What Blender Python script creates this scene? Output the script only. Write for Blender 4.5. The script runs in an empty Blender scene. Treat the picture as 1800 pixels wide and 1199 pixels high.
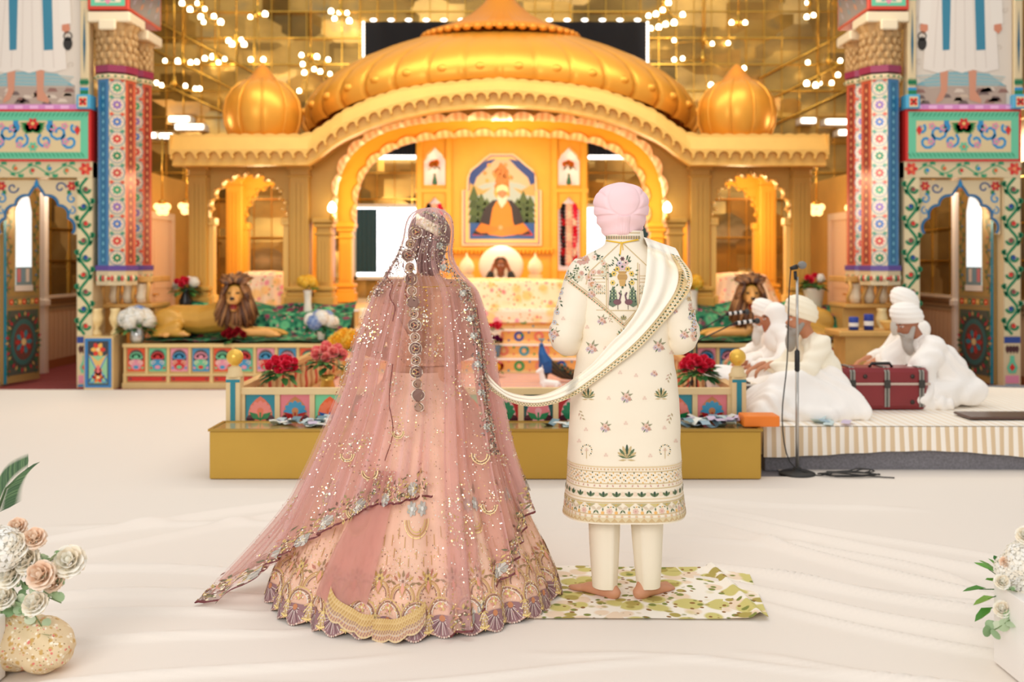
import bpy, math, random
from mathutils import Vector, Matrix, Euler, noise
from mathutils.geometry import tessellate_polygon
from mathutils.bvhtree import BVHTree
R = random.Random(7)
PI = math.pi
SC = bpy.context.scene
COL = SC.collection
CAMZ, FPX, CX, CY = 1.486, 1750.0, 900.0, 460.0
AX = -0.16            # axis of the shrine


def P(px, py, Y):
    return Vector(((px - CX) / FPX * Y, Y, CAMZ - (py - CY) / FPX * Y))


def lin(c):
    out = []
    for x in c[:3]:
        x = x / 255.0
        out.append(x / 12.92 if x <= 0.04045 else ((x + 0.055) / 1.055) ** 2.4)
    return (out[0], out[1], out[2], 1.0)


def lerp(a, b, t):
    return a + (b - a) * t


def interp(tab, x):
    if x <= tab[0][0]:
        return tab[0][1]
    for (a, b), (c, d) in zip(tab, tab[1:]):
        if x <= c:
            return b + (d - b) * (x - a) / (c - a) if c > a else d
    return tab[-1][1]


def sinterp(tab, x):
    """smooth (cosine free, catmull-rom) interpolation of a table"""
    n = len(tab)
    if x <= tab[0][0]:
        return tab[0][1]
    if x >= tab[-1][0]:
        return tab[-1][1]
    for i in range(n - 1):
        if x <= tab[i + 1][0]:
            x0, y0 = tab[i]
            x1, y1 = tab[i + 1]
            h = x1 - x0
            m0 = (y1 - tab[i - 1][1]) / (x1 - tab[i - 1][0]) if i > 0 else (y1 - y0) / h
            m1 = (tab[i + 2][1] - y0) / (tab[i + 2][0] - x0) if i < n - 2 else (y1 - y0) / h
            t = (x - x0) / h
            t2, t3 = t * t, t * t * t
            return (2 * t3 - 3 * t2 + 1) * y0 + (t3 - 2 * t2 + t) * h * m0 + (-2 * t3 + 3 * t2) * y1 + (t3 - t2) * h * m1


# ------------------------------------------------------------------ materials
MATS = {}


def nd(nt, t, **kw):
    n = nt.nodes.new(t)
    for k, v in kw.items():
        setattr(n, k, v)
    return n


def mat(name, col=None, rough=0.5, metal=0.0, var=0.0, vscale=6.0, bump=0.0, bscale=40.0, spec=0.5, emit=None, estr=0.0,
        attr=False, sheen=0.0, trans=0.0):
    if name in MATS:
        return MATS[name]
    m = bpy.data.materials.new(name)
    m.use_nodes = True
    nt = m.node_tree
    b = nt.nodes['Principled BSDF']
    b.inputs['Roughness'].default_value = rough
    b.inputs['Metallic'].default_value = metal
    b.inputs['Specular IOR Level'].default_value = spec
    if sheen:
        b.inputs['Sheen Weight'].default_value = sheen
    if trans:
        b.inputs['Transmission Weight'].default_value = trans
    tc = nd(nt, 'ShaderNodeTexCoord')
    src = None
    if attr:
        a = nd(nt, 'ShaderNodeAttribute', attribute_name='col')
        src = a.outputs['Color']
    elif col is not None:
        b.inputs['Base Color'].default_value = lin(col)
    if var:
        nz = nd(nt, 'ShaderNodeTexNoise')
        nz.inputs['Scale'].default_value = vscale
        nz.inputs['Detail'].default_value = 4
        nt.links.new(tc.outputs['Object'], nz.inputs['Vector'])
        mr = nd(nt, 'ShaderNodeMapRange')
        mr.inputs['From Min'].default_value = 0.3
        mr.inputs['From Max'].default_value = 0.7
        mr.inputs['To Min'].default_value = 1 - var
        mr.inputs['To Max'].default_value = 1 + var * 0.6
        nt.links.new(nz.outputs['Fac'], mr.inputs['Value'])
        mx = nd(nt, 'ShaderNodeMix', data_type='RGBA', blend_type='MULTIPLY')
        mx.inputs['Factor'].default_value = 1
        if src:
            nt.links.new(src, mx.inputs['A'])
        else:
            mx.inputs['A'].default_value = lin(col)
        nt.links.new(mr.outputs['Result'], mx.inputs['B'])
        src = mx.outputs['Result']
    if src:
        nt.links.new(src, b.inputs['Base Color'])
    if bump:
        nz = nd(nt, 'ShaderNodeTexNoise')
        nz.inputs['Scale'].default_value = bscale
        nz.inputs['Detail'].default_value = 3
        nt.links.new(tc.outputs['Object'], nz.inputs['Vector'])
        bp = nd(nt, 'ShaderNodeBump')
        bp.inputs['Strength'].default_value = bump
        bp.inputs['Distance'].default_value = 0.02
        nt.links.new(nz.outputs['Fac'], bp.inputs['Height'])
        nt.links.new(bp.outputs['Normal'], b.inputs['Normal'])
    if emit is not None:
        b.inputs['Emission Color'].default_value = lin(emit)
        b.inputs['Emission Strength'].default_value = estr
    MATS[name] = m
    return m


def mat_sheer(name, col, a0, a1, dens=False):
    """sheer cloth: see-through face on, denser at grazing angles"""
    m = bpy.data.materials.new(name)
    m.use_nodes = True
    nt = m.node_tree
    nt.nodes.remove(nt.nodes['Principled BSDF'])
    out = nt.nodes['Material Output']
    lw = nd(nt, 'ShaderNodeLayerWeight')
    lw.inputs['Blend'].default_value = 0.5
    mr = nd(nt, 'ShaderNodeMapRange')
    mr.inputs['From Min'].default_value = 0.1
    mr.inputs['From Max'].default_value = 0.95
    mr.inputs['To Min'].default_value = a0
    mr.inputs['To Max'].default_value = a1
    nt.links.new(lw.outputs['Facing'], mr.inputs['Value'])
    if dens:
        at = nd(nt, 'ShaderNodeAttribute', attribute_name='col')
        mu = nd(nt, 'ShaderNodeMath', operation='MULTIPLY', use_clamp=True)
        sp = nd(nt, 'ShaderNodeSeparateColor')
        nt.links.new(at.outputs['Color'], sp.inputs['Color'])
        m4 = nd(nt, 'ShaderNodeMath', operation='MULTIPLY')
        m4.inputs[1].default_value = 2.0
        nt.links.new(sp.outputs['Red'], m4.inputs[0])
        nt.links.new(mr.outputs['Result'], mu.inputs[0])
        nt.links.new(m4.outputs[0], mu.inputs[1])
        mr = mu
        mr_out = mu.outputs[0]
    else:
        mr_out = mr.outputs['Result']
    tr = nd(nt, 'ShaderNodeBsdfTransparent')
    df = nd(nt, 'ShaderNodeBsdfDiffuse')
    df.inputs['Color'].default_value = lin(col)
    tl = nd(nt, 'ShaderNodeBsdfTranslucent')
    tl.inputs['Color'].default_value = lin(col)
    m1 = nd(nt, 'ShaderNodeMixShader')
    m1.inputs[0].default_value = 0.4
    nt.links.new(df.outputs[0], m1.inputs[1])
    nt.links.new(tl.outputs[0], m1.inputs[2])
    m2 = nd(nt, 'ShaderNodeMixShader')
    nt.links.new(mr_out, m2.inputs[0])
    nt.links.new(tr.outputs[0], m2.inputs[1])
    nt.links.new(m1.outputs[0], m2.inputs[2])
    nt.links.new(m2.outputs[0], out.inputs['Surface'])
    return m


# ------------------------------------------------------------------ mesh builder
class G:
    def __init__(s):
        s.v, s.f, s.c, s.m, s.s = [], [], [], [], []

    def add(s, vs, fs, col=(255, 255, 255), smooth=False, m=0):
        b = len(s.v)
        s.v.extend(tuple(v) for v in vs)
        for i, f in enumerate(fs):
            s.f.append(tuple(b + k for k in f))
            s.c.append(col[i] if isinstance(col, list) else col)
            s.m.append(m)
            s.s.append(smooth)

    def box(s, x0, x1, y0, y1, z0, z1, col=(255, 255, 255), m=0, bev=0.0):
        if bev <= 0:
            vs = [(x, y, z) for x in (x0, x1) for y in (y0, y1) for z in (z0, z1)]
            s.add(vs, [(0, 1, 3, 2), (4, 6, 7, 5), (0, 4, 5, 1), (2, 3, 7, 6), (0, 2, 6, 4), (1, 5, 7, 3)], col, False, m)
            return
        b = bev
        # chamfered box: loft of bevelled rectangles
        def rect(e, z):
            return [(x0 + b + e, y0 + e, z), (x1 - b - e, y0 + e, z), (x1 - e, y0 + b + e, z), (x1 - e, y1 - b - e, z),
                    (x1 - b - e, y1 - e, z), (x0 + b + e, y1 - e, z), (x0 + e, y1 - b - e, z), (x0 + e, y0 + b + e, z)]
        s.loft([rect(b * .6, z0), rect(0, z0 + b), rect(0, z1 - b), rect(b * .6, z1)], col=col, m=m, caps=True, smooth=False)

    def loft(s, rings, closed=True, col=(255, 255, 255), m=0, caps=False, smooth=True):
        n = len(rings[0])
        vs = [p for r in rings for p in r]
        fs, cs = [], []
        for i in range(len(rings) - 1):
            for j in range(n if closed else n - 1):
                k = (j + 1) % n
                fs.append((i * n + j, i * n + k, (i + 1) * n + k, (i + 1) * n + j))
                if callable(col):
                    cs.append(col(i, j))
        if caps:
            fs.append(tuple(range(n))[::-1])
            fs.append(tuple((len(rings) - 1) * n + j for j in range(n)))
            if callable(col):
                cs += [col(0, 0), col(len(rings) - 2, 0)]
        s.add(vs, fs, cs if callable(col) else col, smooth, m)

    def grid(s, nu, nv, fn, col=(255, 255, 255), smooth=True, m=0):
        s.loft([[fn(u / nu, v / nv) for u in range(nu + 1)] for v in range(nv + 1)], closed=False, col=col, smooth=smooth, m=m)

    def tube(s, pts, rad, n=8, col=(255, 255, 255), m=0, caps=True, smooth=True, flat=1.0):
        pts = [Vector(p) for p in pts]
        rings = []
        up = Vector((0, 0, 1))
        prev = None
        for i, p in enumerate(pts):
            t = (pts[min(i + 1, len(pts) - 1)] - pts[max(i - 1, 0)]).normalized()
            if prev is None:
                a = up if abs(t.z) < 0.9 else Vector((1, 0, 0))
                x = t.cross(a).normalized()
            else:
                x = (prev - t * prev.dot(t))
                x = x.normalized() if x.length > 1e-6 else t.cross(up).normalized()
            prev = x
            y = t.cross(x)
            r = rad(i / (len(pts) - 1)) if callable(rad) else (rad[i] if isinstance(rad, (list, tuple)) else rad)
            rings.append([p + x * (math.cos(k * 2 * PI / n) * r) + y * (math.sin(k * 2 * PI / n) * r * flat) for k in range(n)])
        s.loft(rings, col=col, m=m, caps=caps, smooth=smooth)

    def lathe(s, prof, c=(0, 0, 0), n=24, col=(255, 255, 255), m=0, rib=None, sx=1, sy=1, smooth=True, caps=False):
        rings = []
        for r, z in prof:
            rings.append([(c[0] + sx * r * (1 + (rib(a, z) if rib else 0)) * math.cos(a), c[1] + sy * r * (1 + (rib(a, z) if rib else 0)) * math.sin(a), c[2] + z)
                          for a in [k * 2 * PI / n for k in range(n)]])
        s.loft(rings, col=col, m=m, smooth=smooth, caps=caps)

    def ell(s, c, r, n=12, col=(255, 255, 255), m=0, rot=None, smooth=True):
        if not isinstance(r, (tuple, list)):
            r = (r, r, r)
        rings = []
        h = max(3, n // 2)
        for i in range(h + 1):
            t = PI * i / h
            ring = []
            st = max(math.sin(t), 0.001)
            for j in range(n):
                a = 2 * PI * j / n
                v = Vector((r[0] * st * math.cos(a), r[1] * st * math.sin(a), -r[2] * math.cos(t)))
                if rot:
                    v = rot @ v
                ring.append(Vector(c) + v)
            rings.append(ring)
        s.loft(rings, col=col, m=m, smooth=smooth)

    def cap(s, p0, r0, p1, r1, n=12):
        """closed tapered capsule"""
        p0, p1 = Vector(p0), Vector(p1)
        d = p1 - p0
        L = d.length
        if L < 1e-6:
            return s.ell(p0, max(r0, r1), n)
        q = d.to_track_quat('Z', 'Y').to_matrix()
        rings = []
        for i in range(5):
            t = PI / 2 * (1 - i / 4)
            rings.append((max(r0 * math.cos(t), .0005), -r0 * math.sin(t)))
        for i in range(5):
            t = PI / 2 * i / 4
            rings.append((max(r1 * math.cos(t), .0005), L + r1 * math.sin(t)))
        s.loft([[p0 + q @ Vector((r * math.cos(a), r * math.sin(a), z)) for a in [k * 2 * PI / n for k in range(n)]] for r, z in rings])

    def plate(s, outline, M, th, cf=(255, 255, 255), cs=None, m=0, ms=None, back=True):
        """extruded polygon; M(u,v,h): h=0 front, h=-th back"""
        pts = outline
        tris = tessellate_polygon([[Vector((u, v, 0)) for u, v in pts]])
        n = len(pts)
        s.add([M(u, v, 0) for u, v in pts], tris, cf, False, m)
        if back:
            s.add([M(u, v, -th) for u, v in pts], [t[::-1] for t in tris], cf, False, m)
        s.add([M(u, v, 0) for u, v in pts] + [M(u, v, -th) for u, v in pts],
              [(i, (i + 1) % n, n + (i + 1) % n, n + i) for i in range(n)], cs or cf, False, m if ms is None else ms)

    def build(s, name, mats, parent=None, kind=None, fix=True):
        me = bpy.data.meshes.new(name)
        me.from_pydata(s.v, [], s.f)
        if not isinstance(mats, (list, tuple)):
            mats = [mats]
        for mm in mats:
            me.materials.append(mm)
        if s.f:
            me.polygons.foreach_set('material_index', s.m)
            me.polygons.foreach_set('use_smooth', s.s)
            ca = me.color_attributes.new('col', 'FLOAT_COLOR', 'CORNER')
            cache, data = {}, []
            for f, c in zip(s.f, s.c):
                k = tuple(c)
                if k not in cache:
                    cache[k] = lin(k)
                data.extend(cache[k] * len(f))
            ca.data.foreach_set('color', data)
        me.update()
        return link(name, me, parent, kind)


def wl(o):
    v = Vector((0, 0, 0))
    while o is not None:
        v += o.location
        o = o.parent
    return v


def link(name, me, parent=None, kind=None):
    o = bpy.data.objects.new(name, me)
    COL.objects.link(o)
    if parent is not None:
        o.parent = parent
        o.location = -wl(parent)
    if kind:
        o['kind'] = kind
    return o


def tag(o, label, cat, group=None, kind=None):
    o['label'] = label
    o['category'] = cat
    if group:
        o['group'] = group
    if kind:
        o['kind'] = kind
    return o


def thing(name, label, cat, loc=(0, 0, 0), group=None):
    o = bpy.data.objects.new(name, None)
    o.empty_display_size = 0.1
    COL.objects.link(o)
    o.location = loc
    return tag(o, label, cat, group)


def inst(src, parent, loc, rot=(0, 0, 0), sc=1.0, name=None):
    """another object on the same mesh, placed in world coordinates under parent (parents here carry no rotation)"""
    o = bpy.data.objects.new(name or src.name.split('.')[0], src.data if hasattr(src, 'data') else src)
    COL.objects.link(o)
    if parent is not None:
        o.parent = parent
    o.location = Vector(loc) - (wl(parent) if parent is not None else Vector((0, 0, 0)))
    o.rotation_euler = rot
    o.scale = (sc, sc, sc) if not isinstance(sc, tuple) else sc
    return o


def mesh_only(g, name, mats):
    o = g.build(name, mats)
    me = o.data
    bpy.data.objects.remove(o)
    return me


def blob(g, name, material, parent=None, voxel=0.012, smooth=6, colfn=None, disp=None, kind=None):
    """fuse the closed pieces of g into ONE continuous surface"""
    me = bpy.data.meshes.new(name)
    me.from_pydata(g.v, [], g.f)
    o = bpy.data.objects.new(name, me)
    COL.objects.link(o)
    md = o.modifiers.new('r', 'REMESH')
    md.mode = 'VOXEL'
    md.voxel_size = voxel
    if smooth:
        sm = o.modifiers.new('s', 'SMOOTH')
        sm.factor = 0.5
        sm.iterations = smooth
    dg = bpy.context.evaluated_depsgraph_get()
    nm = bpy.data.meshes.new_from_object(o.evaluated_get(dg))
    nm.name = name
    bpy.data.objects.remove(o)
    bpy.data.meshes.remove(me)
    if disp:
        nrm = [v.normal.copy() for v in nm.vertices]
        for v, nn in zip(nm.vertices, nrm):
            v.co = v.co + nn * disp(v.co)
    nm.polygons.foreach_set('use_smooth', [True] * len(nm.polygons))
    nm.materials.clear()
    nm.materials.append(material)
    if colfn:
        ca = nm.color_attributes.new('col', 'FLOAT_COLOR', 'POINT')
        data = []
        for v in nm.vertices:
            data.extend(lin(colfn(v.co, v.normal)))
        ca.data.foreach_set('color', data)
    nm.update()
    return link(name, nm, parent, kind)


# ------------------------------------------------------------------ flat ornament
class D:
    """ornament shapes on a surface: M(u,v,h) -> point or None"""

    def __init__(s, g, M, h=0.002, dh=0.0006):
        s.g, s.M, s.h0, s.dh, s.k = g, M, h, dh, 0

    def poly(s, pts, col, lv=0):
        h = s.h0 + s.dh * lv
        vs = [s.M(u, v, h) for u, v in pts]
        if any(p is None for p in vs):
            return
        s.g.add(vs, [tuple(range(len(vs)))], col)

    def conc(s, pts, col, lv=0):
        h = s.h0 + s.dh * lv
        vs = [s.M(u, v, h) for u, v in pts]
        if any(p is None for p in vs):
            return
        s.g.add(vs, tessellate_polygon([[Vector((u, v, 0)) for u, v in pts]]), col)

    def rect(s, u0, v0, u1, v1, col, lv=0, nu=1, nv=1):
        for i in range(nu):
            for j in range(nv):
                a, b = lerp(u0, u1, i / nu), lerp(u0, u1, (i + 1) / nu)
                c, d = lerp(v0, v1, j / nv), lerp(v0, v1, (j + 1) / nv)
                s.poly([(a, c), (b, c), (b, d), (a, d)], col, lv)

    def disc(s, u, v, r, col, lv=0, n=8, ry=None, a0=0.0):
        ry = ry or r
        s.poly([(u + r * math.cos(a0 + k * 2 * PI / n), v + ry * math.sin(a0 + k * 2 * PI / n)) for k in range(n)], col, lv)

    def blobdisc(s, u, v, rx, ry, col, lv=0, n=20, rings=4, fy=None):
        """filled oval in small facets, follows curved cloth"""
        fy = fy or (lambda a: ry)
        for i in range(rings):
            a0, a1 = i / rings, (i + 1) / rings
            for k in range(n):
                a, b = 2 * PI * k / n, 2 * PI * (k + 1) / n
                pt = lambda t, x: (u + t * rx * math.cos(x), v + t * fy(x) * math.sin(x))
                if i == 0:
                    s.poly([(u, v), pt(a1, a), pt(a1, b)], col, lv)
                else:
                    s.poly([pt(a0, a), pt(a1, a), pt(a1, b), pt(a0, b)], col, lv)

    def ring(s, u, v, r0, r1, col, lv=0, n=14, a0=0, a1=2 * PI):
        for k in range(n):
            a, b = lerp(a0, a1, k / n), lerp(a0, a1, (k + 1) / n)
            s.poly([(u + r0 * math.cos(a), v + r0 * math.sin(a)), (u + r1 * math.cos(a), v + r1 * math.sin(a)),
                    (u + r1 * math.cos(b), v + r1 * math.sin(b)), (u + r0 * math.cos(b), v + r0 * math.sin(b))], col, lv)

    def petal(s, u, v, ang, L, w, col, lv=0):
        ca, sa = math.cos(ang), math.sin(ang)
        pts = [(0, 0), (.35, .8), (.65, 1), (.9, .55), (1, 0), (.9, -.55), (.65, -1), (.35, -.8)]
        s.poly([(u + ca * L * x - sa * w / 2 * y, v + sa * L * x + ca * w / 2 * y) for x, y in pts], col, lv)

    def leaf(s, u, v, ang, L, w, col, lv=0):
        ca, sa = math.cos(ang), math.sin(ang)
        pts = [(0, 0), (.45, 1), (1, 0), (.45, -1)]
        s.poly([(u + ca * L * x - sa * w / 2 * y, v + sa * L * x + ca * w / 2 * y) for x, y in pts], col, lv)

    def flower(s, u, v, r, n, col, cc=None, lv=0, w=None, a0=0.0):
        for k in range(n):
            s.petal(u, v, a0 + 2 * PI * k / n, r, w or (2.2 * r / n + r * .25), col[k % len(col)] if isinstance(col, list) else col, lv)
        if cc:
            s.disc(u, v, r * .3, cc, lv + 1, 7)

    def fan(s, u, v, r, n, a0, a1, cols, w=None, lv=0):
        for k in range(n):
            a = lerp(a0, a1, k / (n - 1))
            s.petal(u, v, a, r, w or r * 1.6 / n, cols[k % len(cols)], lv)

    def stroke(s, pts, w, col, lv=0):
        n = len(pts)
        L = []
        for i in range(n):
            a, b = pts[max(i - 1, 0)], pts[min(i + 1, n - 1)]
            dx, dy = b[0] - a[0], b[1] - a[1]
            l = math.hypot(dx, dy) or 1
            L.append((-dy / l, dx / l))
        ww = (lambda t: w) if not callable(w) else w
        for i in range(n - 1):
            a, b = pts[i], pts[i + 1]
            w0, w1 = ww(i / (n - 1)) / 2, ww((i + 1) / (n - 1)) / 2
            s.poly([(a[0] + L[i][0] * w0, a[1] + L[i][1] * w0), (b[0] + L[i + 1][0] * w1, b[1] + L[i + 1][1] * w1),
                    (b[0] - L[i + 1][0] * w1, b[1] - L[i + 1][1] * w1), (a[0] - L[i][0] * w0, a[1] - L[i][1] * w0)], col, lv)

    def curl(s, u, v, r, a0, turns, w, col, lv=0, dirn=1):
        pts = []
        n = 10
        for k in range(n + 1):
            t = k / n
            rr = r * (1 - .75 * t)
            a = a0 + dirn * turns * 2 * PI * t
            pts.append((u + rr * math.cos(a), v + rr * math.sin(a)))
        s.stroke(pts, w, col, lv)

    def vine(s, u0, v0, u1, v1, wid, period, green, buds, lv=0, lw=None):
        """wavy stem with leaves and buds from (u0,v0) to (u1,v1)"""
        L = math.hypot(u1 - u0, v1 - v0)
        tx, ty = (u1 - u0) / L, (v1 - v0) / L
        nx, ny = -ty, tx
        lw = lw or wid * .1
        n = int(L / period * 10) + 2
        pts = []
        for k in range(n + 1):
            d = L * k / n
            o = wid * .3 * math.sin(2 * PI * d / period)
            pts.append((u0 + tx * d + nx * o, v0 + ty * d + ny * o))
        s.stroke(pts, lw, green, lv)
        half = period / 2
        m = int(L / half)
        base = math.atan2(ty, tx)
        for k in range(m):
            d = half * (k + .5)
            sg = 1 if k % 2 == 0 else -1
            o = -sg * wid * .08
            u, v = u0 + tx * d + nx * o, v0 + ty * d + ny * o
            s.curl(u, v, wid * .28, base - sg * PI / 2, .8, lw, green, lv, -sg)
            for q in (-1.9, -1.2, .9, 1.6, 2.4):
                uu, vv = u0 + tx * (d + q * half * .18) + nx * sg * wid * .3, v0 + ty * (d + q * half * .18) + ny * sg * wid * .3
                s.leaf(uu, vv, base + sg * (1.0 + .3 * q), wid * .40, wid * .2, green, lv)
            b = buds[k % len(buds)]
            s.flower(u, v, wid * .17, 5, b, None, lv + 1)


def XZ(y):
    return lambda u, v, h: (u, y - h, v)


def arch_pts(x0, x1, zs, zt, n=9, lob=0.3, expo=2.0, sub=6):
    """cusped arch from (x0,zs) over the crown to (x1,zs)"""
    cx, a, b = (x0 + x1) / 2, (x1 - x0) / 2, zt - zs
    base = []
    M = 400
    dense = []
    for k in range(M + 1):
        t = PI * (1 - k / M)
        c, s = math.cos(t), math.sin(t)
        dense.append((cx + a * math.copysign(abs(c) ** (2 / expo), c), zs + b * abs(s) ** (2 / expo)))
    L = [0]
    for p, q in zip(dense, dense[1:]):
        L.append(L[-1] + math.hypot(q[0] - p[0], q[1] - p[1]))
    for i in range(n + 1):
        d = L[-1] * i / n
        j = next((k for k in range(len(L)) if L[k] >= d - 1e-9), len(L) - 1)
        base.append(dense[j])
    out = []
    for p, q in zip(base, base[1:]):
        dx, dz = q[0] - p[0], q[1] - p[1]
        l = math.hypot(dx, dz)
        nx, nz = -dz / l, dx / l
        for k in range(sub):
            t = k / sub
            o = lob * l * math.sin(PI * t) ** .7
            out.append((p[0] + dx * t + nx * o, p[1] + dz * t + nz * o))
    out.append(base[-1])
    return out
# ------------------------------------------------------------------ camera, light
cam = bpy.data.cameras.new('camera')
cam.lens, cam.sensor_width, cam.sensor_fit = 35.0, 36.0, 'HORIZONTAL'
cam.shift_y = -139.5 / 1800.0
cam.clip_end = 100
cam.dof.use_dof = True
cam.dof.focus_distance = 4.35
cam.dof.aperture_fstop = 1.8
cam_o = bpy.data.objects.new('camera', cam)
COL.objects.link(cam_o)
cam_o.location = (0, 0, CAMZ)
cam_o.rotation_euler = (PI / 2, 0, 0)
SC.camera = cam_o

w = bpy.data.worlds.new('hall_light')
w.use_nodes = True
w.node_tree.nodes['Background'].inputs['Color'].default_value = (1.0, .968, .93, 1)
w.node_tree.nodes['Background'].inputs['Strength'].default_value = 0.66
SC.world = w
SC.view_settings.view_transform = 'Standard'
SC.view_settings.look = 'None'
SC.view_settings.exposure = 0.0
SC.cycles.max_bounces = 7
SC.cycles.diffuse_bounces = 5
SC.cycles.glossy_bounces = 3
SC.cycles.transmission_bounces = 4
SC.cycles.transparent_max_bounces = 14
SC.cycles.caustics_reflective = False
SC.cycles.caustics_refractive = False
SC.cycles.sample_clamp_indirect = 4
SC.cycles.use_denoising = True


def area(name, loc, target, size, power, col=(1, 1, 1), sy=None):
    l = bpy.data.lights.new(name, 'AREA')
    l.energy, l.color, l.size = power, col, size
    if sy:
        l.shape, l.size_y = 'RECTANGLE', sy
    o = bpy.data.objects.new(name, l)
    COL.objects.link(o)
    o.location = loc
    o.rotation_euler = (Vector(target) - Vector(loc)).to_track_quat('-Z', 'Y').to_euler()
    return o


def point(name, loc, power, col, size=0.15):
    l = bpy.data.lights.new(name, 'POINT')
    l.energy, l.color, l.shadow_soft_size = power, col, size
    o = bpy.data.objects.new(name, l)
    COL.objects.link(o)
    o.location = loc
    return o


area('window_light', (-2.6, -3.2, 4.0), (0.2, 6, .9), 5, 340, (1, .965, .925), 3)
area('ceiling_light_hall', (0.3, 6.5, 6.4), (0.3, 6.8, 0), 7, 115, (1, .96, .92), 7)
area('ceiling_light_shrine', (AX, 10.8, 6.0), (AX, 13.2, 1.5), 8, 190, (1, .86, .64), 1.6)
for i, (x, y, z, p) in enumerate([(AX, 13.75, 2.9, 62), (AX - 1.7, 14.1, 2.3, 32), (AX + 1.7, 14.1, 2.3, 32), (AX - 3.3, 13.9, 2.2, 36), (AX + 3.3, 13.9, 2.2, 36),
                                  (AX, 14.6, 1.9, 10), (AX, 16.0, 2.2, 25)]):
    point('shrine_lamp_light', (x, y, z), p, (1, .77, .42))

for s_ in (-1, 1):
    point('passage_light', (AX + s_ * 5.65, 13.0, 2.9), 75, (1, .88, .72), .3)  # unseen fill added to brighten the dark passages behind the portals

# ------------------------------------------------------------------ materials shared
PAINT = mat('painted', attr=True, rough=.45, spec=.4)
PAINTG = mat('painted_mirror_work', attr=True, rough=.22, metal=.12, spec=.6)
CLOTHC = mat('coloured_cloth', attr=True, rough=.9, spec=.15)
THREAD = mat('embroidery', attr=True, rough=.55, spec=.4)
SEQUIN = mat('sequin', attr=True, rough=.25, metal=.55)
GOLD_SHADED = mat('gold_paint_front', (206, 158, 70), rough=.5, metal=.1, var=.1, vscale=1.2)  # front gold in shade, the dimness is put into this colour
GOLD_LAMPLIT = mat('gold_paint_warm', (242, 180, 62), rough=.45, metal=.1, var=.06, vscale=1.5)  # same gold at the rear, lamplight put into the colour
GOLD_EAVE = mat('gold_paint_eave', (232, 182, 92), rough=.5, metal=.05, var=.05)
GOLD_DOME = mat('gold_leaf_dome', (238, 166, 58), rough=.36, metal=.45, var=.07, vscale=2.0)
GOLDC = mat('gold_paint_coloured', attr=True, rough=.42, metal=.15)
BRASS = mat('polished_brass', (226, 180, 80), rough=.2, metal=.9)
CREAM_PAINT = mat('cream_wood', (226, 200, 150), rough=.5, var=.05)
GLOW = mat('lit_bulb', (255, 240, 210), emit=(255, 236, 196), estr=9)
GLOWW = mat('lit_white', (255, 255, 255), emit=(255, 250, 240), estr=2.6)
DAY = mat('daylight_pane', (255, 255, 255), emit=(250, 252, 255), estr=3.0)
BLACK = mat('black_plastic', (26, 25, 26), rough=.45)
STEEL = mat('steel', (190, 188, 184), rough=.3, metal=.8)


# ------------------------------------------------------------------ floors and walls
def mat_mirror(name, ramp, scale, rough=.26, metal=.55):
    m = bpy.data.materials.new(name)
    m.use_nodes = True
    nt = m.node_tree
    b = nt.nodes['Principled BSDF']
    tc = nd(nt, 'ShaderNodeTexCoord')
    mp = nd(nt, 'ShaderNodeMapping')
    mp.inputs['Scale'].default_value = scale
    nt.links.new(tc.outputs['Object'], mp.inputs['Vector'])
    vo = nd(nt, 'ShaderNodeTexVoronoi', distance='CHEBYCHEV')
    vo.inputs['Scale'].default_value = 1
    vo.inputs['Randomness'].default_value = .75
    nt.links.new(mp.outputs['Vector'], vo.inputs['Vector'])
    nz = nd(nt, 'ShaderNodeTexNoise')
    nz.inputs['Scale'].default_value = .55
    nz.inputs['Detail'].default_value = 5
    nt.links.new(mp.outputs['Vector'], nz.inputs['Vector'])
    sx = nd(nt, 'ShaderNodeSeparateColor')
    nt.links.new(vo.outputs['Color'], sx.inputs['Color'])
    ad = nd(nt, 'ShaderNodeMath', operation='MULTIPLY_ADD')
    ad.inputs[1].default_value = .45
    nt.links.new(sx.outputs['Red'], ad.inputs[0])
    mr = nd(nt, 'ShaderNodeMapRange')
    mr.inputs['From Min'].default_value = .3
    mr.inputs['From Max'].default_value = .7
    mr.inputs['To Max'].default_value = .55
    nt.links.new(nz.outputs['Fac'], mr.inputs['Value'])
    nt.links.new(mr.outputs['Result'], ad.inputs[2])
    cr = nd(nt, 'ShaderNodeValToRGB')
    els = cr.color_ramp.elements
    while len(els) < len(ramp):
        els.new(.5)
    for e, (p, c) in zip(els, ramp):
        e.position, e.color = p, lin(c)
    nt.links.new(ad.outputs[0], cr.inputs['Fac'])
    nt.links.new(cr.outputs['Color'], b.inputs['Base Color'])
    b.inputs['Metallic'].default_value = metal
    b.inputs['Roughness'].default_value = rough
    ge = nd(nt, 'ShaderNodeNewGeometry')
    sub = nd(nt, 'ShaderNodeVectorMath', operation='MULTIPLY_ADD')
    sub.inputs[1].default_value = (.5, .5, .5)
    sub.inputs[2].default_value = (-.25, -.25, -.25)
    nt.links.new(vo.outputs['Color'], sub.inputs[0])
    ad2 = nd(nt, 'ShaderNodeVectorMath', operation='ADD')
    nt.links.new(ge.outputs['Normal'], ad2.inputs[0])
    nt.links.new(sub.outputs[0], ad2.inputs[1])
    no = nd(nt, 'ShaderNodeVectorMath', operation='NORMALIZE')
    nt.links.new(ad2.outputs[0], no.inputs[0])
    nt.links.new(no.outputs[0], b.inputs['Normal'])
    return m


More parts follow.
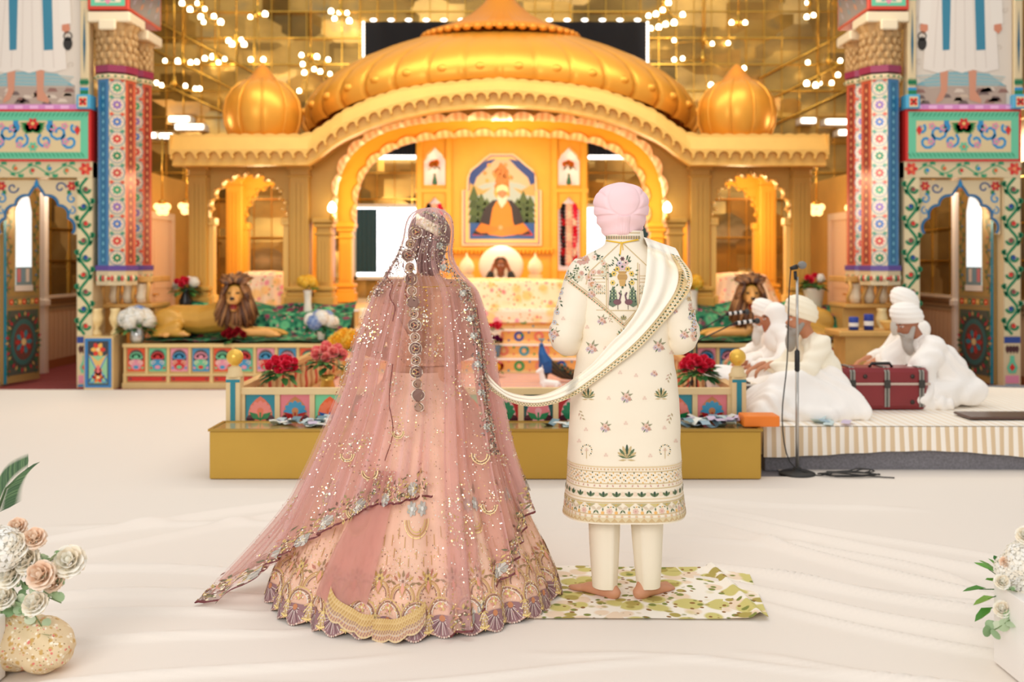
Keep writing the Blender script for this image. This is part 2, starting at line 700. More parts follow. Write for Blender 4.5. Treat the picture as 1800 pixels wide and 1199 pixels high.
MIRROR = mat_mirror('smoked_gold_mirror', [(0, (96, 82, 48)), (.3, (146, 114, 56)), (.5, (184, 146, 74)), (.68, (214, 170, 88)), (.85, (156, 140, 102)), (1, (236, 216, 170))],
                    (1.3, 1, 2.3))  # base colours imitate the hazy reflections of the hall
MIRROR2 = mat_mirror('pale_mirror', [(0, (54, 52, 44)), (.35, (150, 116, 62)), (.6, (190, 160, 104)), (.8, (126, 116, 96)), (1, (226, 206, 170))], (1.0, .9, 1.4))

g = G()
g.add([(-17, -4, -.004), (17, -4, -.004), (17, 20, -.004), (-17, 20, -.004)], [(0, 1, 2, 3)])
fl = g.build('floor', mat('grey_carpet', (128, 126, 132), rough=.95, var=.25, vscale=60), kind='structure')
g = G()
g.box(-17, 17, 11.05, 17, -.004, 0.002)
tr = g.build('floor_red_carpet', mat('red_carpet', (128, 48, 46), rough=.95, var=.2, vscale=50), kind='structure')

# back wall of small mirror panes with brass strips
g = G()
g.box(-17, 17, 17.0, 17.2, 0, 7.2)
wb = g.build('wall_back', MIRROR, kind='structure')
g = G()
for k in range(112):
    x = -16.7 + k * .3
    g.box(x - .006, x + .006, 16.965, 17.0, 2.2 if -3.2 < x < 2.9 and k % 2 else .9, 7.0)
for z in [1.2, 1.9, 2.55, 3.0, 3.5, 3.95, 4.4, 4.85, 5.3, 5.75, 6.2]:
    g.box(-16.8, 16.8, 16.96, 17.0, z - .01, z + .01)
for sx in (-1, 1):                                    # raking strips of the mirrored vault
    for k in range(3):
        x0, z0 = sx * 7.4, 6.3 - k * .55
        x1, z1 = sx * 4.2, 4.6 - k * .45
        g.tube([(x0, 16.93, z0), (x1, 16.95, z1)], .018, 6)
g.build('trim_back_wall_strips', BRASS, kind='structure')

for s, nm in ((-1, 'left'), (1, 'right')):
    # passage wall beside the portal: wainscot, dark patterned band, mirror above
    g = G()
    x = AX + s * 6.25
    W = lambda y0, y1, z0, z1, col, t=.0: g.box(min(x, x + s * (.1 - t)), max(x, x + s * (.1 - t)), y0, y1, z0, z1, col)
    g.box(min(x, x + s * .1), max(x, x + s * .1), 11.75, 17, 0, .12, (168, 104, 62))
    g.box(min(x, x + s * .1), max(x, x + s * .1), 11.75, 17, .12, .80, (222, 190, 156))
    for k in range(40):
        y = 11.8 + k * .13
        g.box(min(x - s * .004, x), max(x - s * .004, x), y, y + .05, .12, .80, (212, 178, 142))
    g.box(min(x - s * .008, x), max(x - s * .008, x), 11.75, 17, .80, .98, (196, 172, 138))
    for k in range(60):
        y = 11.8 + k * .086
        g.box(min(x - s * .012, x), max(x - s * .012, x), y, y + .05, .84, .86, (92, 78, 60))
        g.box(min(x - s * .012, x), max(x - s * .012, x), y + .03, y + .07, .89, .93, (110, 92, 70))
    g.box(min(x - s * .05, x), max(x - s * .05, x), 11.75, 17, .98, 1.02, (240, 222, 196))
    g.build('wall_' + nm, mat('painted_wall', attr=True, rough=.6), kind='structure')
    g = G()
    g.box(min(x, x + s * .1), max(x, x + s * .1), 11.75, 17, 1.02, 7.2)
    g.build('wall_' + nm + '_mirror', MIRROR2, kind='structure')
    g = G()
    for k in range(8):
        y = 12.0 + k * .6
        g.box(min(x - s * .02, x), max(x - s * .02, x), y - .01, y + .01, 1.02, 4)
    for z in (1.5, 1.95, 2.5, 3.2):
        g.box(min(x - s * .02, x), max(x - s * .02, x), 11.8, 17, z - .01, z + .01)
    g.build('trim_' + nm + '_mirror_strips', BRASS, kind='structure')
    # short side wall behind the columns that carries the pale door
    xd = AX + s * 4.98
    g = G()
    g.box(min(xd, xd + s * .14), max(xd, xd + s * .14), 12.75, 17, 0, 2.75)
    g.build('wall_' + nm + '_side', mat('ochre_wall', (214, 164, 84), rough=.5, var=.12, vscale=2), kind='structure')
    d = thing('door_' + ('1' if s < 0 else '2'), 'x', 'door', (xd, 14.5, 0))
    del d['label'], d['category']
    d['kind'] = 'structure'
    g = G()
    g.box(min(xd, xd - s * .03), max(xd, xd - s * .03), 14.06, 14.94, .02, 2.1, bev=.008)
    g.box(min(xd - s * .028, xd - s * .04), max(xd - s * .028, xd - s * .04), 14.2, 14.8, .25, .95, bev=.004)
    g.box(min(xd - s * .028, xd - s * .04), max(xd - s * .028, xd - s * .04), 14.2, 14.8, 1.1, 1.95, bev=.004)
    g.build('door_leaf', mat('blush_door', (234, 200, 172), rough=.5), d)
    g = G()
    for a, b, c, e in ((13.96, 14.06, 0, 2.2), (14.94, 15.04, 0, 2.2), (14.06, 14.94, 2.1, 2.2)):
        g.box(min(xd, xd - s * .05), max(xd, xd - s * .05), a, b, c, e)
    g.build('door_frame', mat('blush_frame', (240, 214, 188), rough=.5), d)
    g = G()
    g.tube([(xd - s * .03, 14.16, 1.02), (xd - s * .075, 14.16, 1.02), (xd - s * .085, 14.19, 1.02), (xd - s * .075, 14.27, 1.02)], .012, 8)
    g.build('door_handle', BRASS, d)

# white sheet over the hall floor, with pulled creases
CRE = []
for a, b, wd, hh in [((.55, 6.2), (3.4, 3.9), .03, .02), ((.9, 6.3), (2.3, 5.9), .03, .012), ((1.15, 5.6), (2.5, 3.75), .025, .022), ((1.2, 4.75), (2.7, 3.75), .02, .018),
                     ((1.0, 4.55), (2.6, 3.45), .03, .022), ((1.1, 4.3), (2.5, 3.3), .02, .014), ((1.5, 5.3), (2.1, 4.5), .02, .014), ((1.3, 5.95), (2.7, 4.6), .025, .012),
                     ((.5, 4.98), (2.4, 4.2), .02, .012), ((1.0, 3.7), (2.3, 3.25), .02, .012), ((-2.6, 5.3), (-.75, 6.3), .03, .018), ((-2.9, 4.5), (-1.0, 6.0), .03, .014),
                     ((-2.6, 4.85), (-1.1, 4.65), .02, .016), ((-2.4, 4.3), (-1.15, 4.42), .02, .018), ((-2.5, 4.05), (-1.1, 4.2), .02, .012), ((-2.4, 3.6), (-.9, 4.0), .018, .014),
                     ((-2.2, 3.2), (-.6, 3.75), .018, .012), ((-2.2, 3.05), (-.2, 3.35), .018, .01), ((-1.0, 3.5), (.6, 3.62), .016, .008), ((.2, 3.7), (1.8, 3.5), .016, .008),
                     ((-2.4, 5.6), (-.6, 5.5), .03, .01), ((-3.6, 6.9), (-1.9, 6.5), .03, .01), ((.2, 5.4), (1.6, 5.25), .03, .008)]:
    CRE.append((Vector(a), Vector(b), wd, hh))


def sheet_h(x, y):
    h = .006 + .003 * noise.noise((x * 1.3, y * 1.3, 3)) + .0018 * noise.noise((x * .9 - y * 3, y * 5, 1))
    for a, b, wd, hh in CRE:
        d = b - a
        p = Vector((x, y)) - a
        t = p.dot(d) / d.length_squared
        if -.15 < t < 1.15:
            tt = min(max(t, 0), 1)
            bend = .07 * math.sin(tt * PI * 1.5 + a.x * 3)
            q = p - d * t
            n = Vector((-d.y, d.x)).normalized()
            o = q.dot(n) - bend
            e = max(0.0, min(1, (t + .15) / .3, (1.15 - t) / .3))
            if abs(o) < wd * 5:
                h += 1.8 * hh * e * math.exp(-(o / (wd * 1.35)) ** 2)
    return h


XS = [-16 + .5 * k for k in range(16)] + [-8 + .25 * k for k in range(21)] + [-2.95 + .022 * k for k in range(270)] + [3.0 + .25 * k for k in range(21)] + [8.5 + .5 * k for k in range(16)]
YS = [-1 + .3 * k for k in range(12)] + [2.62 + .022 * k for k in range(175)] + [6.6 + .25 * k for k in range(20)]
YS = [y for y in YS if y < 11.45] + [11.5]
g = G()
vs = [(x, y, sheet_h(x, y) if (-3 < x < 3.2 and y < 6.6) else .007 + .004 * noise.noise((x, y, 0))) for y in YS for x in XS]
nx = len(XS)
fs = []
for j in range(len(YS) - 1):
    for i in range(nx - 1):
        xm, ym = (XS[i] + XS[i + 1]) / 2, (YS[j] + YS[j + 1]) / 2
        if xm > 1.5 and ym > 6.98 + (.06 if xm > 1.9 else -.25):
            continue
        if -1.98 < xm < 1.62 and ym > 7.4:
            continue
        fs.append((j * nx + i, j * nx + i + 1, (j + 1) * nx + i + 1, (j + 1) * nx + i))
g.add(vs, fs, smooth=True)
sh = g.build('floor_sheet', mat('white_floor_sheet', (238, 229, 219), rough=.85, spec=.2, bump=.05, bscale=180))
tag(sh, 'white cotton sheet with pulled creases covering the hall floor', 'sheet')
# ------------------------------------------------------------------ stage with painted tiles
def srgb(*a):
    return a


TCOL = {'o': (232, 84, 40), 'g': (110, 196, 150), 'p': (232, 150, 170), 'b': (64, 150, 196), 'r': (206, 40, 40), 't': (40, 140, 160), 'y': (240, 180, 60), 'k': (60, 56, 60)}


def stage_tile(a, b, c, d):
    g = G()
    M = lambda u, v, h: (u, -h, v)
    g.box(-.1, .1, 0, .012, 0, .27, TCOL[a])
    q = D(g, M)
    q.conc([(-.085, .13), (-.085, .17)] + [(-.085 * math.cos(t), .17 + .085 * math.sin(t)) for t in [PI * k / 12 for k in range(1, 12)]] + [(.085, .17), (.085, .13)], (84, 70, 66), 0)
    q.fan(0, .145, .088, 7, PI * .12, PI * .88, [TCOL[b]], .042, 1)
    q.disc(0, .165, .03, TCOL[b], 2)
    q.disc(0, .1, .085, TCOL[c], 2, 14, ry=.045)
    q.disc(0, .062, .06, TCOL[c], 3, 14, ry=.045)
    q.curl(-.055, .1, .028, 0, 1, .008, (250, 226, 190), 4)
    q.curl(.055, .1, .028, PI, 1, .008, (250, 226, 190), 4, -1)
    q.disc(0, .05, .032, TCOL[d], 4, 10, ry=.022)
    q.leaf(-.06, .03, PI * .8, .04, .03, TCOL[b], 4)
    q.leaf(.06, .03, PI * .2, .04, .03, TCOL[b], 4)
    return mesh_only(g, 'painted_tile', PAINTG)


TILES = [stage_tile(*t) for t in ('ogpb', 'grbp', 'pbrg', 'bpgr')]
ST_Y = 11.66
stage = thing('stage_platform', 'low stage whose cream front carries rows of small painted tiles', 'stage', (AX, ST_Y, 0))
g = G()
for s in (-1, 1):
    x0, x1 = (AX - 4.37, -2.0) if s < 0 else (1.64, AX + 4.37)
    g.box(x0, x1, ST_Y + .02, 12.8, 0, .50)
    g.box(x0 - .02, x1 + .02, ST_Y - .035, ST_Y + .05, .485, .525)
    g.box(x0 - .02, x1 + .02, ST_Y - .02, ST_Y + .03, .15, .175)
    g.box(x0 - .02, x1 + .02, ST_Y - .05, ST_Y + .03, 0, .07)
    n = int((x1 - x0) / .238)
    for k in range(n + 1):
        xx = x0 + (x1 - x0) * k / n
        g.box(xx - .014, xx + .014, ST_Y - .012, ST_Y + .03, .17, .49)
        if k % 2 == 0:
            g.box(xx - .02, xx + .02, ST_Y - .014, ST_Y + .03, .07, .17)
g.box(AX - 4.37, AX + 4.37, 12.8, 16.9, 0, .875)
g.build('stage_body', mat('stage_cream', (228, 198, 136), rough=.45, var=.05), stage)
for s in (-1, 1):
    x0, x1 = (AX - 4.37, -2.0) if s < 0 else (1.64, AX + 4.37)
    n = int((x1 - x0) / .238)
    for k in range(n):
        xx = x0 + (x1 - x0) * (k + .5) / n
        inst(TILES[k % 4], stage, (xx, ST_Y + .004, .2), name='painted_tile')
    g = G()
    for k in range(n // 2):
        xa, xb = x0 + (x1 - x0) * (2 * k) / n + .03, x0 + (x1 - x0) * (2 * k + 2) / n - .03
        g.box(xa, xb, ST_Y + .004, ST_Y + .02, .085, .14, (214, 44, 34))
        for xx in (xa + .03, xb - .03):
            g.box(xx - .012, xx + .012, ST_Y + .002, ST_Y + .02, .1, .125, (120, 60, 60))
    g.build('red_strip', PAINTG, stage)

# painted end blocks at the two ends of the stage front
for s, side in ((-1, 'left'), (1, 'right')):
    g = G()
    xc = AX + s * 4.62
    g.box(xc - .17, xc + .17, 11.50, 11.92, 0, .62, (226, 196, 140), bev=.008)
    q = D(g, XZ(11.50))
    q.rect(xc - .155, .03, xc + .155, .6, (52, 128, 190), 0)
    q.rect(xc - .12, .06, xc + .12, .57, (60, 66, 74), 1)
    q.rect(xc - .105, .08, xc + .105, .40, (150, 206, 160), 2)
    q.poly([(xc, .2), (xc + .11, .42), (xc, .34), (xc - .11, .42)], (232, 190, 110), 3)
    q.leaf(xc, .3, -PI / 2, .16, .1, (240, 120, 120), 4)
    q.flower(xc, .47, .085, 6, [(226, 60, 40), (250, 190, 90)], (250, 220, 160), 4)
    q.flower(xc, .15, .07, 6, [(240, 130, 40), (226, 60, 40)], (250, 220, 160), 4)
    for sg in (-1, 1):
        q.curl(xc + sg * .08, .12, .05, PI / 2, 1, .014, (60, 140, 210), 4, sg)
        q.stroke([(xc + sg * .1, .4), (xc + sg * .02, .24), (xc + sg * .1, .1)], .014, (60, 140, 210), 4)
    o = g.build('painted_pedestal', PAINTG)
    tag(o, 'blue and green painted pedestal block at the %s end of the stage front' % side, 'pedestal', 'painted pedestals of the stage')

# green paisley cloth over the stage top
def mat_print(name, base, spots, scale, rough=.9):
    m = bpy.data.materials.new(name)
    m.use_nodes = True
    nt = m.node_tree
    b = nt.nodes['Principled BSDF']
    b.inputs['Roughness'].default_value = rough
    b.inputs['Specular IOR Level'].default_value = .15
    tc = nd(nt, 'ShaderNodeTexCoord')
    wv = nd(nt, 'ShaderNodeTexNoise')
    wv.inputs['Scale'].default_value = scale * .8
    nt.links.new(tc.outputs['Object'], wv.inputs['Vector'])
    mixv = nd(nt, 'ShaderNodeMix', data_type='VECTOR')
    mixv.inputs['Factor'].default_value = .12
    nt.links.new(tc.outputs['Object'], mixv.inputs['A'])
    nt.links.new(wv.outputs['Color'], mixv.inputs['B'])
    cur = None
    for i, (c, sc, thr, soft) in enumerate(spots):
        vo = nd(nt, 'ShaderNodeTexVoronoi')
        vo.inputs['Scale'].default_value = sc * scale
        mp = nd(nt, 'ShaderNodeVectorMath', operation='ADD')
        mp.inputs[1].default_value = (i * 3.7, i * 1.3, i * 2.1)
        nt.links.new(mixv.outputs['Result'], mp.inputs[0])
        nt.links.new(mp.outputs[0], vo.inputs['Vector'])
        sep = nd(nt, 'ShaderNodeSeparateColor')
        nt.links.new(vo.outputs['Color'], sep.inputs['Color'])
        mul = nd(nt, 'ShaderNodeMath', operation='MULTIPLY_ADD')
        mul.inputs[1].default_value = -thr * .6
        nt.links.new(sep.outputs['Red'], mul.inputs[0])
        nt.links.new(vo.outputs['Distance'], mul.inputs[2])
        mr = nd(nt, 'ShaderNodeMapRange')
        mr.inputs['From Min'].default_value = thr - soft - thr * .3
        mr.inputs['From Max'].default_value = thr + soft - thr * .3
        mr.inputs['To Min'].default_value = 1
        mr.inputs['To Max'].default_value = 0
        nt.links.new(mul.outputs[0], mr.inputs['Value'])
        mx = nd(nt, 'ShaderNodeMix', data_type='RGBA')
        nt.links.new(mr.outputs['Result'], mx.inputs['Factor'])
        if cur:
            nt.links.new(cur, mx.inputs['A'])
        else:
            mx.inputs['A'].default_value = lin(base)
        mx.inputs['B'].default_value = lin(c)
        cur = mx.outputs['Result']
    nt.links.new(cur, b.inputs['Base Color'])
    return m


GREENP = mat_print('green_paisley', (44, 116, 86), [((96, 176, 126), 3.2, .40, .10), ((22, 66, 58), 4, .32, .08), ((128, 60, 84), 3.0, .30, .08), ((206, 130, 140), 6, .17, .06)], 2.6)
FLORAL = mat_print('floral_print', (250, 232, 206), [((250, 214, 150), 2.4, .34, .1), ((244, 160, 176), 3.6, .24, .06), ((236, 96, 120), 5.5, .15, .04), ((168, 186, 120), 6, .17, .05), ((246, 150, 70), 6.5, .15, .05)], 2.3)
FLORAL_Y = mat_print('floral_print_warm', (255, 232, 190), [((252, 206, 128), 3.0, .34, .1), ((244, 150, 140), 5, .2, .05), ((236, 88, 96), 8, .15, .04), ((178, 186, 110), 8, .15, .04), ((250, 170, 70), 8, .17, .05)], 1.9)
for s, side in ((-1, 'left'), (1, 'right')):
    x0, x1 = (AX - 4.25, -2.0) if s < 0 else (1.66, AX + 4.25)

    def gc(u, v):
        x = lerp(x0, x1, u)
        prof = [(0, (11.68, .53)), (.3, (12.2, .545)), (.45, (12.34, .62)), (.55, (12.38, .74)), (.65, (12.5, .78)), (.8, (12.7, .83)), (1, (12.86, .9))]
        t = v
        for (a, p), (b, q2) in zip(prof, prof[1:]):
            if t <= b:
                f = (t - a) / (b - a)
                yy, zz = lerp(p[0], q2[0], f), lerp(p[1], q2[1], f)
                break
        zz += .022 * math.sin(x * 9 + v * 7) * (.3 + v) + .02 * noise.noise((x * 4, v * 6, 0)) + .02 * (v > .3) + .03
        yy += .03 * math.sin(x * 7 + 1)
        return (x, yy, zz)
    g = G()
    g.grid(70, 30, gc)
    o = g.build('paisley_cloth', GREENP)
    tag(o, 'green paisley cloth draped over the %s half of the stage' % side, 'cloth', 'green cloths on the stage')

# steps of painted tiles in the middle
stp = thing('tiled_steps', 'short flight of orange painted steps with white nosings below the throne', 'steps', (AX, 11.8, .2))
tread = [(11.5, .2, .36), (11.8, .36, .50), (12.1, .50, .655), (12.4, .655, .88)]
g = G()
gt = G()
RC = [(64, 160, 190), (236, 130, 110), (40, 84, 180), (236, 150, 120), (60, 160, 90), (240, 140, 130)]
for i, (y, z0, z1) in enumerate(tread):
    g = G()
    g.box(-1.96, 1.6, y, 12.79, z0, z1, (246, 186, 104))
    q = D(g, XZ(y))
    q.rect(-1.96, z0, 1.6, z0 + .03, (250, 214, 150), 0)
    for k in range(15):
        u = -1.86 + k * .243 + (.06 if i % 2 else 0)
        if u > 1.5:
            continue
        c = RC[(k * 5 + i * 2) % 6]
        q.ring(u, (z0 + z1) / 2, .03, .062, c, 1, 14)
        q.disc(u, (z0 + z1) / 2, .018, (250, 200, 160), 1)
        q.leaf(u + .02, (z0 + z1) / 2, PI / 4, .05, .03, RC[(k + 2) % 6], 2)
        q.disc(u + .12, z1 - .03, .014, RC[(k * 3 + i) % 6], 1)
        q.disc(u + .12, z0 + .03, .014, RC[(k * 3 + i + 3) % 6], 1)
    g.build('step', PAINTG, stp)
    g = G()
    g.box(-1.965, 1.605, y - .025, y + .03, z1 - .012, z1 + .012)
    g.build('nosing', mat('white_nosing', (252, 244, 234), rough=.2), stp)

# railed court in front of the steps: carpet, rails, tiles, posts
def mat_stripes(name, cols, axis, scale, rough=.9, noise_amt=.0):
    m = bpy.data.materials.new(name)
    m.use_nodes = True
    nt = m.node_tree
    b = nt.nodes['Principled BSDF']
    b.inputs['Roughness'].default_value = rough
    b.inputs['Specular IOR Level'].default_value = .15
    tc = nd(nt, 'ShaderNodeTexCoord')
    sp = nd(nt, 'ShaderNodeSeparateXYZ')
    nt.links.new(tc.outputs['Object'], sp.inputs[0])
    mu = nd(nt, 'ShaderNodeMath', operation='MULTIPLY')
    mu.inputs[1].default_value = scale
    nt.links.new(sp.outputs[axis], mu.inputs[0])
    if noise_amt:
        nz = nd(nt, 'ShaderNodeTexNoise')
        nz.inputs['Scale'].default_value = 3
        nt.links.new(tc.outputs['Object'], nz.inputs['Vector'])
        ma = nd(nt, 'ShaderNodeMath', operation='MULTIPLY_ADD')
        ma.inputs[1].default_value = noise_amt
        nt.links.new(nz.outputs['Fac'], ma.inputs[0])
        nt.links.new(mu.outputs[0], ma.inputs[2])
        mu = ma
    fr = nd(nt, 'ShaderNodeMath', operation='FRACT')
    nt.links.new(mu.outputs[0], fr.inputs[0])
    cr = nd(nt, 'ShaderNodeValToRGB')
    els = cr.color_ramp.elements
    while len(els) < len(cols):
        els.new(.5)
    for k, (e, (p, c)) in enumerate(zip(els, cols)):
        e.position, e.color = p, lin(c)
    nt.links.new(fr.outputs[0], cr.inputs['Fac'])
    nt.links.new(cr.outputs['Color'], b.inputs['Base Color'])
    return m


g = G()
g.box(-1.93, 1.56, 7.2, 11.49, 0, .2)
o = g.build('court_floor', mat_stripes('striped_rug', [(0, (222, 176, 130)), (.18, (210, 140, 160)), (.3, (240, 206, 160)), (.5, (176, 140, 190)), (.62, (236, 190, 130)), (.8, (214, 110, 110)), (.9, (240, 200, 160))],
                                        'Y', 4.2, noise_amt=.25), kind='thing')
tag(o, 'raised floor with a pink and violet striped rug before the steps', 'rug')


def rail_tile(bg, arch, fanc, leafc):
    g = G()
    g.box(-.105, .105, 0, .012, 0, .19, bg)
    q = D(g, lambda u, v, h: (u, -h, v))
    q.conc([(-.085, 0), (-.085, .06), (-.07, .11), (-.035, .15), (0, .175), (.035, .15), (.07, .11), (.085, .06), (.085, 0)], arch, 0)
    q.fan(0, .06, .085, 7, PI * .02, PI * .98, [fanc], .045, 1)
    q.disc(0, .07, .025, arch, 2)
    for sg in (-1, 1):
        q.leaf(0, .005, PI / 2 - sg * .95, .1, .045, leafc, 2)
        q.disc(sg * .07, .012, .032, (70, 20, 40), 1, 8)
    q.stroke([(0, 0), (0, .06)], .012, leafc, 3)
    return mesh_only(g, 'painted_tile', PAINTG)


RT = [rail_tile((40, 140, 160), (226, 120, 90), (236, 140, 130), (20, 120, 70)), rail_tile((228, 130, 140), (196, 130, 80), (60, 150, 190), (170, 30, 30)),
      rail_tile((120, 210, 160), (236, 100, 50), (240, 120, 80), (30, 90, 160)), rail_tile((180, 30, 40), (236, 190, 190), (30, 130, 90), (20, 120, 80)),
      rail_tile((30, 90, 90), (236, 170, 180), (230, 130, 140), (20, 130, 80))]
RY = 7.15
rl = thing('court_railing', 'low cream railing of painted flower tiles with ball topped corner posts', 'railing', (AX, RY, 0))
g = G()
g.box(-1.95, 1.58, RY - .03, RY + .03, .535, .58)
g.box(-1.95, 1.58, RY - .03, RY + .03, .30, .345)
for k in range(15):
    x = -1.93 + k * (3.49 / 14)
    g.box(x - .018, x + .018, RY - .022, RY + .022, .34, .54)
g.build('rail', CREAM_PAINT, rl)
order = [0, 1, 2, 4, 0, 3, 2, 3, 4, 3, 1, 2, 0, 1]
for k in range(14):
    inst(RT[order[k]], rl, (-1.93 + (k + .5) * (3.49 / 14), RY - .006, .345), name='painted_tile')
for x in (-1.99, 1.62):
    g = G()
    g.box(x - .052, x + .052, RY - .052, RY + .052, 0, .66, bev=.006)
    g.lathe([(.062, .66), (.066, .675), (.05, .69), (.046, .72), (.03, .735), (.02, .745)], (x, RY, 0), 16)
    p = g.build('post', CREAM_PAINT, rl)
    g = G()
    q = D(g, XZ(RY - .052), h=.003)
    q.rect(x - .018, .33, x + .018, .625, (30, 132, 150), 0)
    q.rect(x - .05, .625, x + .05, .645, (30, 132, 150), 0)
    g.build('teal_inlay', PAINTG, p)
    g = G()
    g.ell((x, RY, .80), .06, 20)
    g.lathe([(.02, .735), (.03, .75), (.022, .765)], (x, RY, 0), 16)
    g.build('ball_finial', mat('gold_ball', (232, 186, 76), rough=.3, metal=.4), p)
for x in (-1.99, 1.62):
    g = G()
    g.box(x - .035, x + .035, RY + .05, 11.45, .535, .58)
    g.box(x - .03, x + .03, RY + .05, 11.45, .21, .25)
    g.build('side_rail', mat('rail_wood', (206, 160, 100), rough=.45, var=.1), rl)
    g = G()
    n = 34
    for k in range(n):
        y = RY + .16 + k * (4.1 / n)
        cc = [(222, 190, 132), (190, 140, 90), (90, 120, 90), (200, 80, 60)][k % 4] if k % 2 else (222, 190, 132)
        g.tube([(x, y, .25), (x, y, .33), (x, y, .4), (x, y, .47), (x, y, .54)], [.016, .024, .014, .024, .016], 8, cc)
    g.build('balusters', PAINT, rl)['kind'] = 'stuff'

# the long gilded box in front
bx = thing('offering_box', 'long low gold box with a polished top standing before the railing', 'box', (-.18, 6.9, 0))
g = G()
g.box(-2.052, 1.69, 6.75, 7.09, .012, .335, bev=.006)
g.build('box_body', mat('satin_gold_sheet', (196, 156, 64), rough=.42, metal=.35, var=.07, vscale=1.5), bx)
g = G()
g.box(-2.06, 1.70, 6.742, 6.765, .335, .352)
g.box(-2.06, 1.70, 7.075, 7.098, .335, .352)
for x in (-2.06, 1.677):
    g.box(x, x + .023, 6.765, 7.075, .335, .352)
g.build('rim', mat('gold_edge', (176, 140, 60), rough=.35, metal=.4), bx)
g = G()
g.box(-2.037, 1.677, 6.765, 7.075, .335, .345)
g.build('top', mat('polished_gold_top', (214, 184, 118), rough=.18, metal=.5), bx)

# ------------------------------------------------------------------ the golden pavilion
ZB = [(0, 3.58), (.4, 3.56), (.83, 3.51), (1.26, 3.42), (1.61, 3.31), (1.96, 3.15), (2.1, 3.06), (2.25, 2.94), (2.39, 2.84), (4.3, 2.83)]
ZT = [(0, 3.79), (.83, 3.72), (1.26, 3.65), (1.61, 3.54), (1.96, 3.38), (2.18, 3.22), (2.35, 3.11), (2.5, 3.08), (4.3, 3.08)]
PY, PB = 13.0, 14.7
pav = thing('golden_pavilion', 'large golden domed canopy pavilion with cusped arches on the stage', 'pavilion', (AX, PY, .89))


def YZ(y):
    return lambda u, v, h: (AX + u, y - h, v)


def pillar(x, y, wdt, z0, z1, front=True, par=None, m=None):
    g = G()
    h = wdt / 2
    g.box(AX + x - h, AX + x + h, y - h, y + h, z0, z1, bev=.015)
    for sg in (-.45, 0, .45):
        g.box(AX + x + sg * h - .018, AX + x + sg * h + .018, y - h - .012, y - h + .01, z0 + .32, z1 - .3)
    for zz, e, t in ((z0, .05, .14), (z0 + .14, .03, .06), (z0 + .22, .045, .05), (z1 - .22, .02, .03), (z1 - .12, .03, .05), (z1 - .06, .05, .06)):
        g.box(AX + x - h - e, AX + x + h + e, y - h - e, y + h + e, zz, zz + t, bev=.01)
    return g.build('pillar', m, par)


def facade(y, mw, ma, rear):
    for s in (-1, 1):
        pillar(s * 3.92, y + .02, .24, .89, 2.8, par=pav, m=mw)
        pillar(s * 2.60, y + .02, .26, .89, 2.8, par=pav, m=mw)
        pillar(s * 2.29, y + .02, .19, .89, 2.05, par=pav, m=mw)
        # wing arch
        g = G()
        ap = arch_pts(-3.76, -2.80, 2.02, 2.60, 11, .34, 2.2)
        ap = [(s * u, v) for u, v in ap]
        out = [(s * -3.81, 2.0), (s * -3.81, 2.82), (s * -2.72, 2.82), (s * -2.72, 2.0)] + [(s * -2.79, 2.0)] + ap[::-1] + [(s * -3.77, 2.0)]
        g.plate(out, YZ(y - .02), .16, (255, 255, 255), m=0, ms=1)
        # raised frame round the wing panel
        for u0, u1, v0, v1 in ((-3.81, -2.72, 2.74, 2.79), (-3.81, -3.78, 2.0, 2.79), (-2.75, -2.72, 2.0, 2.79)):
            a, b = sorted((s * u0, s * u1))
            g.box(AX + a, AX + b, y - .06, y - .015, v0, v1)
        # rope of beads along the arch
        for k in range(0, len(ap), 3):
            g.ell((AX + ap[k][0], y - .03, ap[k][1]), (.028, .02, .028), 8, m=1)
        q = D(g, YZ(y - .02), .006)
        q.flower(s * -3.27, 2.66, .06, 8, (250, 220, 180), None, 1)
        g.build('wing_arch', [mw, ma], pav)
        for xx in (3.77, 2.79):
            g = G()
            g.box(AX + s * xx - .035, AX + s * xx + .035, y - .01, y + .12, .89, 2.0)
            g.box(AX + s * xx - .06, AX + s * xx + .06, y - .04, y + .14, 1.96, 2.06, bev=.01)
            g.box(AX + s * xx - .06, AX + s * xx + .06, y - .04, y + .14, .89, 1.05, bev=.01)
            g.build('jamb_shaft', ma, pav)
    # main arch
    ap = arch_pts(-2.15, 2.15, 2.04, 3.36, 21, .22, 3.2)
    top = [(x, interp(ZB, abs(x)) + .16) for x in [-2.47 + 4.94 * k / 60 for k in range(61)]]
    out = [(-2.47, 2.03)] + top + [(2.47, 2.03), (2.2, 2.03)] + ap[::-1] + [(-2.2, 2.03)]
    g = G()
    g.plate(out, YZ(y), .2, m=0, ms=1)
    for s in (-1, 1):
        g.box(AX + s * 2.30 - .13, AX + s * 2.30 + .13, y - .06, y + .2, 1.97, 2.07, bev=.01)
    g.build('main_arch', [mw, ma], pav)
    # pale shell edging that follows the main arch
    g = G()
    for k in range(0, len(ap) - 6, 6):
        seg = ap[k:k + 7]
        cx, cz = sum(p[0] for p in seg) / 7, sum(p[1] for p in seg) / 7
        dirx, dirz = -cx * .25, 2.0 - cz
        L = math.hypot(dirx, dirz)
        dirx, dirz = dirx / L, dirz / L
        inner = [(p[0] + dirx * .05 * math.sin(PI * i / 6), p[1] + dirz * .05 * math.sin(PI * i / 6) - .004) for i, p in enumerate(seg)]
        vs = [(AX + p[0], y - .035, p[1] + .02) for p in seg] + [(AX + p[0], y + .06, p[1] - .015) for p in inner] + [(AX + p[0], y + .2, p[1] - .01) for p in inner]
        n = 7
        fs = [(i, i + 1, n + i + 1, n + i) for i in range(6)] + [(n + i, n + i + 1, 2 * n + i + 1, 2 * n + i) for i in range(6)]
        cols = [(250, 214, 170) if i % 2 else (236, 180, 130) for i in range(6)] * 2
        g.add(vs, fs, cols, True)
    g.build('shell_edging', GOLDC, pav)


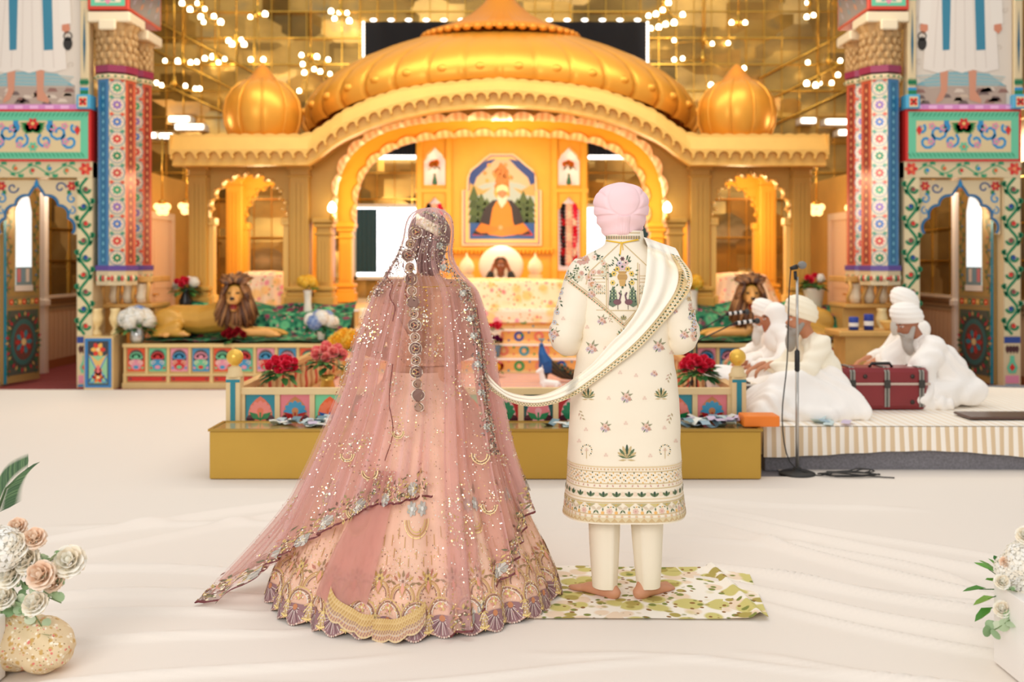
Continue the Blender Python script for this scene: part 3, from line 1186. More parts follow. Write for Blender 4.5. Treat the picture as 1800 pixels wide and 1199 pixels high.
facade(PY, GOLD_SHADED, mat('gold_arch_side', (244, 196, 104), rough=.4, metal=.1), False)  # arch undersides get a paler gold with the light painted in
facade(PB, GOLD_LAMPLIT, GOLD_LAMPLIT, True)

# frieze band and eave that sweep up over the centre
g = G()
N = 320
xs = [-4.08 + 8.16 * k / N for k in range(N + 1)]
g.add([(AX + x, PY - .10, interp(ZB, abs(x)) - .10) for x in xs] + [(AX + x, PY - .12, interp(ZB, abs(x)) + .12) for x in xs],
      [(k, k + 1, N + 2 + k, N + 1 + k) for k in range(N)], smooth=False)
g.add([(AX + x, PY + .15, interp(ZB, abs(x)) - .10) for x in xs] + [(AX + x, PY - .10, interp(ZB, abs(x)) - .10) for x in xs],
      [(k, k + 1, N + 2 + k, N + 1 + k) for k in range(N)])
for k in range(0, N, 4):
    g.ell((AX + xs[k], PY - .11, interp(ZB, abs(xs[k])) - .06), (.03, .02, .022), 6)
g.build('frieze', mat('gold_frieze', (196, 148, 66), rough=.5, metal=.1), pav)  # darker gold puts the shade behind the eave into the colour

# arc length along the eave for even scallops
EY = 12.42
M2 = 1400
ex = [-4.1 + 8.2 * k / M2 for k in range(M2 + 1)]
L = [0]
for a, b in zip(ex, ex[1:]):
    L.append(L[-1] + math.hypot(b - a, interp(ZB, abs(b)) - interp(ZB, abs(a))))
pitch = L[-1] / 56
rows = [[], [], [], [], []]
g = G()
for x, l in zip(ex, L):
    zb, zt = interp(ZB, abs(x)), interp(ZT, abs(x))
    t = (l / pitch) % 1
    sc = .062 * math.sqrt(max(0, 1 - ((t - .5) / .42) ** 2)) if abs(t - .5) < .42 else 0
    tt = ((l / pitch) * 1.0 + .5) % 1
    up = .016 * math.sin(PI * tt)
    rows[0].append((AX + x, EY, zb - .035 + sc))
    rows[1].append((AX + x, EY + .002, zb + .055))
    rows[2].append((AX + x, EY + .08, zt - .03))
    rows[3].append((AX + x, EY + .082, zt + up))
    rows[4].append((AX + x, EY + .2, zt - .02))
g.loft(rows, closed=False, smooth=False)
g.loft([[(p[0], p[1] + .06, p[2]) for p in rows[0]], rows[0]], closed=False, smooth=False)
bl_ = [[], [], [], []]
for x in ex[::5]:
    zb = interp(ZB, abs(x))
    bl_[0].append((AX + x, EY + .07, zb + .05))
    bl_[1].append((AX + x, EY + .07, zb - .10))
    bl_[2].append((AX + x, EY + .05, zb - .14))
    bl_[3].append((AX + x, EY + .16, zb - .15))
g.loft(bl_, closed=False, smooth=False)
k = 0
for x, l in zip(ex, L):                 # small drops between the scallops
    if l >= k * pitch:
        g.ell((AX + x, EY + .02, interp(ZB, abs(x)) - .045), (.022, .022, .03), 8)
        k += 1
for s in (-1, 1):                       # returned ends
    a = ex[0] if s < 0 else ex[-1]
    g.box(min(AX + a, AX + a + s * .02), max(AX + a, AX + a + s * .02), EY, PB, 2.82, 3.08)
g.build('eave', GOLD_EAVE, pav)
g = G()
g.loft([[(AX + x, EY + .1, interp(ZT, abs(x)) - .03) for x in ex[::10]], [(AX + x, 15.0, interp(ZT, abs(x)) - .03) for x in ex[::10]]], closed=False)
g.loft([[(AX + x, EY + .07, interp(ZB, abs(x)) + .07) for x in ex[::10]], [(AX + x, PY, interp(ZB, abs(x)) + .07) for x in ex[::10]]], closed=False)
g.build('roof', mat('roof_gold', (206, 150, 58), rough=.5), pav)

# main ribbed dome, an oval vault with a lotus cap
DC = 13.95
prof = [(.99, 0), (1.015, .08), (1.02, .18), (1.0, .3), (.95, .44), (.86, .58), (.74, .71), (.60, .83), (.47, .92), (.36, .985), (.33, 1.0)]
NA = 432
NR = 36


def domept(a, i, grow=0.0):
    r, t = prof[i]
    ca, sa = math.cos(a), math.sin(a)
    z0 = 3.22 + .60 * (abs(sa) ** 1.6)
    ribp = (a / (2 * PI) * NR) % 1
    d = min(ribp, 1 - ribp)
    rb = .012 * math.sin(PI * ribp) - .02 * math.exp(-(d / .045) ** 2)
    rr = r + rb * (.9 - .6 * t) + grow
    return (AX + 2.70 * rr * ca, DC + 1.30 * rr * sa, lerp(z0, 4.66, t))


g = G()
g.loft([[domept(2 * PI * k / NA, i) for k in range(NA)] for i in range(len(prof))], smooth=True)
dm = g.build('main_dome', GOLD_DOME, pav)
bm_ = G()
bm_.ell((0, 0, 0), (1, 1, 1), 14)
bm_ = mesh_only(bm_, 'petal_boss', GOLD_DOME)
for k in range(NR):                      # petal bosses between the ribs
    a = 2 * PI * (k + .5) / NR
    if math.sin(a) > .1:
        continue
    p = Vector(domept(a, 2))
    inst(bm_, dm, p + Vector((0, .035, 0)), sc=(.085, .05, .06))
g = G()
cp = [(1.06, 4.60), (1.03, 4.66), (.86, 4.72), (.64, 4.80), (.42, 4.93), (.26, 5.08), (.16, 5.2), (.2, 5.28), (.14, 5.36), (.06, 5.42), (.02, 5.6)]
ribf = lambda a, z: .03 * abs(math.sin(a * 22)) if z < 4.95 else 0
g.lathe([(r, z) for r, z in cp], (AX, DC, 0), 176, sy=.75, rib=ribf)
for k in range(44):
    a = 2 * PI * k / 44
    g.ell((AX + 1.06 * math.cos(a), DC + .79 * math.sin(a), 4.61), (.07, .06, .05), 8)
g.build('lotus_cap', mat('gold_cap', (228, 146, 44), rough=.42, metal=.35), dm)

for s in (-1, 1):
    c = (AX + s * 3.09, 12.98, 0)
    g = G()
    pr = [(.36, 3.0), (.43, 3.12), (.485, 3.27), (.5, 3.42), (.475, 3.57), (.40, 3.70), (.30, 3.79), (.22, 3.83)]
    g.lathe(pr, c, 128, rib=lambda a, z: .03 * abs(math.sin(a * 5 + .4)) ** .5 - .015)
    sd = g.build('corner_dome', GOLD_DOME, pav)
    g = G()
    for k in range(10):
        a = (k * PI - .4) / 5
        pts = [(c[0] + r * 1.0 * math.cos(a), c[1] + r * 1.0 * math.sin(a), z) for r, z in pr]
        g.tube(pts, .016, 6)
    g.build('dome_rib', GOLD_DOME, sd)
    g = G()
    g.lathe([(.29, 3.77), (.27, 3.80), (.19, 3.85), (.13, 3.92), (.10, 3.97), (.07, 4.01), (.02, 4.06)], c, 60, rib=lambda a, z: .10 * abs(math.sin(a * 6)) if z < 3.82 else .03)
    g.ell((c[0], c[1], 4.0), .05, 10)
    g.build('dome_cap', mat('gold_cap'), sd)

# lamps under the arch
def wall_lamp(x, y, z, lab):
    t = thing('wall_lamp', lab, 'lamp', (x, y, z), 'warm lamps on the pavilion pillars')
    g = G()
    g.lathe([(.0, -.1), (.03, -.09), (.035, -.05), (.015, -.03), (.02, 0)], (x, y, z), 12)
    g.tube([(x, y, z - .05), (x, y + .09, z - .06)], .012, 6)
    g.build('bracket', BRASS, t)
    g = G()
    g.lathe([(.02, 0), (.05, .02), (.055, .07), (.03, .12), (.005, .14)], (x, y, z), 14)
    g.build('lamp_shade', GLOW, t)


wall_lamp(AX - 2.16, 12.83, 2.12, 'glowing warm lamp on the pillar left of the main arch')
wall_lamp(AX + 2.16, 12.83, 2.12, 'glowing warm lamp on the pillar right of the main arch')

# ------------------------------------------------------------------ the altar wall under the canopy
AY = 15.5
alt = thing('altar_screen', 'tall golden panelled altar screen with small arched niches', 'altar', (AX, AY, .88))
g = G()
niches = []
for s in (-1, 1):
    xc = s * 1.05
    for z0, z1 in ((2.68, 3.26), (1.35, 2.48)):
        niches.append((xc, z0, z1))


def niche_outline(xc, z0, z1, w=.17):
    zs = z1 - .2
    return [(xc - w, z0), (xc - w, zs), (xc - w * .8, zs + .05), (xc - w * .7, zs + .1), (xc - w * .3, z1 - .04), (xc, z1 + .02), (xc + w * .3, z1 - .04), (xc + w * .7, zs + .1),
            (xc + w * .8, zs + .05), (xc + w, zs), (xc + w, z0)]


Mf = YZ(AY)
tri = tessellate_polygon([[Vector((u, v, 0)) for u, v in [(-1.30, .88), (1.30, .88), (1.30, 3.5), (-1.30, 3.5)]]] + [[Vector((u, v, 0)) for u, v in niche_outline(*n)] for n in niches])
allp = [(-1.30, .88), (1.30, .88), (1.30, 3.5), (-1.30, 3.5)] + [p for n in niches for p in niche_outline(*n)]
g.add([Mf(u, v, 0) for u, v in allp], tri)
for n in niches:
    o2 = niche_outline(*n)
    k = len(o2)
    g.add([Mf(u, v, 0) for u, v in o2] + [Mf(u, v, -.2) for u, v in o2], [(i, (i + 1) % k, k + (i + 1) % k, k + i) for i in range(k)])
    g.add([Mf(u, v, .02) for u, v in o2] + [Mf(n[0] + (u - n[0]) * 1.14, v + (.02 if v > n[1] + .1 else -.02), .02) for u, v in o2],
          [(i, (i + 1) % k, k + (i + 1) % k, k + i) for i in range(k)])
for x in (-1.28, -.82, .82, 1.28):
    g.box(AX + x - .05, AX + x + .05, AY - .06, AY + .02, .88, 3.5, bev=.012)
for z in (3.44, 2.56):
    g.box(AX - 1.34, AX - .8, AY - .07, AY + .02, z, z + .06)
    g.box(AX + .8, AX + 1.34, AY - .07, AY + .02, z, z + .06)
g.box(AX - 1.36, AX + 1.36, AY - .1, AY + .1, 3.5, 3.6, bev=.01)
g.box(AX - 1.34, AX + 1.34, AY, AY + .3, .88, .9)
g.build('panel', mat('altar_gold', (242, 180, 60), rough=.4, metal=.12, var=.05), alt)
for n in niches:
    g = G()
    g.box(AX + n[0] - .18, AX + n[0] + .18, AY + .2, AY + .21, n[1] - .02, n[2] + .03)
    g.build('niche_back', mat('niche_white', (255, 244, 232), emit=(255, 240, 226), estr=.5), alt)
g = G()
g.box(AX - .8, AX + .8, AY - .16, AY, 1.66, 1.70, bev=.008)
for k in range(26):
    x = AX - .77 + k * .0616
    g.ell((x, AY - .13, 1.64), (.026, .03, .035), 8)
g.build('dentil_shelf', mat('altar_gold'), alt)
g = G()                                 # lit strip over the altar
for k in range(5):
    g.ell((AX + (k - 2) * .22, AY - .06, 3.60), (.15, .05, .10), 14)
for s in (-1, 1):
    g.ell((AX + s * 1.02, AY - .06, 3.57), (.13, .05, .085), 14)
g.build('lit_valance', GLOWW, alt)

# framed painting of a seated elder
pt = thing('framed_painting', 'arched framed painting of a seated bearded elder in orange robes', 'painting', (AX, AY - .07, 1.75))
K = 112.9 * 1.005


def pxm(px, py):
    return ((px - 878) / K, CAMZ - (py - 460) / K)


fo = [pxm(*p) for p in [(808, 432), (808, 334), (816, 334), (817, 312), (823, 298), (836, 288), (848, 277), (858, 270), (898, 270), (908, 277), (920, 288), (933, 298), (939, 312), (940, 334), (948, 334), (948, 432)]]
cx0, cz0 = pxm(878, 355)
ins = lambda k, kk: [(cx0 + (u - cx0) * k, cz0 + (v - cz0) * kk) for u, v in fo]
g = G()
Mp = YZ(AY - .07)
g.plate(fo, lambda u, v, h: Mp(u, v, h), .05, (250, 226, 190))
q = D(g, lambda u, v, h: Mp(u, v, h), .003)
q.conc(ins(.955, .965), (92, 86, 150), 0)
q.conc(ins(.92, .94), (246, 206, 140), 1)
g.build('frame', PAINT, pt)
g = G()
q = D(g, lambda u, v, h: Mp(u, v, h), .007, .001)
io = ins(.845, .875)
q.conc(io, (206, 190, 166), 0)
A = lambda *pts: [pxm(*p) for p in pts]
q.conc(A((822, 345), (822, 305), (832, 297), (850, 283), (868, 279), (850, 296), (834, 312)), (36, 70, 160), 1)
q.conc(A((936, 345), (936, 305), (926, 297), (908, 283), (890, 279), (906, 296), (924, 312)), (36, 70, 160), 1)
q.conc(A((822, 334), (850, 322), (878, 318), (908, 322), (936, 334), (936, 420), (822, 420)), (170, 196, 210), 1)
q.conc(A((822, 322), (845, 334), (860, 330), (845, 342), (822, 345)), (196, 170, 110), 2)
q.conc(A((936, 322), (913, 334), (898, 330), (913, 342), (936, 345)), (196, 170, 110), 2)
for x0, hh in ((829, 60), (842, 48), (852, 40), (916, 52), (928, 44), (906, 40)):
    for k in range(4):
        q.conc(A((x0 - 10, 392 - k * hh * .22), (x0, 392 - hh * .45 - k * hh * .22), (x0 + 10, 392 - k * hh * .22)), [(60, 84, 52), (74, 100, 60)][k % 2], 3 + k * .2)
q.conc(A((822, 392), (936, 392), (936, 420), (822, 420)), (46, 92, 176), 4)
for k in range(26):                     # blossom of the tree over the figure
    a = R.uniform(0, 2 * PI)
    rr = R.uniform(.05, 1)
    u, v = pxm(878 + 34 * rr * math.cos(a), 308 + 26 * rr * math.sin(a))
    q.flower(u, v, .035, 5, [(230, 160, 70), (214, 130, 60)][k % 2], (250, 220, 140), 5)
q.conc(A((866, 345), (868, 300), (876, 285), (890, 300), (892, 345)), (196, 124, 44), 6)
q.disc(*pxm(878, 338), .12, (226, 170, 80), 7, 20)
q.conc(A((826, 414), (838, 396), (920, 396), (934, 414)), (200, 60, 40), 7)
q.conc(A((862, 352), (848, 366), (838, 395), (826, 412), (852, 414), (878, 412), (906, 414), (930, 412), (918, 395), (908, 366), (896, 352)), (44, 36, 46), 8)
q.conc(A((869, 354), (862, 366), (858, 390), (854, 412), (878, 416), (906, 412), (898, 390), (895, 366), (889, 354)), (216, 136, 36), 9)
q.conc(A((842, 392), (832, 405), (842, 410), (866, 408), (880, 400), (862, 398)), (206, 124, 34), 10)
q.conc(A((916, 392), (926, 405), (912, 412), (884, 410), (872, 402), (896, 398)), (210, 130, 40), 10.5)
q.disc(*pxm(876, 400), .035, (224, 164, 120), 11)
q.disc(*pxm(879, 342), .078, (196, 138, 100), 10, 14, ry=.095)
q.conc(A((870, 343), (872, 356), (878, 366), (886, 356), (888, 343), (879, 349)), (226, 222, 220), 11)
q.conc(A((868, 338), (870, 328), (879, 324), (888, 328), (890, 338), (879, 334)), (246, 226, 190), 12)
for u in (875, 883):
    q.disc(*pxm(u, 340), .009, (70, 50, 40), 13)
g.build('canvas', PAINT, pt)

# floral throne in the middle and the floral mounds in the two wings
def soft_mound(name, x0, x1, y0, y1, z0, z1, m, label, cat, group=None, n=3.2, rough=.02, slope=.25, top=.55):
    g = G()
    NU, NV = 48, 26
    def fn(u, v):
        a = 2 * PI * u
        t = v
        cx, cy = (x0 + x1) / 2, (y0 + y1) / 2
        c, s_ = math.cos(a), math.sin(a)
        ex = (abs(c) ** n + abs(s_) ** n) ** (-1 / n)
        if t < .6:
            f = t / .6
            r = lerp(1, 1 - slope, f)
            z = lerp(z0, lerp(z0, z1, .86), f)
        else:
            f = (t - .6) / .4
            r = (1 - slope) * math.cos(f * PI / 2)
            z = lerp(lerp(z0, z1, .86), z1, math.sin(f * PI / 2))
        x = cx + (x1 - x0) / 2 * ex * c * r
        y = cy + (y1 - y0) / 2 * ex * s_ * r
        w2 = rough * noise.noise((x * 6, y * 6, z * 6)) + rough * .8 * math.sin(a * 26) * max(0, 1 - t * 1.4)
        return (x + w2 * c, y + w2 * s_, z + w2 * .4 * (t > .05))
    g.grid(NU * 3, NV, fn)
    o = g.build(name, m)
    tag(o, label, cat, group)
    return o


soft_mound('throne_cloth', AX - 1.15, AX + 1.10, 12.50, 13.75, .885, 1.27, FLORAL_Y, 'wide floral cloth covered throne below the central painting', 'throne', slope=.12)
soft_mound('floral_bolster', AX - 3.74, AX - 2.70, 13.2, 14.2, .885, 1.36, FLORAL, 'pink floral cloth mound under the left wing arch behind the lion', 'bolster', 'floral cloth mounds in the wings', slope=.3)
soft_mound('floral_bolster', AX + 2.74, AX + 3.80, 13.2, 14.2, .885, 1.34, FLORAL, 'pink floral cloth mound under the right wing arch near the singers', 'bolster', 'floral cloth mounds in the wings', slope=.3)
# low pink floral runner in front of the throne
g = G()
g.grid(60, 8, lambda u, v: (lerp(-1.9, 1.55, u), 12.355 - .010 * math.sin(u * 60) * (1 - v) if v < .7 else 12.355 + (v - .7) * .6, lerp(.73, .905, min(1, v / .7)) + .003 * math.sin(u * 90)))
o = g.build('floral_runner', FLORAL)
tag(o, 'pink floral runner hanging over the top step below the throne', 'cloth')

# white cushion, little domed ornaments
g = G()
g.ell((AX, 14.62, 1.42), (.33, .10, .30), 26)
o = g.build('round_cushion', mat('white_cushion', (252, 246, 240), rough=.8))
tag(o, 'round white cushion behind the seated reader at the throne', 'cushion')
for s, sd in ((-1, 'left'), (1, 'right')):
    t = thing('domed_ornament', 'small white domed ornament on the %s of the seated reader' % sd, 'ornament', (AX + s * .55, 14.5, .88), 'white domed ornaments by the throne')
    x = AX + s * .50
    g = G()
    g.box(x - .07, x + .07, 14.45, 14.59, .88, 1.24)
    g.lathe([(.1, 1.22), (.105, 1.26), (.10, 1.30)], (x, 14.52, 0), 16)
    g.build('plinth', mat('ornament_cream', (240, 214, 170), rough=.5), t)
    g = G()
    g.lathe([(.06, 1.29), (.105, 1.36), (.11, 1.42), (.09, 1.48), (.05, 1.53), (.02, 1.56), (.008, 1.61)], (x, 14.52, 0), 24, rib=lambda a, z: .02 * math.sin(a * 12))
    g.build('dome', mat('ornament_white', (250, 232, 208), rough=.4), t)

# bright windows reflected in the mirror wall, modelled as real ones with dark curtains
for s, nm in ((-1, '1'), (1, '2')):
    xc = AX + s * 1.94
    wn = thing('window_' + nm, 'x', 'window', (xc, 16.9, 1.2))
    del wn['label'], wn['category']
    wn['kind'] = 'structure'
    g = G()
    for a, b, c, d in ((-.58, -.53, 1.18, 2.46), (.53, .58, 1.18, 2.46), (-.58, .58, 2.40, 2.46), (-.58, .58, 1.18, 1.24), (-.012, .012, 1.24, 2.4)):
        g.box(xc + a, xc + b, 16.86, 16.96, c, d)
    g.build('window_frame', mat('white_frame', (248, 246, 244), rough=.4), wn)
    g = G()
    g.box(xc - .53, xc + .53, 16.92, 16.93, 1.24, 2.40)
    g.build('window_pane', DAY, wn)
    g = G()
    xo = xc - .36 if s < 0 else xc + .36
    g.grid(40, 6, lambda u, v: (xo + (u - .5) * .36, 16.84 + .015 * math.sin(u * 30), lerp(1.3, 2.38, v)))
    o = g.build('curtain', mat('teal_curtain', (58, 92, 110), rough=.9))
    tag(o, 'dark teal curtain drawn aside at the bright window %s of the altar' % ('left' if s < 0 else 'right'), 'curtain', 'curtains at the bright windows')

# reflected dark drapes with string lights, modelled as cloth on the mirrored wall
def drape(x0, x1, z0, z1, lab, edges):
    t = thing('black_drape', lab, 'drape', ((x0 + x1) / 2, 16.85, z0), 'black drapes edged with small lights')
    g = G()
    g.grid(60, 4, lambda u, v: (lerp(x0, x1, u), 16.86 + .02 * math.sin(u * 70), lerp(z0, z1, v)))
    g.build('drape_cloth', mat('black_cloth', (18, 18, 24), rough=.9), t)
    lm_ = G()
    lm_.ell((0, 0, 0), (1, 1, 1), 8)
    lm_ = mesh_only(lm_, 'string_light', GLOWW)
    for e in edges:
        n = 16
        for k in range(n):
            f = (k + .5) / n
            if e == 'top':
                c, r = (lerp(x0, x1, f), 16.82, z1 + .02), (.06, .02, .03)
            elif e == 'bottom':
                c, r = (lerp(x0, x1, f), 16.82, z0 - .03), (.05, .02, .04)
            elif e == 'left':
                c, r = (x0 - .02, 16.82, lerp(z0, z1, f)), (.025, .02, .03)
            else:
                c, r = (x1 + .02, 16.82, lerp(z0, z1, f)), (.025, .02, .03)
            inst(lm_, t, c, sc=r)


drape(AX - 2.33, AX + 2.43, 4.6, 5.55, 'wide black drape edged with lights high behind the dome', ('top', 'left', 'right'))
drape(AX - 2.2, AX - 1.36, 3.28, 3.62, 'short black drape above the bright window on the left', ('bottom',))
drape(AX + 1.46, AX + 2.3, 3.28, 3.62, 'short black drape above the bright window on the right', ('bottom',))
# ------------------------------------------------------------------ painted portals left and right
PC = {'cream': (228, 206, 164), 'mint': (110, 206, 166), 'green': (24, 130, 84), 'blue': (52, 150, 206), 'red': (222, 48, 40), 'pink': (236, 150, 176), 'lilac': (224, 150, 210),
      'navy': (40, 70, 150), 'teal': (34, 140, 160), 'purple': (110, 50, 140), 'orange': (236, 110, 50)}
PX0 = 5.43      # portal centre from the axis


def zpx(py, Y=11.66):
    return CAMZ - (py - 460) / FPX * Y


def portal(s, side):
    Y = 11.66
    xc = AX + s * PX0
    t = thing('painted_portal', 'tall painted doorway portal with floral strips and a cusped arch on the %s' % side, 'portal', (xc, Y, 0), 'painted portals')
    X = lambda u: xc + s * u * .00667     # u in picture pixels from the centre, + away from the shrine
    # posts
    for nm, u0, u1 in (('inner', -102, -74), ('outer', 73, 103)):
        g = G()
        a, b = sorted((X(u0), X(u1)))
        g.box(a, b, Y, Y + .35, 0, zpx(285), PC['cream'])
        q = D(g, XZ(Y), h=.004, dh=.0015)
        q.rect(a + .012, zpx(590), b - .012, zpx(310), (232, 214, 170), 0)
        q.vine((a + b) / 2, zpx(588), (a + b) / 2, zpx(312), (b - a) * .98, .40, PC['green'], [PC['red'], PC['navy'], (150, 70, 70)], 1, .034)
        m = (a + b) / 2
        hw = (b - a) / 2 - .02
        q.rect(a + .005, zpx(603), b - .005, zpx(592), PC['navy'], 1)
        for k in range(4):
            q.petal(m - hw * .7 + k * hw * .47, zpx(622), PI / 2, .1, .05, (90, 50, 50), 1)
        q.conc([(m - hw * .3, zpx(625)), (m + hw * .3, zpx(625)), (m + hw * .35, zpx(635)), (m + hw * .8, zpx(646)), (m + hw * .5, zpx(656)), (m - hw * .5, zpx(656)), (m - hw * .8, zpx(646)), (m - hw * .35, zpx(635))], PC['mint'], 1)
        q.leaf(m, zpx(653), PI / 2, .1, .07, PC['red'], 2)
        q.rect(a + .02, zpx(674), b - .02, zpx(660), PC['pink'], 1)
        q.rect(a + .015, zpx(680), b - .015, zpx(676), PC['blue'], 1)
        q.rect(a + .015, zpx(684), b - .015, zpx(681), PC['red'], 1)
        g.build('post', PAINTG, t)
    # lintel with a vine strip, mint panel
    g = G()
    a, b = sorted((X(-102), X(103)))
    g.box(a, b, Y - .01, Y + .35, zpx(312), zpx(284), PC['cream'])
    q = D(g, XZ(Y - .01), h=.004, dh=.0015)
    q.vine(a + .17, zpx(298), b - .17, zpx(298), .15, .40, (60, 170, 120), [PC['blue'], PC['orange'], PC['red']], 0, .014)
    for xx in (a + .08, b - .08):
        q.flower(xx, zpx(297), .08, 6, [PC['red'], (236, 90, 60)], (250, 150, 100), 1)
    g.build('vine_lintel', PAINTG, t)
    g = G()
    g.box(a + .01, b - .01, Y - .03, Y + .3, zpx(284), zpx(193), PC['red'])
    q = D(g, XZ(Y - .03), h=.004, dh=.0015)
    q.rect(a + .04, zpx(280), b - .04, zpx(197), PC['mint'], 0)
    z0, z1 = zpx(268), zpx(213)
    for k in range(26):                     # brushed marks in the mint border
        u = a + .08 + (b - a - .16) * k / 25
        q.leaf(u, zpx(210) + .02, .9, .09, .025, (70, 170, 130), 1)
        q.leaf(u, zpx(278), 2.2, .09, .025, (70, 170, 130), 1)
    q.rect(a + .13, z0, b - .13, z1, (232, 208, 160), 1)
    m, zm = (a + b) / 2, (z0 + z1) / 2
    for sg in (-1, 1):
        for (du, dv, r, tn) in ((.14, -.05, .09, 1.1), (.30, .05, .11, 1.2), (.43, -.06, .10, 1.1), (.22, .1, .06, 1), (.5, .09, .06, 1)):
            if m + sg * du > b - .14 or m + sg * du < a + .14:
                continue
            q.curl(m + sg * du, zm + dv, r, PI / 2 + sg * .6, tn, .032, PC['blue'], 2, sg)
        for k, (du, dv) in enumerate(((.24, .1), (.38, -.06), (.37, .12), (.16, -.1))):
            q.flower(m + sg * du, zm + dv, .045, 5, PC['pink'], PC['mint'], 3)
        for k in range(5):
            q.leaf(m + sg * .03, zm + .11, PI / 2 + sg * (PI * .42 + k * .2), .19 - .01 * k, .07, [(24, 128, 60), (40, 150, 74)][k % 2], 4)
        q.leaf(m + sg * .52, zm + .13, -PI / 2, .12, .07, PC['red'], 4)
        q.rect(m + sg * .2 - .03, z1 - .09, m + sg * .2 + .03, z1, PC['blue'], 3)
    q.flower(m, zm + .15, .07, 6, PC['red'], (250, 200, 120), 5)
    q.flower(m, zm - .12, .06, 6, PC['mint'], PC['orange'], 4)
    g.build('mint_panel', PAINTG, t)
    g = G()
    g.box(a + .03, b - .03, Y - .02, Y + .3, zpx(193), zpx(184), PC['lilac'])
    q = D(g, XZ(Y - .02), h=.004)
    for k in range(7):
        q.rect(a + .1 + k * .18, zpx(192), a + .2 + k * .18, zpx(186), (250, 190, 236), 0)
    g.build('lilac_strip', PAINTG, t)
    # small side columns of the picture
    for u0, u1 in ((-98, -83), (88, 103)):
        g = G()
        c0, c1 = sorted((X(u0), X(u1)))
        m = (c0 + c1) / 2
        g.box(c0, c1, Y - .05, Y + .1, zpx(190), zpx(-40), PC['cream'], bev=.01)
        g.box(c0 - .03, c1 + .03, Y - .09, Y + .1, zpx(193), zpx(168), (90, 180, 220), bev=.01)
        q = D(g, XZ(Y - .09), h=.004, dh=.0015)
        q.rect(m - .05, zpx(190), m + .05, zpx(172), (240, 220, 170), 0)
        q.flower(m, zpx(181), .055, 4, PC['red'], (40, 60, 30), 1, a0=PI / 4)
        q = D(g, XZ(Y - .05), h=.004, dh=.0015)
        q.leaf(m, zpx(132), PI / 2, .78, .03, (20, 100, 130), 1)
        q.rect(c0, zpx(168), c1, zpx(160), PC['green'], 0)
        q.rect(c0 - .0, zpx(160), c1, zpx(155), PC['blue'], 0)
        for k in range(4):
            q.leaf(lerp(c0, c1, (k + .5) / 4), zpx(153), PI / 2, .1, .035, PC['green'], 1)
        q.rect(c0, zpx(2), c1, zpx(-10), PC['mint'], 0)
        g.build('picture_column', PAINTG, t)
    # cusped arch plate
    g = G()
    x0, x1 = sorted((X(-71), X(71)))
    zt, zs = zpx(316), zpx(412)
    ap = arch_pts(x0 + .05, x1 - .05, zs, zpx(343), 7, .26, 1.7)
    mid = (x0 + x1) / 2
    ap = [(u, v + .10 * max(0, 1 - abs(u - mid) / .12) ** 1.5) for u, v in ap]
    g.plate([(x0, zs), (x0, zt), (x1, zt), (x1, zs), (x1 - .05, zs)] + ap[::-1] + [(x0 + .05, zs)], lambda u, v, h: (u, Y + .05 - h, v), .05, (230, 208, 166), (200, 170, 110))
    q = D(g, lambda u, v, h: (u, Y + .05 - h, v), .004, .0015)
    q.stroke([(u, v + .012) for u, v in ap], .032, (40, 110, 160), 0)
    for sg in (-1, 1):
        e = x0 + .06 if sg < 0 else x1 - .06
        q.flower(e, zt - .07, .06, 6, [PC['red'], (200, 40, 50)], (250, 150, 90), 2)
        q.curl(mid + sg * .28, zt - .09, .07, 0, 1, .018, (60, 90, 140), 1, sg)
        q.curl(e - sg * .0, zt - .22, .06, PI / 2, 1, .02, PC['blue'], 1, sg)
        q.leaf(mid + sg * .36, zt - .17, PI / 2 - sg * .6, .08, .05, PC['green'], 1)
        q.curl(e, zt - .36, .05, PI / 2, 1, .016, PC['blue'], 1, -sg)
    q.leaf(mid, zpx(343) + .08, PI / 2, .12, .06, (40, 140, 200), 2)
    g.build('arch_plate', PAINTG, t)
    # big picture of a robed figure, feet showing
    pc = thing('robed_figure_picture', 'tall picture of a standing figure in white robe and blue sash, %s side' % side, 'picture', (xc, Y - .02, zpx(190)), 'tall pictures over the portals')
    g = G()
    pa, pb = sorted((X(-82), X(87)))
    mM = lambda u, v, h: (xc + s * (u - 3) * .00667, Y - .01 - h, zpx(v))
    if s < 0:
        mM = lambda u, v, h: (xc + (u - 10) * .00667 * 1.02, Y - .01 - h, zpx(v))
    g.box(pa, pb, Y - .01, Y + .05, zpx(186), zpx(-40), (226, 214, 200))
    q = D(g, mM, .003, .001)
    q.rect(-80, 186, 80, 150, (186, 164, 150), 0)
    q.conc([(-80, 150), (-40, 128), (0, 126), (50, 130), (80, 152), (60, 150), (-60, 152)], (130, 176, 186), 1)
    for k in range(8):
        q.stroke([(-78 + k * 3, 134 + 3 * k), (-20, 130 + 3 * k), (40, 132 + 3 * k), (78 - k * 2, 136 + 2.4 * k)], 1.2, [(160, 196, 200), (206, 196, 180)][k % 2], 1.5)
    for k in range(22):
        u, v = R.uniform(-76, 76), R.uniform(155, 182)
        q.conc([(u - 9, v + 3), (u - 4, v - 4), (u + 6, v - 3), (u + 10, v + 3)], R.choice([(206, 184, 164), (150, 110, 100), (220, 202, 186), (120, 100, 96)]), 2)
    for k in range(16):
        u = R.choice([R.uniform(-78, -56), R.uniform(56, 78)])
        q.curl(u, R.uniform(0, 120), 6, R.uniform(0, 6), 1, .8, (196, 180, 164), 1)
    for sg in (-1, 1):
        f = 25 * sg - 4
        q.conc([(f - 8, 120), (f + 7, 120), (f + 5, 160), (f + sg * 9 + 6, 176), (f + sg * 14, 182), (f + sg * 4 - 10, 176), (f - 6, 160)], (214, 150, 122), 3)
    q.conc([(-52, -40), (52, -40), (62, 50), (66, 122), (40, 128), (22, 123), (2, 129), (-18, 123), (-40, 129), (-66, 122), (-62, 50)], (238, 228, 218), 4)
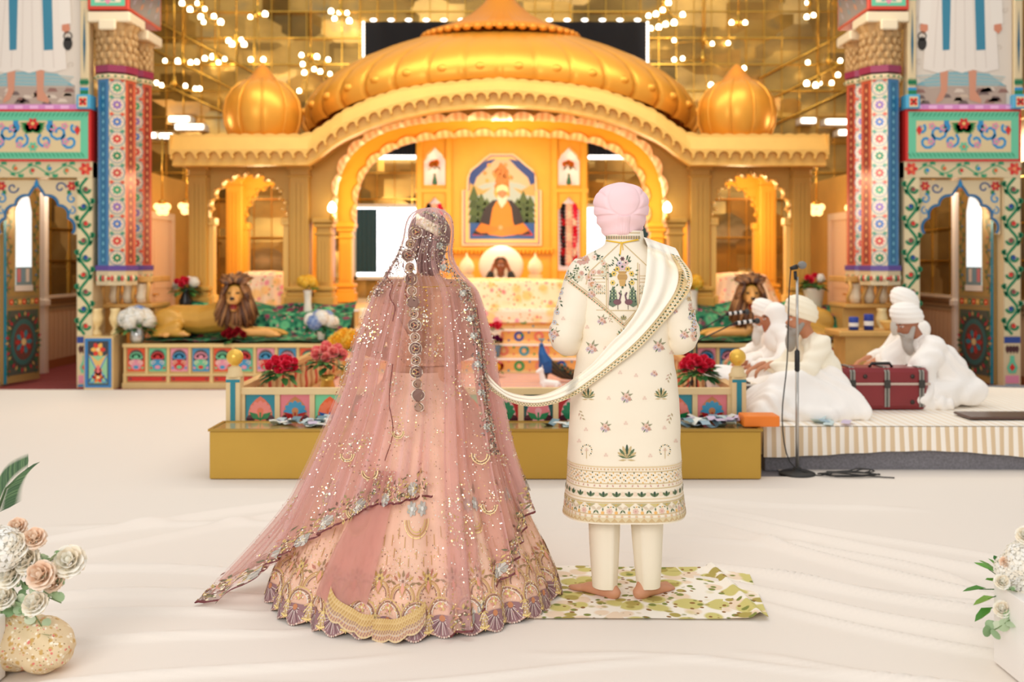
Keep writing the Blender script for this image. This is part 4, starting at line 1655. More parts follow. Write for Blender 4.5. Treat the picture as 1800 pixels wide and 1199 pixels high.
    for k in range(6):
        u = -44 + k * 17
        q.stroke([(u * .9, 0), (u, 60), (u * 1.08, 120)], .9, (216, 202, 192), 5)
    for u0 in (-34, 23):
        q.conc([(u0, -40), (u0 + 17, -40), (u0 + 18 + (2 if u0 > 0 else -4), 88), (u0 + (4 if u0 > 0 else 2), 89)], (62, 136, 164), 6)
    for sg in (-1, 1):
        q.conc([(sg * 50, -40), (sg * 70, -40), (sg * 74, 42), (sg * 54, 46)], (240, 232, 222), 5)
        q.conc([(sg * 58, 44), (sg * 70, 42), (sg * 72, 52), (sg * 66, 60), (sg * 58, 54)], (214, 140, 110), 6)
        if (sg == -1) == (s > 0):
            q.disc(sg * 68, 77, 8, (50, 46, 44), 6, 12, ry=12)
            q.ring(sg * 68, 64, 6, 8, (60, 56, 52), 6)
    g.build('canvas', PAINT, pc)
    # open door leaf
    hx, hy, fx, fy = xc + s * .44, 11.80, xc + s * .30, 12.42
    dd = Vector((fx - hx, fy - hy, 0))
    Ld = dd.length
    dd.normalize()
    nn = Vector((dd.y, -dd.x, 0))
    if nn.y > 0:
        nn = -nn

    def DM(u, v, h):
        p = Vector((hx, hy, 0)) + dd * u + nn * h
        return (p.x, p.y, v)
    dl = thing('painted_door_leaf', 'open door leaf with a bright pane and a painted medallion in the %s portal' % side, 'door', (hx, hy, 0), 'open painted door leaves')
    g = G()
    out = [(0, .03), (Ld, .03), (Ld, 2.42), (0, 2.42)]
    g.plate(out, DM, .04, (168, 140, 86))
    q = D(g, DM, .004, .0015)
    q.rect(.0, .03, .05, 2.42, (36, 140, 170), 1)
    q.rect(.07, .12, Ld - .03, .9, (84, 92, 84), 0)
    q.rect(.12, .2, Ld - .08, .82, (70, 76, 74), 1)
    q.disc(Ld / 2 + .02, .51, .22, (60, 110, 110), 2, 24, ry=.28)
    q.disc(Ld / 2 + .02, .51, .17, (110, 70, 66), 3, 24, ry=.22)
    q.flower(Ld / 2 + .02, .51, .15, 10, [(60, 140, 160), (186, 60, 60)], (230, 200, 140), 4)
    for k in range(34):
        a = 2 * PI * k / 34
        q.leaf(Ld / 2 + .02 + .25 * math.cos(a), .51 + .31 * math.sin(a), a, .07, .04, [(40, 110, 74), (190, 60, 70), (200, 170, 110)][k % 3], 3)
    q.rect(.07, .93, Ld - .03, 1.07, (150, 130, 90), 0)
    for k in range(7):
        q.flower(.13 + k * (Ld - .2) / 6, 1.0, .04, 5, [PC['red'], (40, 120, 80), (230, 180, 90)][k % 3], (250, 220, 160), 1)
    for u in (.09, Ld - .07):
        q.vine(u, 1.1, u, 2.45, .09, .3, (60, 110, 80), [(200, 90, 90), (90, 130, 180)], 1, .01)
        q.vine(u, .1, u, .9, .08, .3, (50, 100, 70), [(200, 60, 60), (210, 170, 90)], 1, .01)
    g.build('leaf_board', PAINTG, dl)
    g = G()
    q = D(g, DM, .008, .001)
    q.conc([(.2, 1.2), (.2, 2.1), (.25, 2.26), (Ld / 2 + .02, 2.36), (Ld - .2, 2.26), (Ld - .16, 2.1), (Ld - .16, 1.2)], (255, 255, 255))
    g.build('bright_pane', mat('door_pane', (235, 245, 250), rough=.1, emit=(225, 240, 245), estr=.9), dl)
    g = G()
    q = D(g, DM, .012, .001)
    q.rect(.18, 1.13, Ld - .14, 1.2, (236, 230, 222), 0)
    q.rect(.2, 1.2, Ld - .16, 1.42, (120, 150, 160), 0)
    for k in range(3):
        q.rect(.22 + k * .075, 1.24, .28 + k * .075, 1.4, [(214, 130, 140), (120, 160, 180), (230, 220, 210)][k % 3], 1)
    g.build('pane_pattern', PAINTG, dl)


portal(-1, 'left')
portal(1, 'right')
# pale jamb posts seen inside the doorways
for s, side in ((-1, 'left'), (1, 'right')):
    g = G()
    x = AX + s * 6.08
    g.box(x - .05, x + .05, 13.2, 13.3, 0, 2.4, bev=.006)
    g.box(x - .07, x + .07, 13.18, 13.32, .9, .98, bev=.006)
    o = g.build('jamb_post', mat('white_wood', (246, 236, 224), rough=.5))
    tag(o, 'white jamb post standing inside the %s painted doorway' % side, 'post', 'white jamb posts')


# octagonal rosette columns, two on each side
def rosette_column(x, y, s, z0, z1, ztop, lab):
    t = thing('rosette_column', lab, 'column', (x, y, 0), 'rosette columns')
    r = .225 if y < 12 else .2
    n = 8
    g = G()
    ang = [-s * PI / 8 + PI / 8 + k * PI / 4 for k in range(8)]
    ring = lambda rr, z: [(x + rr * math.cos(a), y + rr * math.sin(a), z) for a in ang]
    g.loft([ring(r, z0), ring(r, z1)], col=lambda i, j: (224, 206, 172), smooth=False)
    cols = [PC['green'], (214, 60, 50), (80, 120, 190), (150, 110, 180), (60, 160, 110), (206, 70, 60)]
    zn = int((z1 - z0) / .185)
    ap = r * math.cos(PI / 8)
    for f in range(8):
        a = f * PI / 4 - PI / 2 - s * PI / 8
        if math.sin(a) > .45:
            continue
        c, sn = math.cos(a), math.sin(a)
        M = lambda u, v, h: (x + (ap + h) * c - u * sn, y + (ap + h) * sn + u * c, v)
        q = D(g, M, .003, .0012)
        side = f != 0
        if side:
            q.rect(-.08, z0, .08, z1, [(206, 96, 74), (70, 130, 180)][int(c * s > 0)], 0)
            q.rect(-.04, z0 + .03, .04, z1 - .03, [(140, 60, 56), (40, 110, 150)][int(c * s > 0)], 1)
            for k in range(zn * 2):
                q.leaf(0, z0 + .05 + k * (z1 - z0 - .1) / (zn * 2), PI / 2, .06, .03, [(230, 170, 120), (120, 190, 210)][int(c * s > 0)], 2)
            continue
        for k in range(zn):
            v = z0 + (k + .5) * (z1 - z0) / zn
            q.ring(0, v, .078, .089, (110, 140, 150), 0, 18)
            q.disc(0, v, .078, (238, 224, 196), 0, 16)
            q.ring(0, v, .062, .068, (206, 140, 120), 1, 16)
            q.flower(0, v, .056, 8, cols[(k + f) % 6], (240, 210, 160), 2)
            for sg in (-1, 1):
                q.leaf(sg * .088, v + .09, PI / 2 + sg * PI / 2, .06, .05, [(214, 90, 60), (90, 150, 120)][k % 2], 1)
    g.build('shaft', PAINTG, t)
    g = G()
    for zz, e, c in ((z1, .02, PC['cream']), (z1 + .08, .03, (150, 46, 84)), (z0 - .05, .03, (96, 70, 150)), (z0 - .22, .02, (220, 200, 160))):
        hh = .17 if zz < z0 - .1 else .06 + .02 * (zz > z1)
        g.loft([ring(r + e, zz), ring(r + e, zz + hh)], col=c, caps=True, smooth=False)
    for k in range(40):
        a = 2 * PI * k / 40
        g.ell((x + (r + .02) * math.cos(a), y + (r + .02) * math.sin(a), z1 + .03), .014, 6, [PC['green'], (250, 230, 190)][k % 2])
        g.ell((x + (r + .01) * math.cos(a), y + (r + .01) * math.sin(a), z0 - .14), (.02, .02, .04), 6, [(60, 130, 90), (210, 80, 70), (240, 220, 180)][k % 3])
    g.ell((x, y - r - .02, z0 - .14), .02, 8, PC['red'])
    g.build('band', PAINTG, t)
    g = G()
    zc0, zc1 = z1 + .16, ztop
    g.lathe([(r * .9, zc0), (r * .94, zc0 + .1), (r * .9, lerp(zc0, zc1, .55)), (r, lerp(zc0, zc1, .8)), (r * 1.15, zc1 - .02)], (x, y, 0), 64, rib=lambda a, z: .05 * math.sin(a * 12) + .02 * math.sin(z * 40))
    for k in range(14):
        for j in range(5):
            a = 2 * PI * (k + .5 * (j % 2)) / 14
            zz = lerp(zc0 + .04, zc1 - .06, j / 5)
            g.ell((x + r * .94 * math.cos(a), y + r * .94 * math.sin(a), zz), (.036, .036, .05), 6)
    g.build('carved_capital', mat('carved_tan', (196, 158, 106), rough=.6, var=.15, vscale=14), t)
    g = G()
    g.box(x - .25, x + .25, y - .25, y + .25, zc1 - .02, zc1 + .1, bev=.015)
    g.box(x - .1, x + .1, y - .3, y - .25, zc1 - .12, zc1, bev=.015)
    g.build('abacus', mat('ivory_block', (242, 226, 194), rough=.5), t)


def mirror_shelf(s, side):
    x = AX + s * 4.5
    cx = lambda u: AX + s * u
    t = thing('gilt_shelf', 'gilt wall shelf with mirrored bowls below the rosette columns on the %s' % side, 'shelf', (x, 11.85, .62), 'gilt shelves under the columns')
    g = G()
    a, b = sorted((cx(4.80), cx(4.16)))
    g.box(a, b, 11.95, 12.6, 1.24, 1.31, bev=.01)
    g.box(a, b, 11.95, 12.6, .93, .98, bev=.01)
    for k in range(4):
        xx = lerp(a + .05, b - .05, k / 3)
        g.tube([(xx, 11.97, 1.26), (xx + .015, 11.93, 1.18), (xx - .015, 11.97, 1.06), (xx, 11.99, .96)], .022, 8)
    g.box(a + .02, b - .02, 12.1, 12.58, .62, .94)
    g.build('shelf_frame', mat('gilt_wood', (222, 172, 96), rough=.4, metal=.2, var=.1), t)
    for k in range(3):
        xx = lerp(a + .16, b - .16, k / 2)
        g = G()
        g.lathe([(.02, .98), (.06, .99), (.075, 1.06), (.06, 1.14), (.075, 1.21), (.08, 1.22)], (xx, 12.06, 0), 20)
        g.build('glass_bowl', mat('pale_gilt_glass', (250, 234, 204), rough=.15, metal=.1), t)
    return t


for s, side in ((-1, 'left'), (1, 'right')):
    x = AX + s * 4.54
    rosette_column(x, 11.84, s, 1.43, 3.62, 4.30, 'front rosette column with carved tan capital on the %s' % side)
    rosette_column(x, 12.42, s, 1.43, 3.68, 4.22, 'rear rosette column behind the front one on the %s' % side)
    mirror_shelf(s, side)
    # painted blocks over the capitals
    g = G()
    g.box(x - .24, x + .24, 11.58, 12.66, 4.42, 4.95, (220, 70, 50), bev=.01)
    q = D(g, XZ(11.58), .004, .0015)
    q.rect(x - .2, 4.46, x + .2, 4.9, PC['mint'], 0)
    q.rect(x - .15, 4.5, x + .15, 4.86, (240, 226, 200), 1)
    q.flower(x, 4.6, .12, 8, [PC['pink'], (120, 190, 170)], PC['purple'], 2)
    xi = x - s * .24
    M = lambda u, v, h: (xi - s * h, u, v)
    q = D(g, M, .004, .0015)
    q.rect(11.62, 4.45, 12.62, 4.92, (120, 110, 120), 0)
    for k in range(16):
        q.leaf(11.7 + k * .058, 4.5 + .1 * (k % 4), .7, .16, .05, [(150, 140, 160), (190, 120, 90), (90, 120, 140)][k % 3], 1)
    o = g.build('painted_impost', PAINTG)
    tag(o, 'painted red and mint block on top of the %s column capitals' % side, 'block', 'painted blocks above capitals')
    # gold plant pot stand with small urns next to the columns
    for k, (dx, sc) in enumerate(((-.12, 1.0), (.1, .8))):
        g = G()
        xx, yy = AX + s * (4.62 + dx * -1), 11.74 + .0 * k
        g.lathe([(.06, .62), (.07, .64), (.03, .70), (.07, .76), (.085, .82), (.06, .90), (.075, .93), (.07, .935)], (xx, yy, 0), 20, sx=sc, sy=sc)
        o = g.build('gilt_urn', mat('pale_gilt', (244, 218, 160), rough=.3, metal=.2))
        tag(o, 'pale gilt urn on the %s painted pedestal, %s of the pair' % (side, 'the outer' if (dx < 0) else 'the inner'), 'urn', 'gilt urns on the pedestals')

# ------------------------------------------------------------------ chandeliers before the mirrored wall, modelled in place of its reflections of bulbs
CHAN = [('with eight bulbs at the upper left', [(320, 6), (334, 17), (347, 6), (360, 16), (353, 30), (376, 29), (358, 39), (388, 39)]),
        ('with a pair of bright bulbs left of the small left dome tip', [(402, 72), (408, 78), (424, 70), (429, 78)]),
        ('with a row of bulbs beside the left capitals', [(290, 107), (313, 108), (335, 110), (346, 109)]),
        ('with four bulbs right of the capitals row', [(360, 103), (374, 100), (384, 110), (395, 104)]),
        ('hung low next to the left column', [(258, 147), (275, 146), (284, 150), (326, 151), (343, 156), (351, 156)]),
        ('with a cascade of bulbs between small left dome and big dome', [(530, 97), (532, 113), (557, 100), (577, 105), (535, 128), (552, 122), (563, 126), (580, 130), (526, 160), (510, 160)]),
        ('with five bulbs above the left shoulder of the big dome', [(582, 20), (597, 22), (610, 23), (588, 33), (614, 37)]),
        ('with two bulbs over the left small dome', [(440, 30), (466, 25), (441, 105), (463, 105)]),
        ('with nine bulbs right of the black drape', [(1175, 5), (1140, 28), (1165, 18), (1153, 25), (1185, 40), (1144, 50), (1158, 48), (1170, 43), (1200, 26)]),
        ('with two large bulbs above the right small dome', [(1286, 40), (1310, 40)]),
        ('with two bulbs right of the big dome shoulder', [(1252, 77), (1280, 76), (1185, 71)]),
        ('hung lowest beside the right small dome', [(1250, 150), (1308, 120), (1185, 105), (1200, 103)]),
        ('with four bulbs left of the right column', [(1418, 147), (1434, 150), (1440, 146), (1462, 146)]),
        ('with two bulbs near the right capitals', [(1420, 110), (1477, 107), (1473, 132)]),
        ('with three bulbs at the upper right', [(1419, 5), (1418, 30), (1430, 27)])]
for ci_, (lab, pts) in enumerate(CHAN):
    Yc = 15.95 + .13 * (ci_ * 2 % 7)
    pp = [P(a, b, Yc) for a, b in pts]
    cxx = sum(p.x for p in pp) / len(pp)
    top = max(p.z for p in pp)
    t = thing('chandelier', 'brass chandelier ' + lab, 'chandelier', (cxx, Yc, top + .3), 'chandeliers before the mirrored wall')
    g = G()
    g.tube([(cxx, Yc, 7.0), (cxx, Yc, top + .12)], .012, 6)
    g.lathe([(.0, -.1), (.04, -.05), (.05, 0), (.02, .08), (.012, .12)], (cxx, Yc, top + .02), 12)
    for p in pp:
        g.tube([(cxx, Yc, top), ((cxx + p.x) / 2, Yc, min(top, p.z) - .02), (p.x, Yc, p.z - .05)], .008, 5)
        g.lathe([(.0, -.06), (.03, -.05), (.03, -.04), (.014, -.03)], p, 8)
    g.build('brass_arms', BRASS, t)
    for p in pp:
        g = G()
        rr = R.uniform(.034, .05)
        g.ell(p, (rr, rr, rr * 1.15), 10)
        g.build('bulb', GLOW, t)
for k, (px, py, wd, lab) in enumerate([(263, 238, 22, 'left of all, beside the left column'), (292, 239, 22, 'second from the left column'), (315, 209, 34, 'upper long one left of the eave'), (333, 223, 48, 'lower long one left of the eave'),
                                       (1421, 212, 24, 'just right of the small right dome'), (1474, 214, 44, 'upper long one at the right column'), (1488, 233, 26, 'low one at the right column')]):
    p = P(px, py, 16.7)  # reflections of ceiling tubes, modelled as lit boxes on the wall
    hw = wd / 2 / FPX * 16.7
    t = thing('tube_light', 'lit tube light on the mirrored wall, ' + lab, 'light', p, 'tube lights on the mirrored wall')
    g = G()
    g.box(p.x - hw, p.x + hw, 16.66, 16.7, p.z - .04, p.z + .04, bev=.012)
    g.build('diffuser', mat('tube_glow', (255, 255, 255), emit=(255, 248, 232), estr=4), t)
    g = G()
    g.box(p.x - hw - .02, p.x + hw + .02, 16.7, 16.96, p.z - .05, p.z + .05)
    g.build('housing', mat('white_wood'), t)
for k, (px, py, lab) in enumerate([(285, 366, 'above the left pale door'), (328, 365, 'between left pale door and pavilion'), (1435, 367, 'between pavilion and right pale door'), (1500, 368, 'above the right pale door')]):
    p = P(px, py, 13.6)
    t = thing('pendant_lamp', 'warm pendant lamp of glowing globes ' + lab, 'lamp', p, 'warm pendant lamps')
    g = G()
    g.tube([(p.x, p.y, 3.2), (p.x, p.y, p.z + .1)], .01, 6)  # warm wall lamps built as globe clusters, hanging stem added
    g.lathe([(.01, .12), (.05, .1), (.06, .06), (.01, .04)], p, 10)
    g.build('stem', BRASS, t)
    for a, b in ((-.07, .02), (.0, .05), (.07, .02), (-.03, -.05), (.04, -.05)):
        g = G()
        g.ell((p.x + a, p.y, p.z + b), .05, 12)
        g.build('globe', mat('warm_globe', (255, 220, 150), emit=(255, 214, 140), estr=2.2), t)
# ------------------------------------------------------------------ figures
SKINM = mat('skin_and_features', attr=True, rough=.55, spec=.35)
WHITEC = mat('white_cotton', (250, 246, 241), rough=.9, spec=.1, bump=.04, bscale=120)
CREAMC = mat('cream_cotton', (250, 242, 222), rough=.9, spec=.1, bump=.04, bscale=120)


def frame_of(f, u=(0, 0, 1)):
    f = Vector(f).normalized()
    r = f.cross(Vector(u)).normalized()
    return f, r, r.cross(f)


def hand(g, wr, d, palm_n, s=1.0, side=1, curl=.5):
    """palm, four unequal bent fingers and a thumb from the palm's side"""
    d = Vector(d).normalized()
    n = Vector(palm_n).normalized()
    w = d.cross(n).normalized() * side
    wr = Vector(wr)
    g.cap(wr - d * .03, .024 * s, wr + d * .02, .026 * s)
    for k in (-1.1, -.35, .4, 1.1):
        g.cap(wr + d * .015, .018 * s, wr + d * .085 * s + w * k * .019 * s, .0125 * s)
    for k, L in ((-1.25, .058), (-.42, .072), (.42, .078), (1.25, .07)):
        p = wr + d * .085 * s + w * k * .020 * s
        a = p + (d * math.cos(curl * .6) + n * math.sin(curl * .6)) * L * .5 * s + w * k * .003
        b = a + (d * math.cos(curl * 1.5) + n * math.sin(curl * 1.5)) * L * .55 * s
        g.cap(p, .0100 * s, a, .0090 * s, 8)
        g.cap(a, .0090 * s, b, .0074 * s, 8)
    p = wr + d * .022 * s + w * .022 * s
    a = p + (d * .55 + w * .75 + n * .25).normalized() * .04 * s
    b = a + (d * .9 + w * .25 + n * .3).normalized() * .034 * s
    g.cap(p, .0135 * s, a, .0115 * s, 8)
    g.cap(a, .0115 * s, b, .0085 * s, 8)


def foot(g, an, d, s=1.0):
    d = Vector((d[0], d[1], 0)).normalized()
    r = Vector((d.y, -d.x, 0))
    an = Vector(an)
    z0 = .012
    heel = Vector((an.x, an.y, z0 + .024)) - d * .04
    ball = Vector((an.x, an.y, z0 + .016)) + d * .125
    g.cap(an, .036 * s, heel + d * .02, .034 * s)
    g.cap(heel, .03, heel + d * .03, .03)
    for k in (-1, 0, 1):
        g.cap(Vector((an.x, an.y, .05)) + d * .01 + r * k * .01, .03 * s, ball + r * k * .022, .017)
        g.cap(heel + r * k * .008, .024, ball + r * k * .022, .016)
    for k, L, rr in ((-2, .05, .013), (-1, .05, .0095), (0, .045, .009), (1, .038, .0085), (2, .03, .008)):
        p = ball + r * k * .0165
        g.cap(p, rr * 1.1, p + d * L + Vector((0, 0, -.004)), rr)


def head(g, c, f, u=(0, 0, 1), s=1.0):
    """skull, jaw, nose, ears; c is the middle of the head"""
    f, r, u = frame_of(f, u)
    c = Vector(c)
    rot = Matrix((r, f, u)).transposed()
    L = lambda a, b, h: c + r * a * s + f * b * s + u * h * s
    g.ell(L(0, -.008, .03), (.074 * s, .094 * s, .088 * s), 20, rot=rot)
    g.ell(L(0, .02, -.03), (.062 * s, .072 * s, .08 * s), 18, rot=rot)
    g.ell(L(0, .05, -.082), (.034 * s, .036 * s, .03 * s), 14, rot=rot)
    g.cap(L(0, .085, .012), .010 * s, L(0, .108, -.022), .014 * s, 10)
    g.ell(L(0, .082, -.056), (.024 * s, .013 * s, .010 * s), 10, rot=rot)
    for k in (-1, 1):
        g.ell(L(k * .03, .078, .01), (.014 * s, .010 * s, .010 * s), 10, rot=rot)
        g.ell(L(k * .074, -.005, -.008), (.010 * s, .02 * s, .032 * s), 10, rot=rot)
        g.ell(L(k * .03, .082, .032), (.022 * s, .012 * s, .008 * s), 10, rot=rot)
    return c, f, r, u


def face_col(c, f, r, u, skin, s=1.0, lips=(176, 92, 84)):
    def fn(p, n):
        d = p - c
        a, b, h = d.dot(r) / s, d.dot(f) / s, d.dot(u) / s
        if abs(a) > .2 or abs(h) > .2:
            return skin
        if b > .05:
            for k in (-1, 1):
                e = ((a - k * .03) / .0125) ** 2 + ((h - .011) / .0065) ** 2
                if e < .3:
                    return (30, 20, 18)
                if e < 1:
                    return (236, 230, 224)
                if ((a - k * .031) / .021) ** 2 + ((h - .036) / .005) ** 2 < 1:
                    return (40, 28, 24)
            if (a / .024) ** 2 + ((h + .056) / .010) ** 2 < 1:
                return lips
        return skin
    return fn


def body(name, J, skin, parent, voxel=.009, headf=(0, 1, 0), legs=True, s=1.0, kind=None):
    """ONE continuous surface: trunk, limbs with taper, hands, feet, head"""
    g = G()
    V = lambda k: Vector(J[k])
    pel, che, nec, hd = V('pelvis'), V('chest'), V('neck'), V('head')
    mid = (pel + che) / 2
    ax = (V('shL') - V('shR')).normalized()
    for k in (-1, 1):
        g.cap(pel + ax * k * .075, .105, mid + ax * k * .055, .095)
        g.cap(mid + ax * k * .055, .095, che + ax * k * .075, .11)
        g.cap(che + ax * k * .06, .10, nec + ax * k * .05 - (nec - che).normalized() * .05, .06)
    g.cap(nec - (nec - che).normalized() * .04, .055, hd - (hd - nec).normalized() * .06, .05)
    g.cap(V('shL'), .055, V('shR'), .055)
    for S_, sg in (('L', 1), ('R', -1)):
        sh, el, wr = V('sh' + S_), V('el' + S_), V('wr' + S_)
        g.cap(sh, .055, el, .040)
        g.cap(el, .040, wr, .026)
        hand(g, wr, J.get('hd' + S_, (wr - el)), J.get('hn' + S_, (0, 0, -1)), 1.0, sg, J.get('curl', .6))
        if legs:
            hip, kn, an = V('hip' + S_), V('kn' + S_), V('an' + S_)
            g.cap(hip, .09, kn, .058)
            g.cap(kn, .058, kn.lerp(an, .35), .056)
            g.cap(kn.lerp(an, .35), .056, an, .038)
            foot(g, an, J['ft' + S_]) if abs(J['an' + S_][2]) < .2 else None
            if abs(J['an' + S_][2]) >= .2:
                d = Vector(J['ft' + S_]).normalized()
                g.cap(an, .036, an + d * .14, .028)
                for k in range(5):
                    w_ = d.cross(Vector((0, 0, 1))).normalized() * (k - 2) * .014
                    g.cap(an + d * .14 + w_, .011, an + d * (.185 - .005 * k) + w_, .008, 8)
    c, f, r, u = head(g, hd, headf, (0, 0, 1), s)
    return blob(g, name, SKINM, parent, voxel, 4, face_col(c, f, r, u, skin, s), kind=kind)


class Rays:
    """rays from the viewing side onto finished cloth, to lay embroidery on its surface"""

    def __init__(s, objs):
        vs, fs = [], []
        for o in objs:
            b = len(vs)
            t = wl(o)
            vs += [v.co + t for v in o.data.vertices]
            fs += [tuple(b + i for i in p.vertices) for p in o.data.polygons]
        s.t = BVHTree.FromPolygons(vs, fs)

    def px(s, px, py, h=.001):
        d = Vector(((px - CX) / FPX, 1, -(py - CY) / FPX)).normalized()
        o = Vector((0, 0, CAMZ))
        p, n, i, dist = s.t.ray_cast(o, d)
        if p is None:
            return None
        if n.dot(d) > 0:
            n = -n
        return p + n * h * .5 - d * h

    def M(s):
        return lambda u, v, h: s.px(u, v, h)


GO, GO2, SIL, BRZ = (214, 184, 116), (190, 150, 84), (232, 222, 210), (140, 104, 84)

# ================================================================== the groom
gr = thing('person', 'man in pink turban and long cream embroidered coat standing barefoot, seen from behind', 'person', (.5, 4.42, .01))
GX, GY = .50, 4.42
J = dict(pelvis=(GX, GY, .93), chest=(GX, GY + .01, 1.30), neck=(GX - .01, GY, 1.53), head=(GX - .012, GY + .02, 1.68),
         shL=(GX - .185, GY, 1.455), shR=(GX + .185, GY, 1.455), elL=(GX - .275, GY - .04, 1.14), elR=(GX + .262, GY - .04, 1.145),
         wrL=(GX - .09, GY + .23, 1.13), wrR=(GX + .09, GY + .23, 1.13), hdL=(.8, .55, .1), hdR=(-.8, .55, .1), hnL=(0, .4, -1), hnR=(0, .4, -1),
         hipL=(GX - .09, GY, .9), hipR=(GX + .09, GY, .9), knL=(GX - .088, GY, .5), knR=(GX + .094, GY, .5),
         anL=(.418, 4.385, .085), anR=(.588, 4.385, .085), ftL=(-.72, .62, 0), ftR=(.74, .6, 0))
body('body', J, (206, 148, 116), gr)
# coat
HW = [(.36, .272), (.385, .268), (.5, .256), (.75, .246), (.9, .238), (1.0, .224), (1.134, .206), (1.25, .212), (1.35, .218), (1.42, .222), (1.47, .215), (1.5, .195), (1.525, .155), (1.55, .105), (1.565, .088), (1.60, .084), (1.63, .080)]
DP = [(.36, .18), (.6, .165), (.95, .15), (1.13, .128), (1.25, .132), (1.4, .138), (1.5, .115), (1.55, .088), (1.6, .08), (1.63, .076)]


def coat(th, z, h=0.0):
    a, b = sinterp(HW, z) + h, sinterp(DP, z) + h
    c, s_ = math.cos(th), math.sin(th)
    n = 2.35
    k = (abs(c) ** n + abs(s_) ** n) ** (-1 / n)
    x, y = GX + a * k * c, GY + b * k * s_
    if z < 1.5:
        wv = .0035 * noise.noise((x * 5, z * 14, y * 3)) + .003 * math.sin(z * 60 + x * 18) * max(0, 1 - abs(z - 1.13) / .16)
        wv += .006 * math.sin(th * 5) * max(0, (.9 - z) / .5)
        x, y = x + wv * c, y + wv * s_
    return Vector((x, y, z))


ZC = [.365 + (1.622 - .365) * k / 110 for k in range(111)]
g = G()
g.loft([[coat(2 * PI * j / 120, z) for j in range(120)] for z in ZC])
g.loft([[coat(2 * PI * j / 120, ZC[-1]) for j in range(120)], [coat(2 * PI * j / 120, ZC[-1] - .03, -.008) for j in range(120)]])
g.loft([[coat(2 * PI * j / 120, ZC[0]) for j in range(120)], [coat(2 * PI * j / 120, ZC[0] + .08, -.006) for j in range(120)]])
COATM = mat('cream_silk', (244, 233, 212), rough=.6, spec=.25, bump=.03, bscale=260)
coat_o = g.build('coat', COATM, gr)
slv = []
for sg, S_ in ((-1, 'L'), (1, 'R')):
    g = G()
    sh, el, wr = Vector(J['sh' + S_]), Vector(J['el' + S_]), Vector(J['wr' + S_])
    pts = []
    for k in range(29):
        t = k / 28
        if t < .56:
            p = (sh + Vector((-sg * .03, 0, .02))).lerp(el, t / .56)
        else:
            p = el.lerp(wr, (t - .56) / .44)
        pts.append(p)
    for _ in range(2):
        pts = [pts[0]] + [(pts[i - 1] + pts[i] * 2 + pts[i + 1]) / 4 for i in range(1, 28)] + [pts[-1]]
    rad = lambda t: interp([(0, .07), (.08, .088), (.3, .082), (.5, .074), (.62, .07), (.8, .06), (1, .046)], t) + .0035 * math.sin(t * 52) * (1 if t > .35 else .2)
    g.tube(pts, rad, 36)
    slv.append(g.build('sleeve', COATM, gr))
# embroidery on the coat
RC_ = Rays([coat_o] + slv)
g = G()
q = D(g, RC_.M(), .0012, .0004)
PK, PK2, GRN, GRN2, BEI = (226, 190, 172), (206, 160, 146), (96, 116, 82), (56, 82, 62), (204, 180, 132)


def lotus(x, y, s):
    for k in range(7):
        a = -PI / 2 + (k - 3) * .33
        q.petal(x, y, a, s * (1.0 - .07 * abs(k - 3)), s * .2, [BEI, GRN, BEI, GRN2][k % 4 if k <= 3 else (6 - k) % 4], 0)
    for k in (-1, 1):
        q.leaf(x, y, -PI / 2 + k * 1.25, s * .7, s * .14, GRN, 1)
        q.leaf(x, y + s * .1, -PI / 2 + k * 1.65, s * .62, s * .12, BEI, 1)


def bloom(x, y, s, leaves=True):
    if leaves:
        for a in (-2.4, -1.2, -.4, .6, 2.0):
            q.leaf(x, y, a, s * 1.0, s * .3, [GRN, (150, 150, 120)][int(a * 3) % 2], 0)
    for dx, dy, r, c in ((0, 0, .5, PK), (-.45, .3, .32, (206, 190, 200)), (.4, .35, .3, PK2), (.05, .6, .26, (196, 186, 198))):
        q.flower(x + dx * s, y + dy * s, r * s, 6, c, (190, 140, 110), 1)


def bud3(x, y, s):
    for dx, dy in ((0, -.5), (-.5, .3), (.5, .3)):
        q.flower(x + dx * s, y + dy * s, s * .5, 5, (234, 206, 190), None, 0)


def sprig(x, y, s, a):
    for k in range(5):
        t = k / 4
        q.leaf(x + math.cos(a) * s * t, y + math.sin(a) * s * t, a + (.7 if k % 2 else -.7), s * .5, s * .2, [(186, 170, 136), (206, 176, 156)][k % 2], 0)


def wreath(x, y, s):
    for k in range(14):
        a = PI * .75 + k * 2 * PI * .75 / 13
        q.leaf(x + s * math.cos(a), y + s * 1.1 * math.sin(a), a + .9, s * .45, s * .26, [GRN2, BEI][k % 2], 0)
    q.stroke([(x, y + s * 1.8), (x, y - s * .5)], s * .12, BEI, 0)
    bud3(x, y - s * .2, s * .45)


for a in ((1102, 806, 25), (1034, 700, 18), (1162, 699, 18), (1097, 595, 20)):
    lotus(*a)
for x, y, s in ((1101, 697, 13), (1040, 610, 14), (1158, 607, 14), (1064, 750, 12), (1136, 750, 12), (1150, 655, 9), (1058, 562, 11), (975, 585, 11), (1203, 587, 11), (1186, 545, 8), (1040, 515, 10), (1118, 630, 0.1)):
    if s > 1:
        bloom(x, y, s, s > 10)
for x, y, s in ((1018, 722, 14), (1180, 726, 14), (1020, 655, 13), (1178, 655, 13), (1070, 555, 10)):
    sprig(x, y, s, 1.2 if x < 1100 else 1.9)
for x, y in ((1070, 700), (1133, 700), (1030, 755), (1168, 752), (1100, 744), (1065, 800), (1143, 801), (1018, 775), (1188, 775), (1032, 575), (1064, 612), (1180, 620), (1072, 650), (1118, 660), (990, 560), (1012, 690), (1016, 835), (1190, 835), (1090, 655), (1040, 660)):
    bud3(x, y, 4)
for x in (1031, 1169):
    wreath(x, 792, 8)
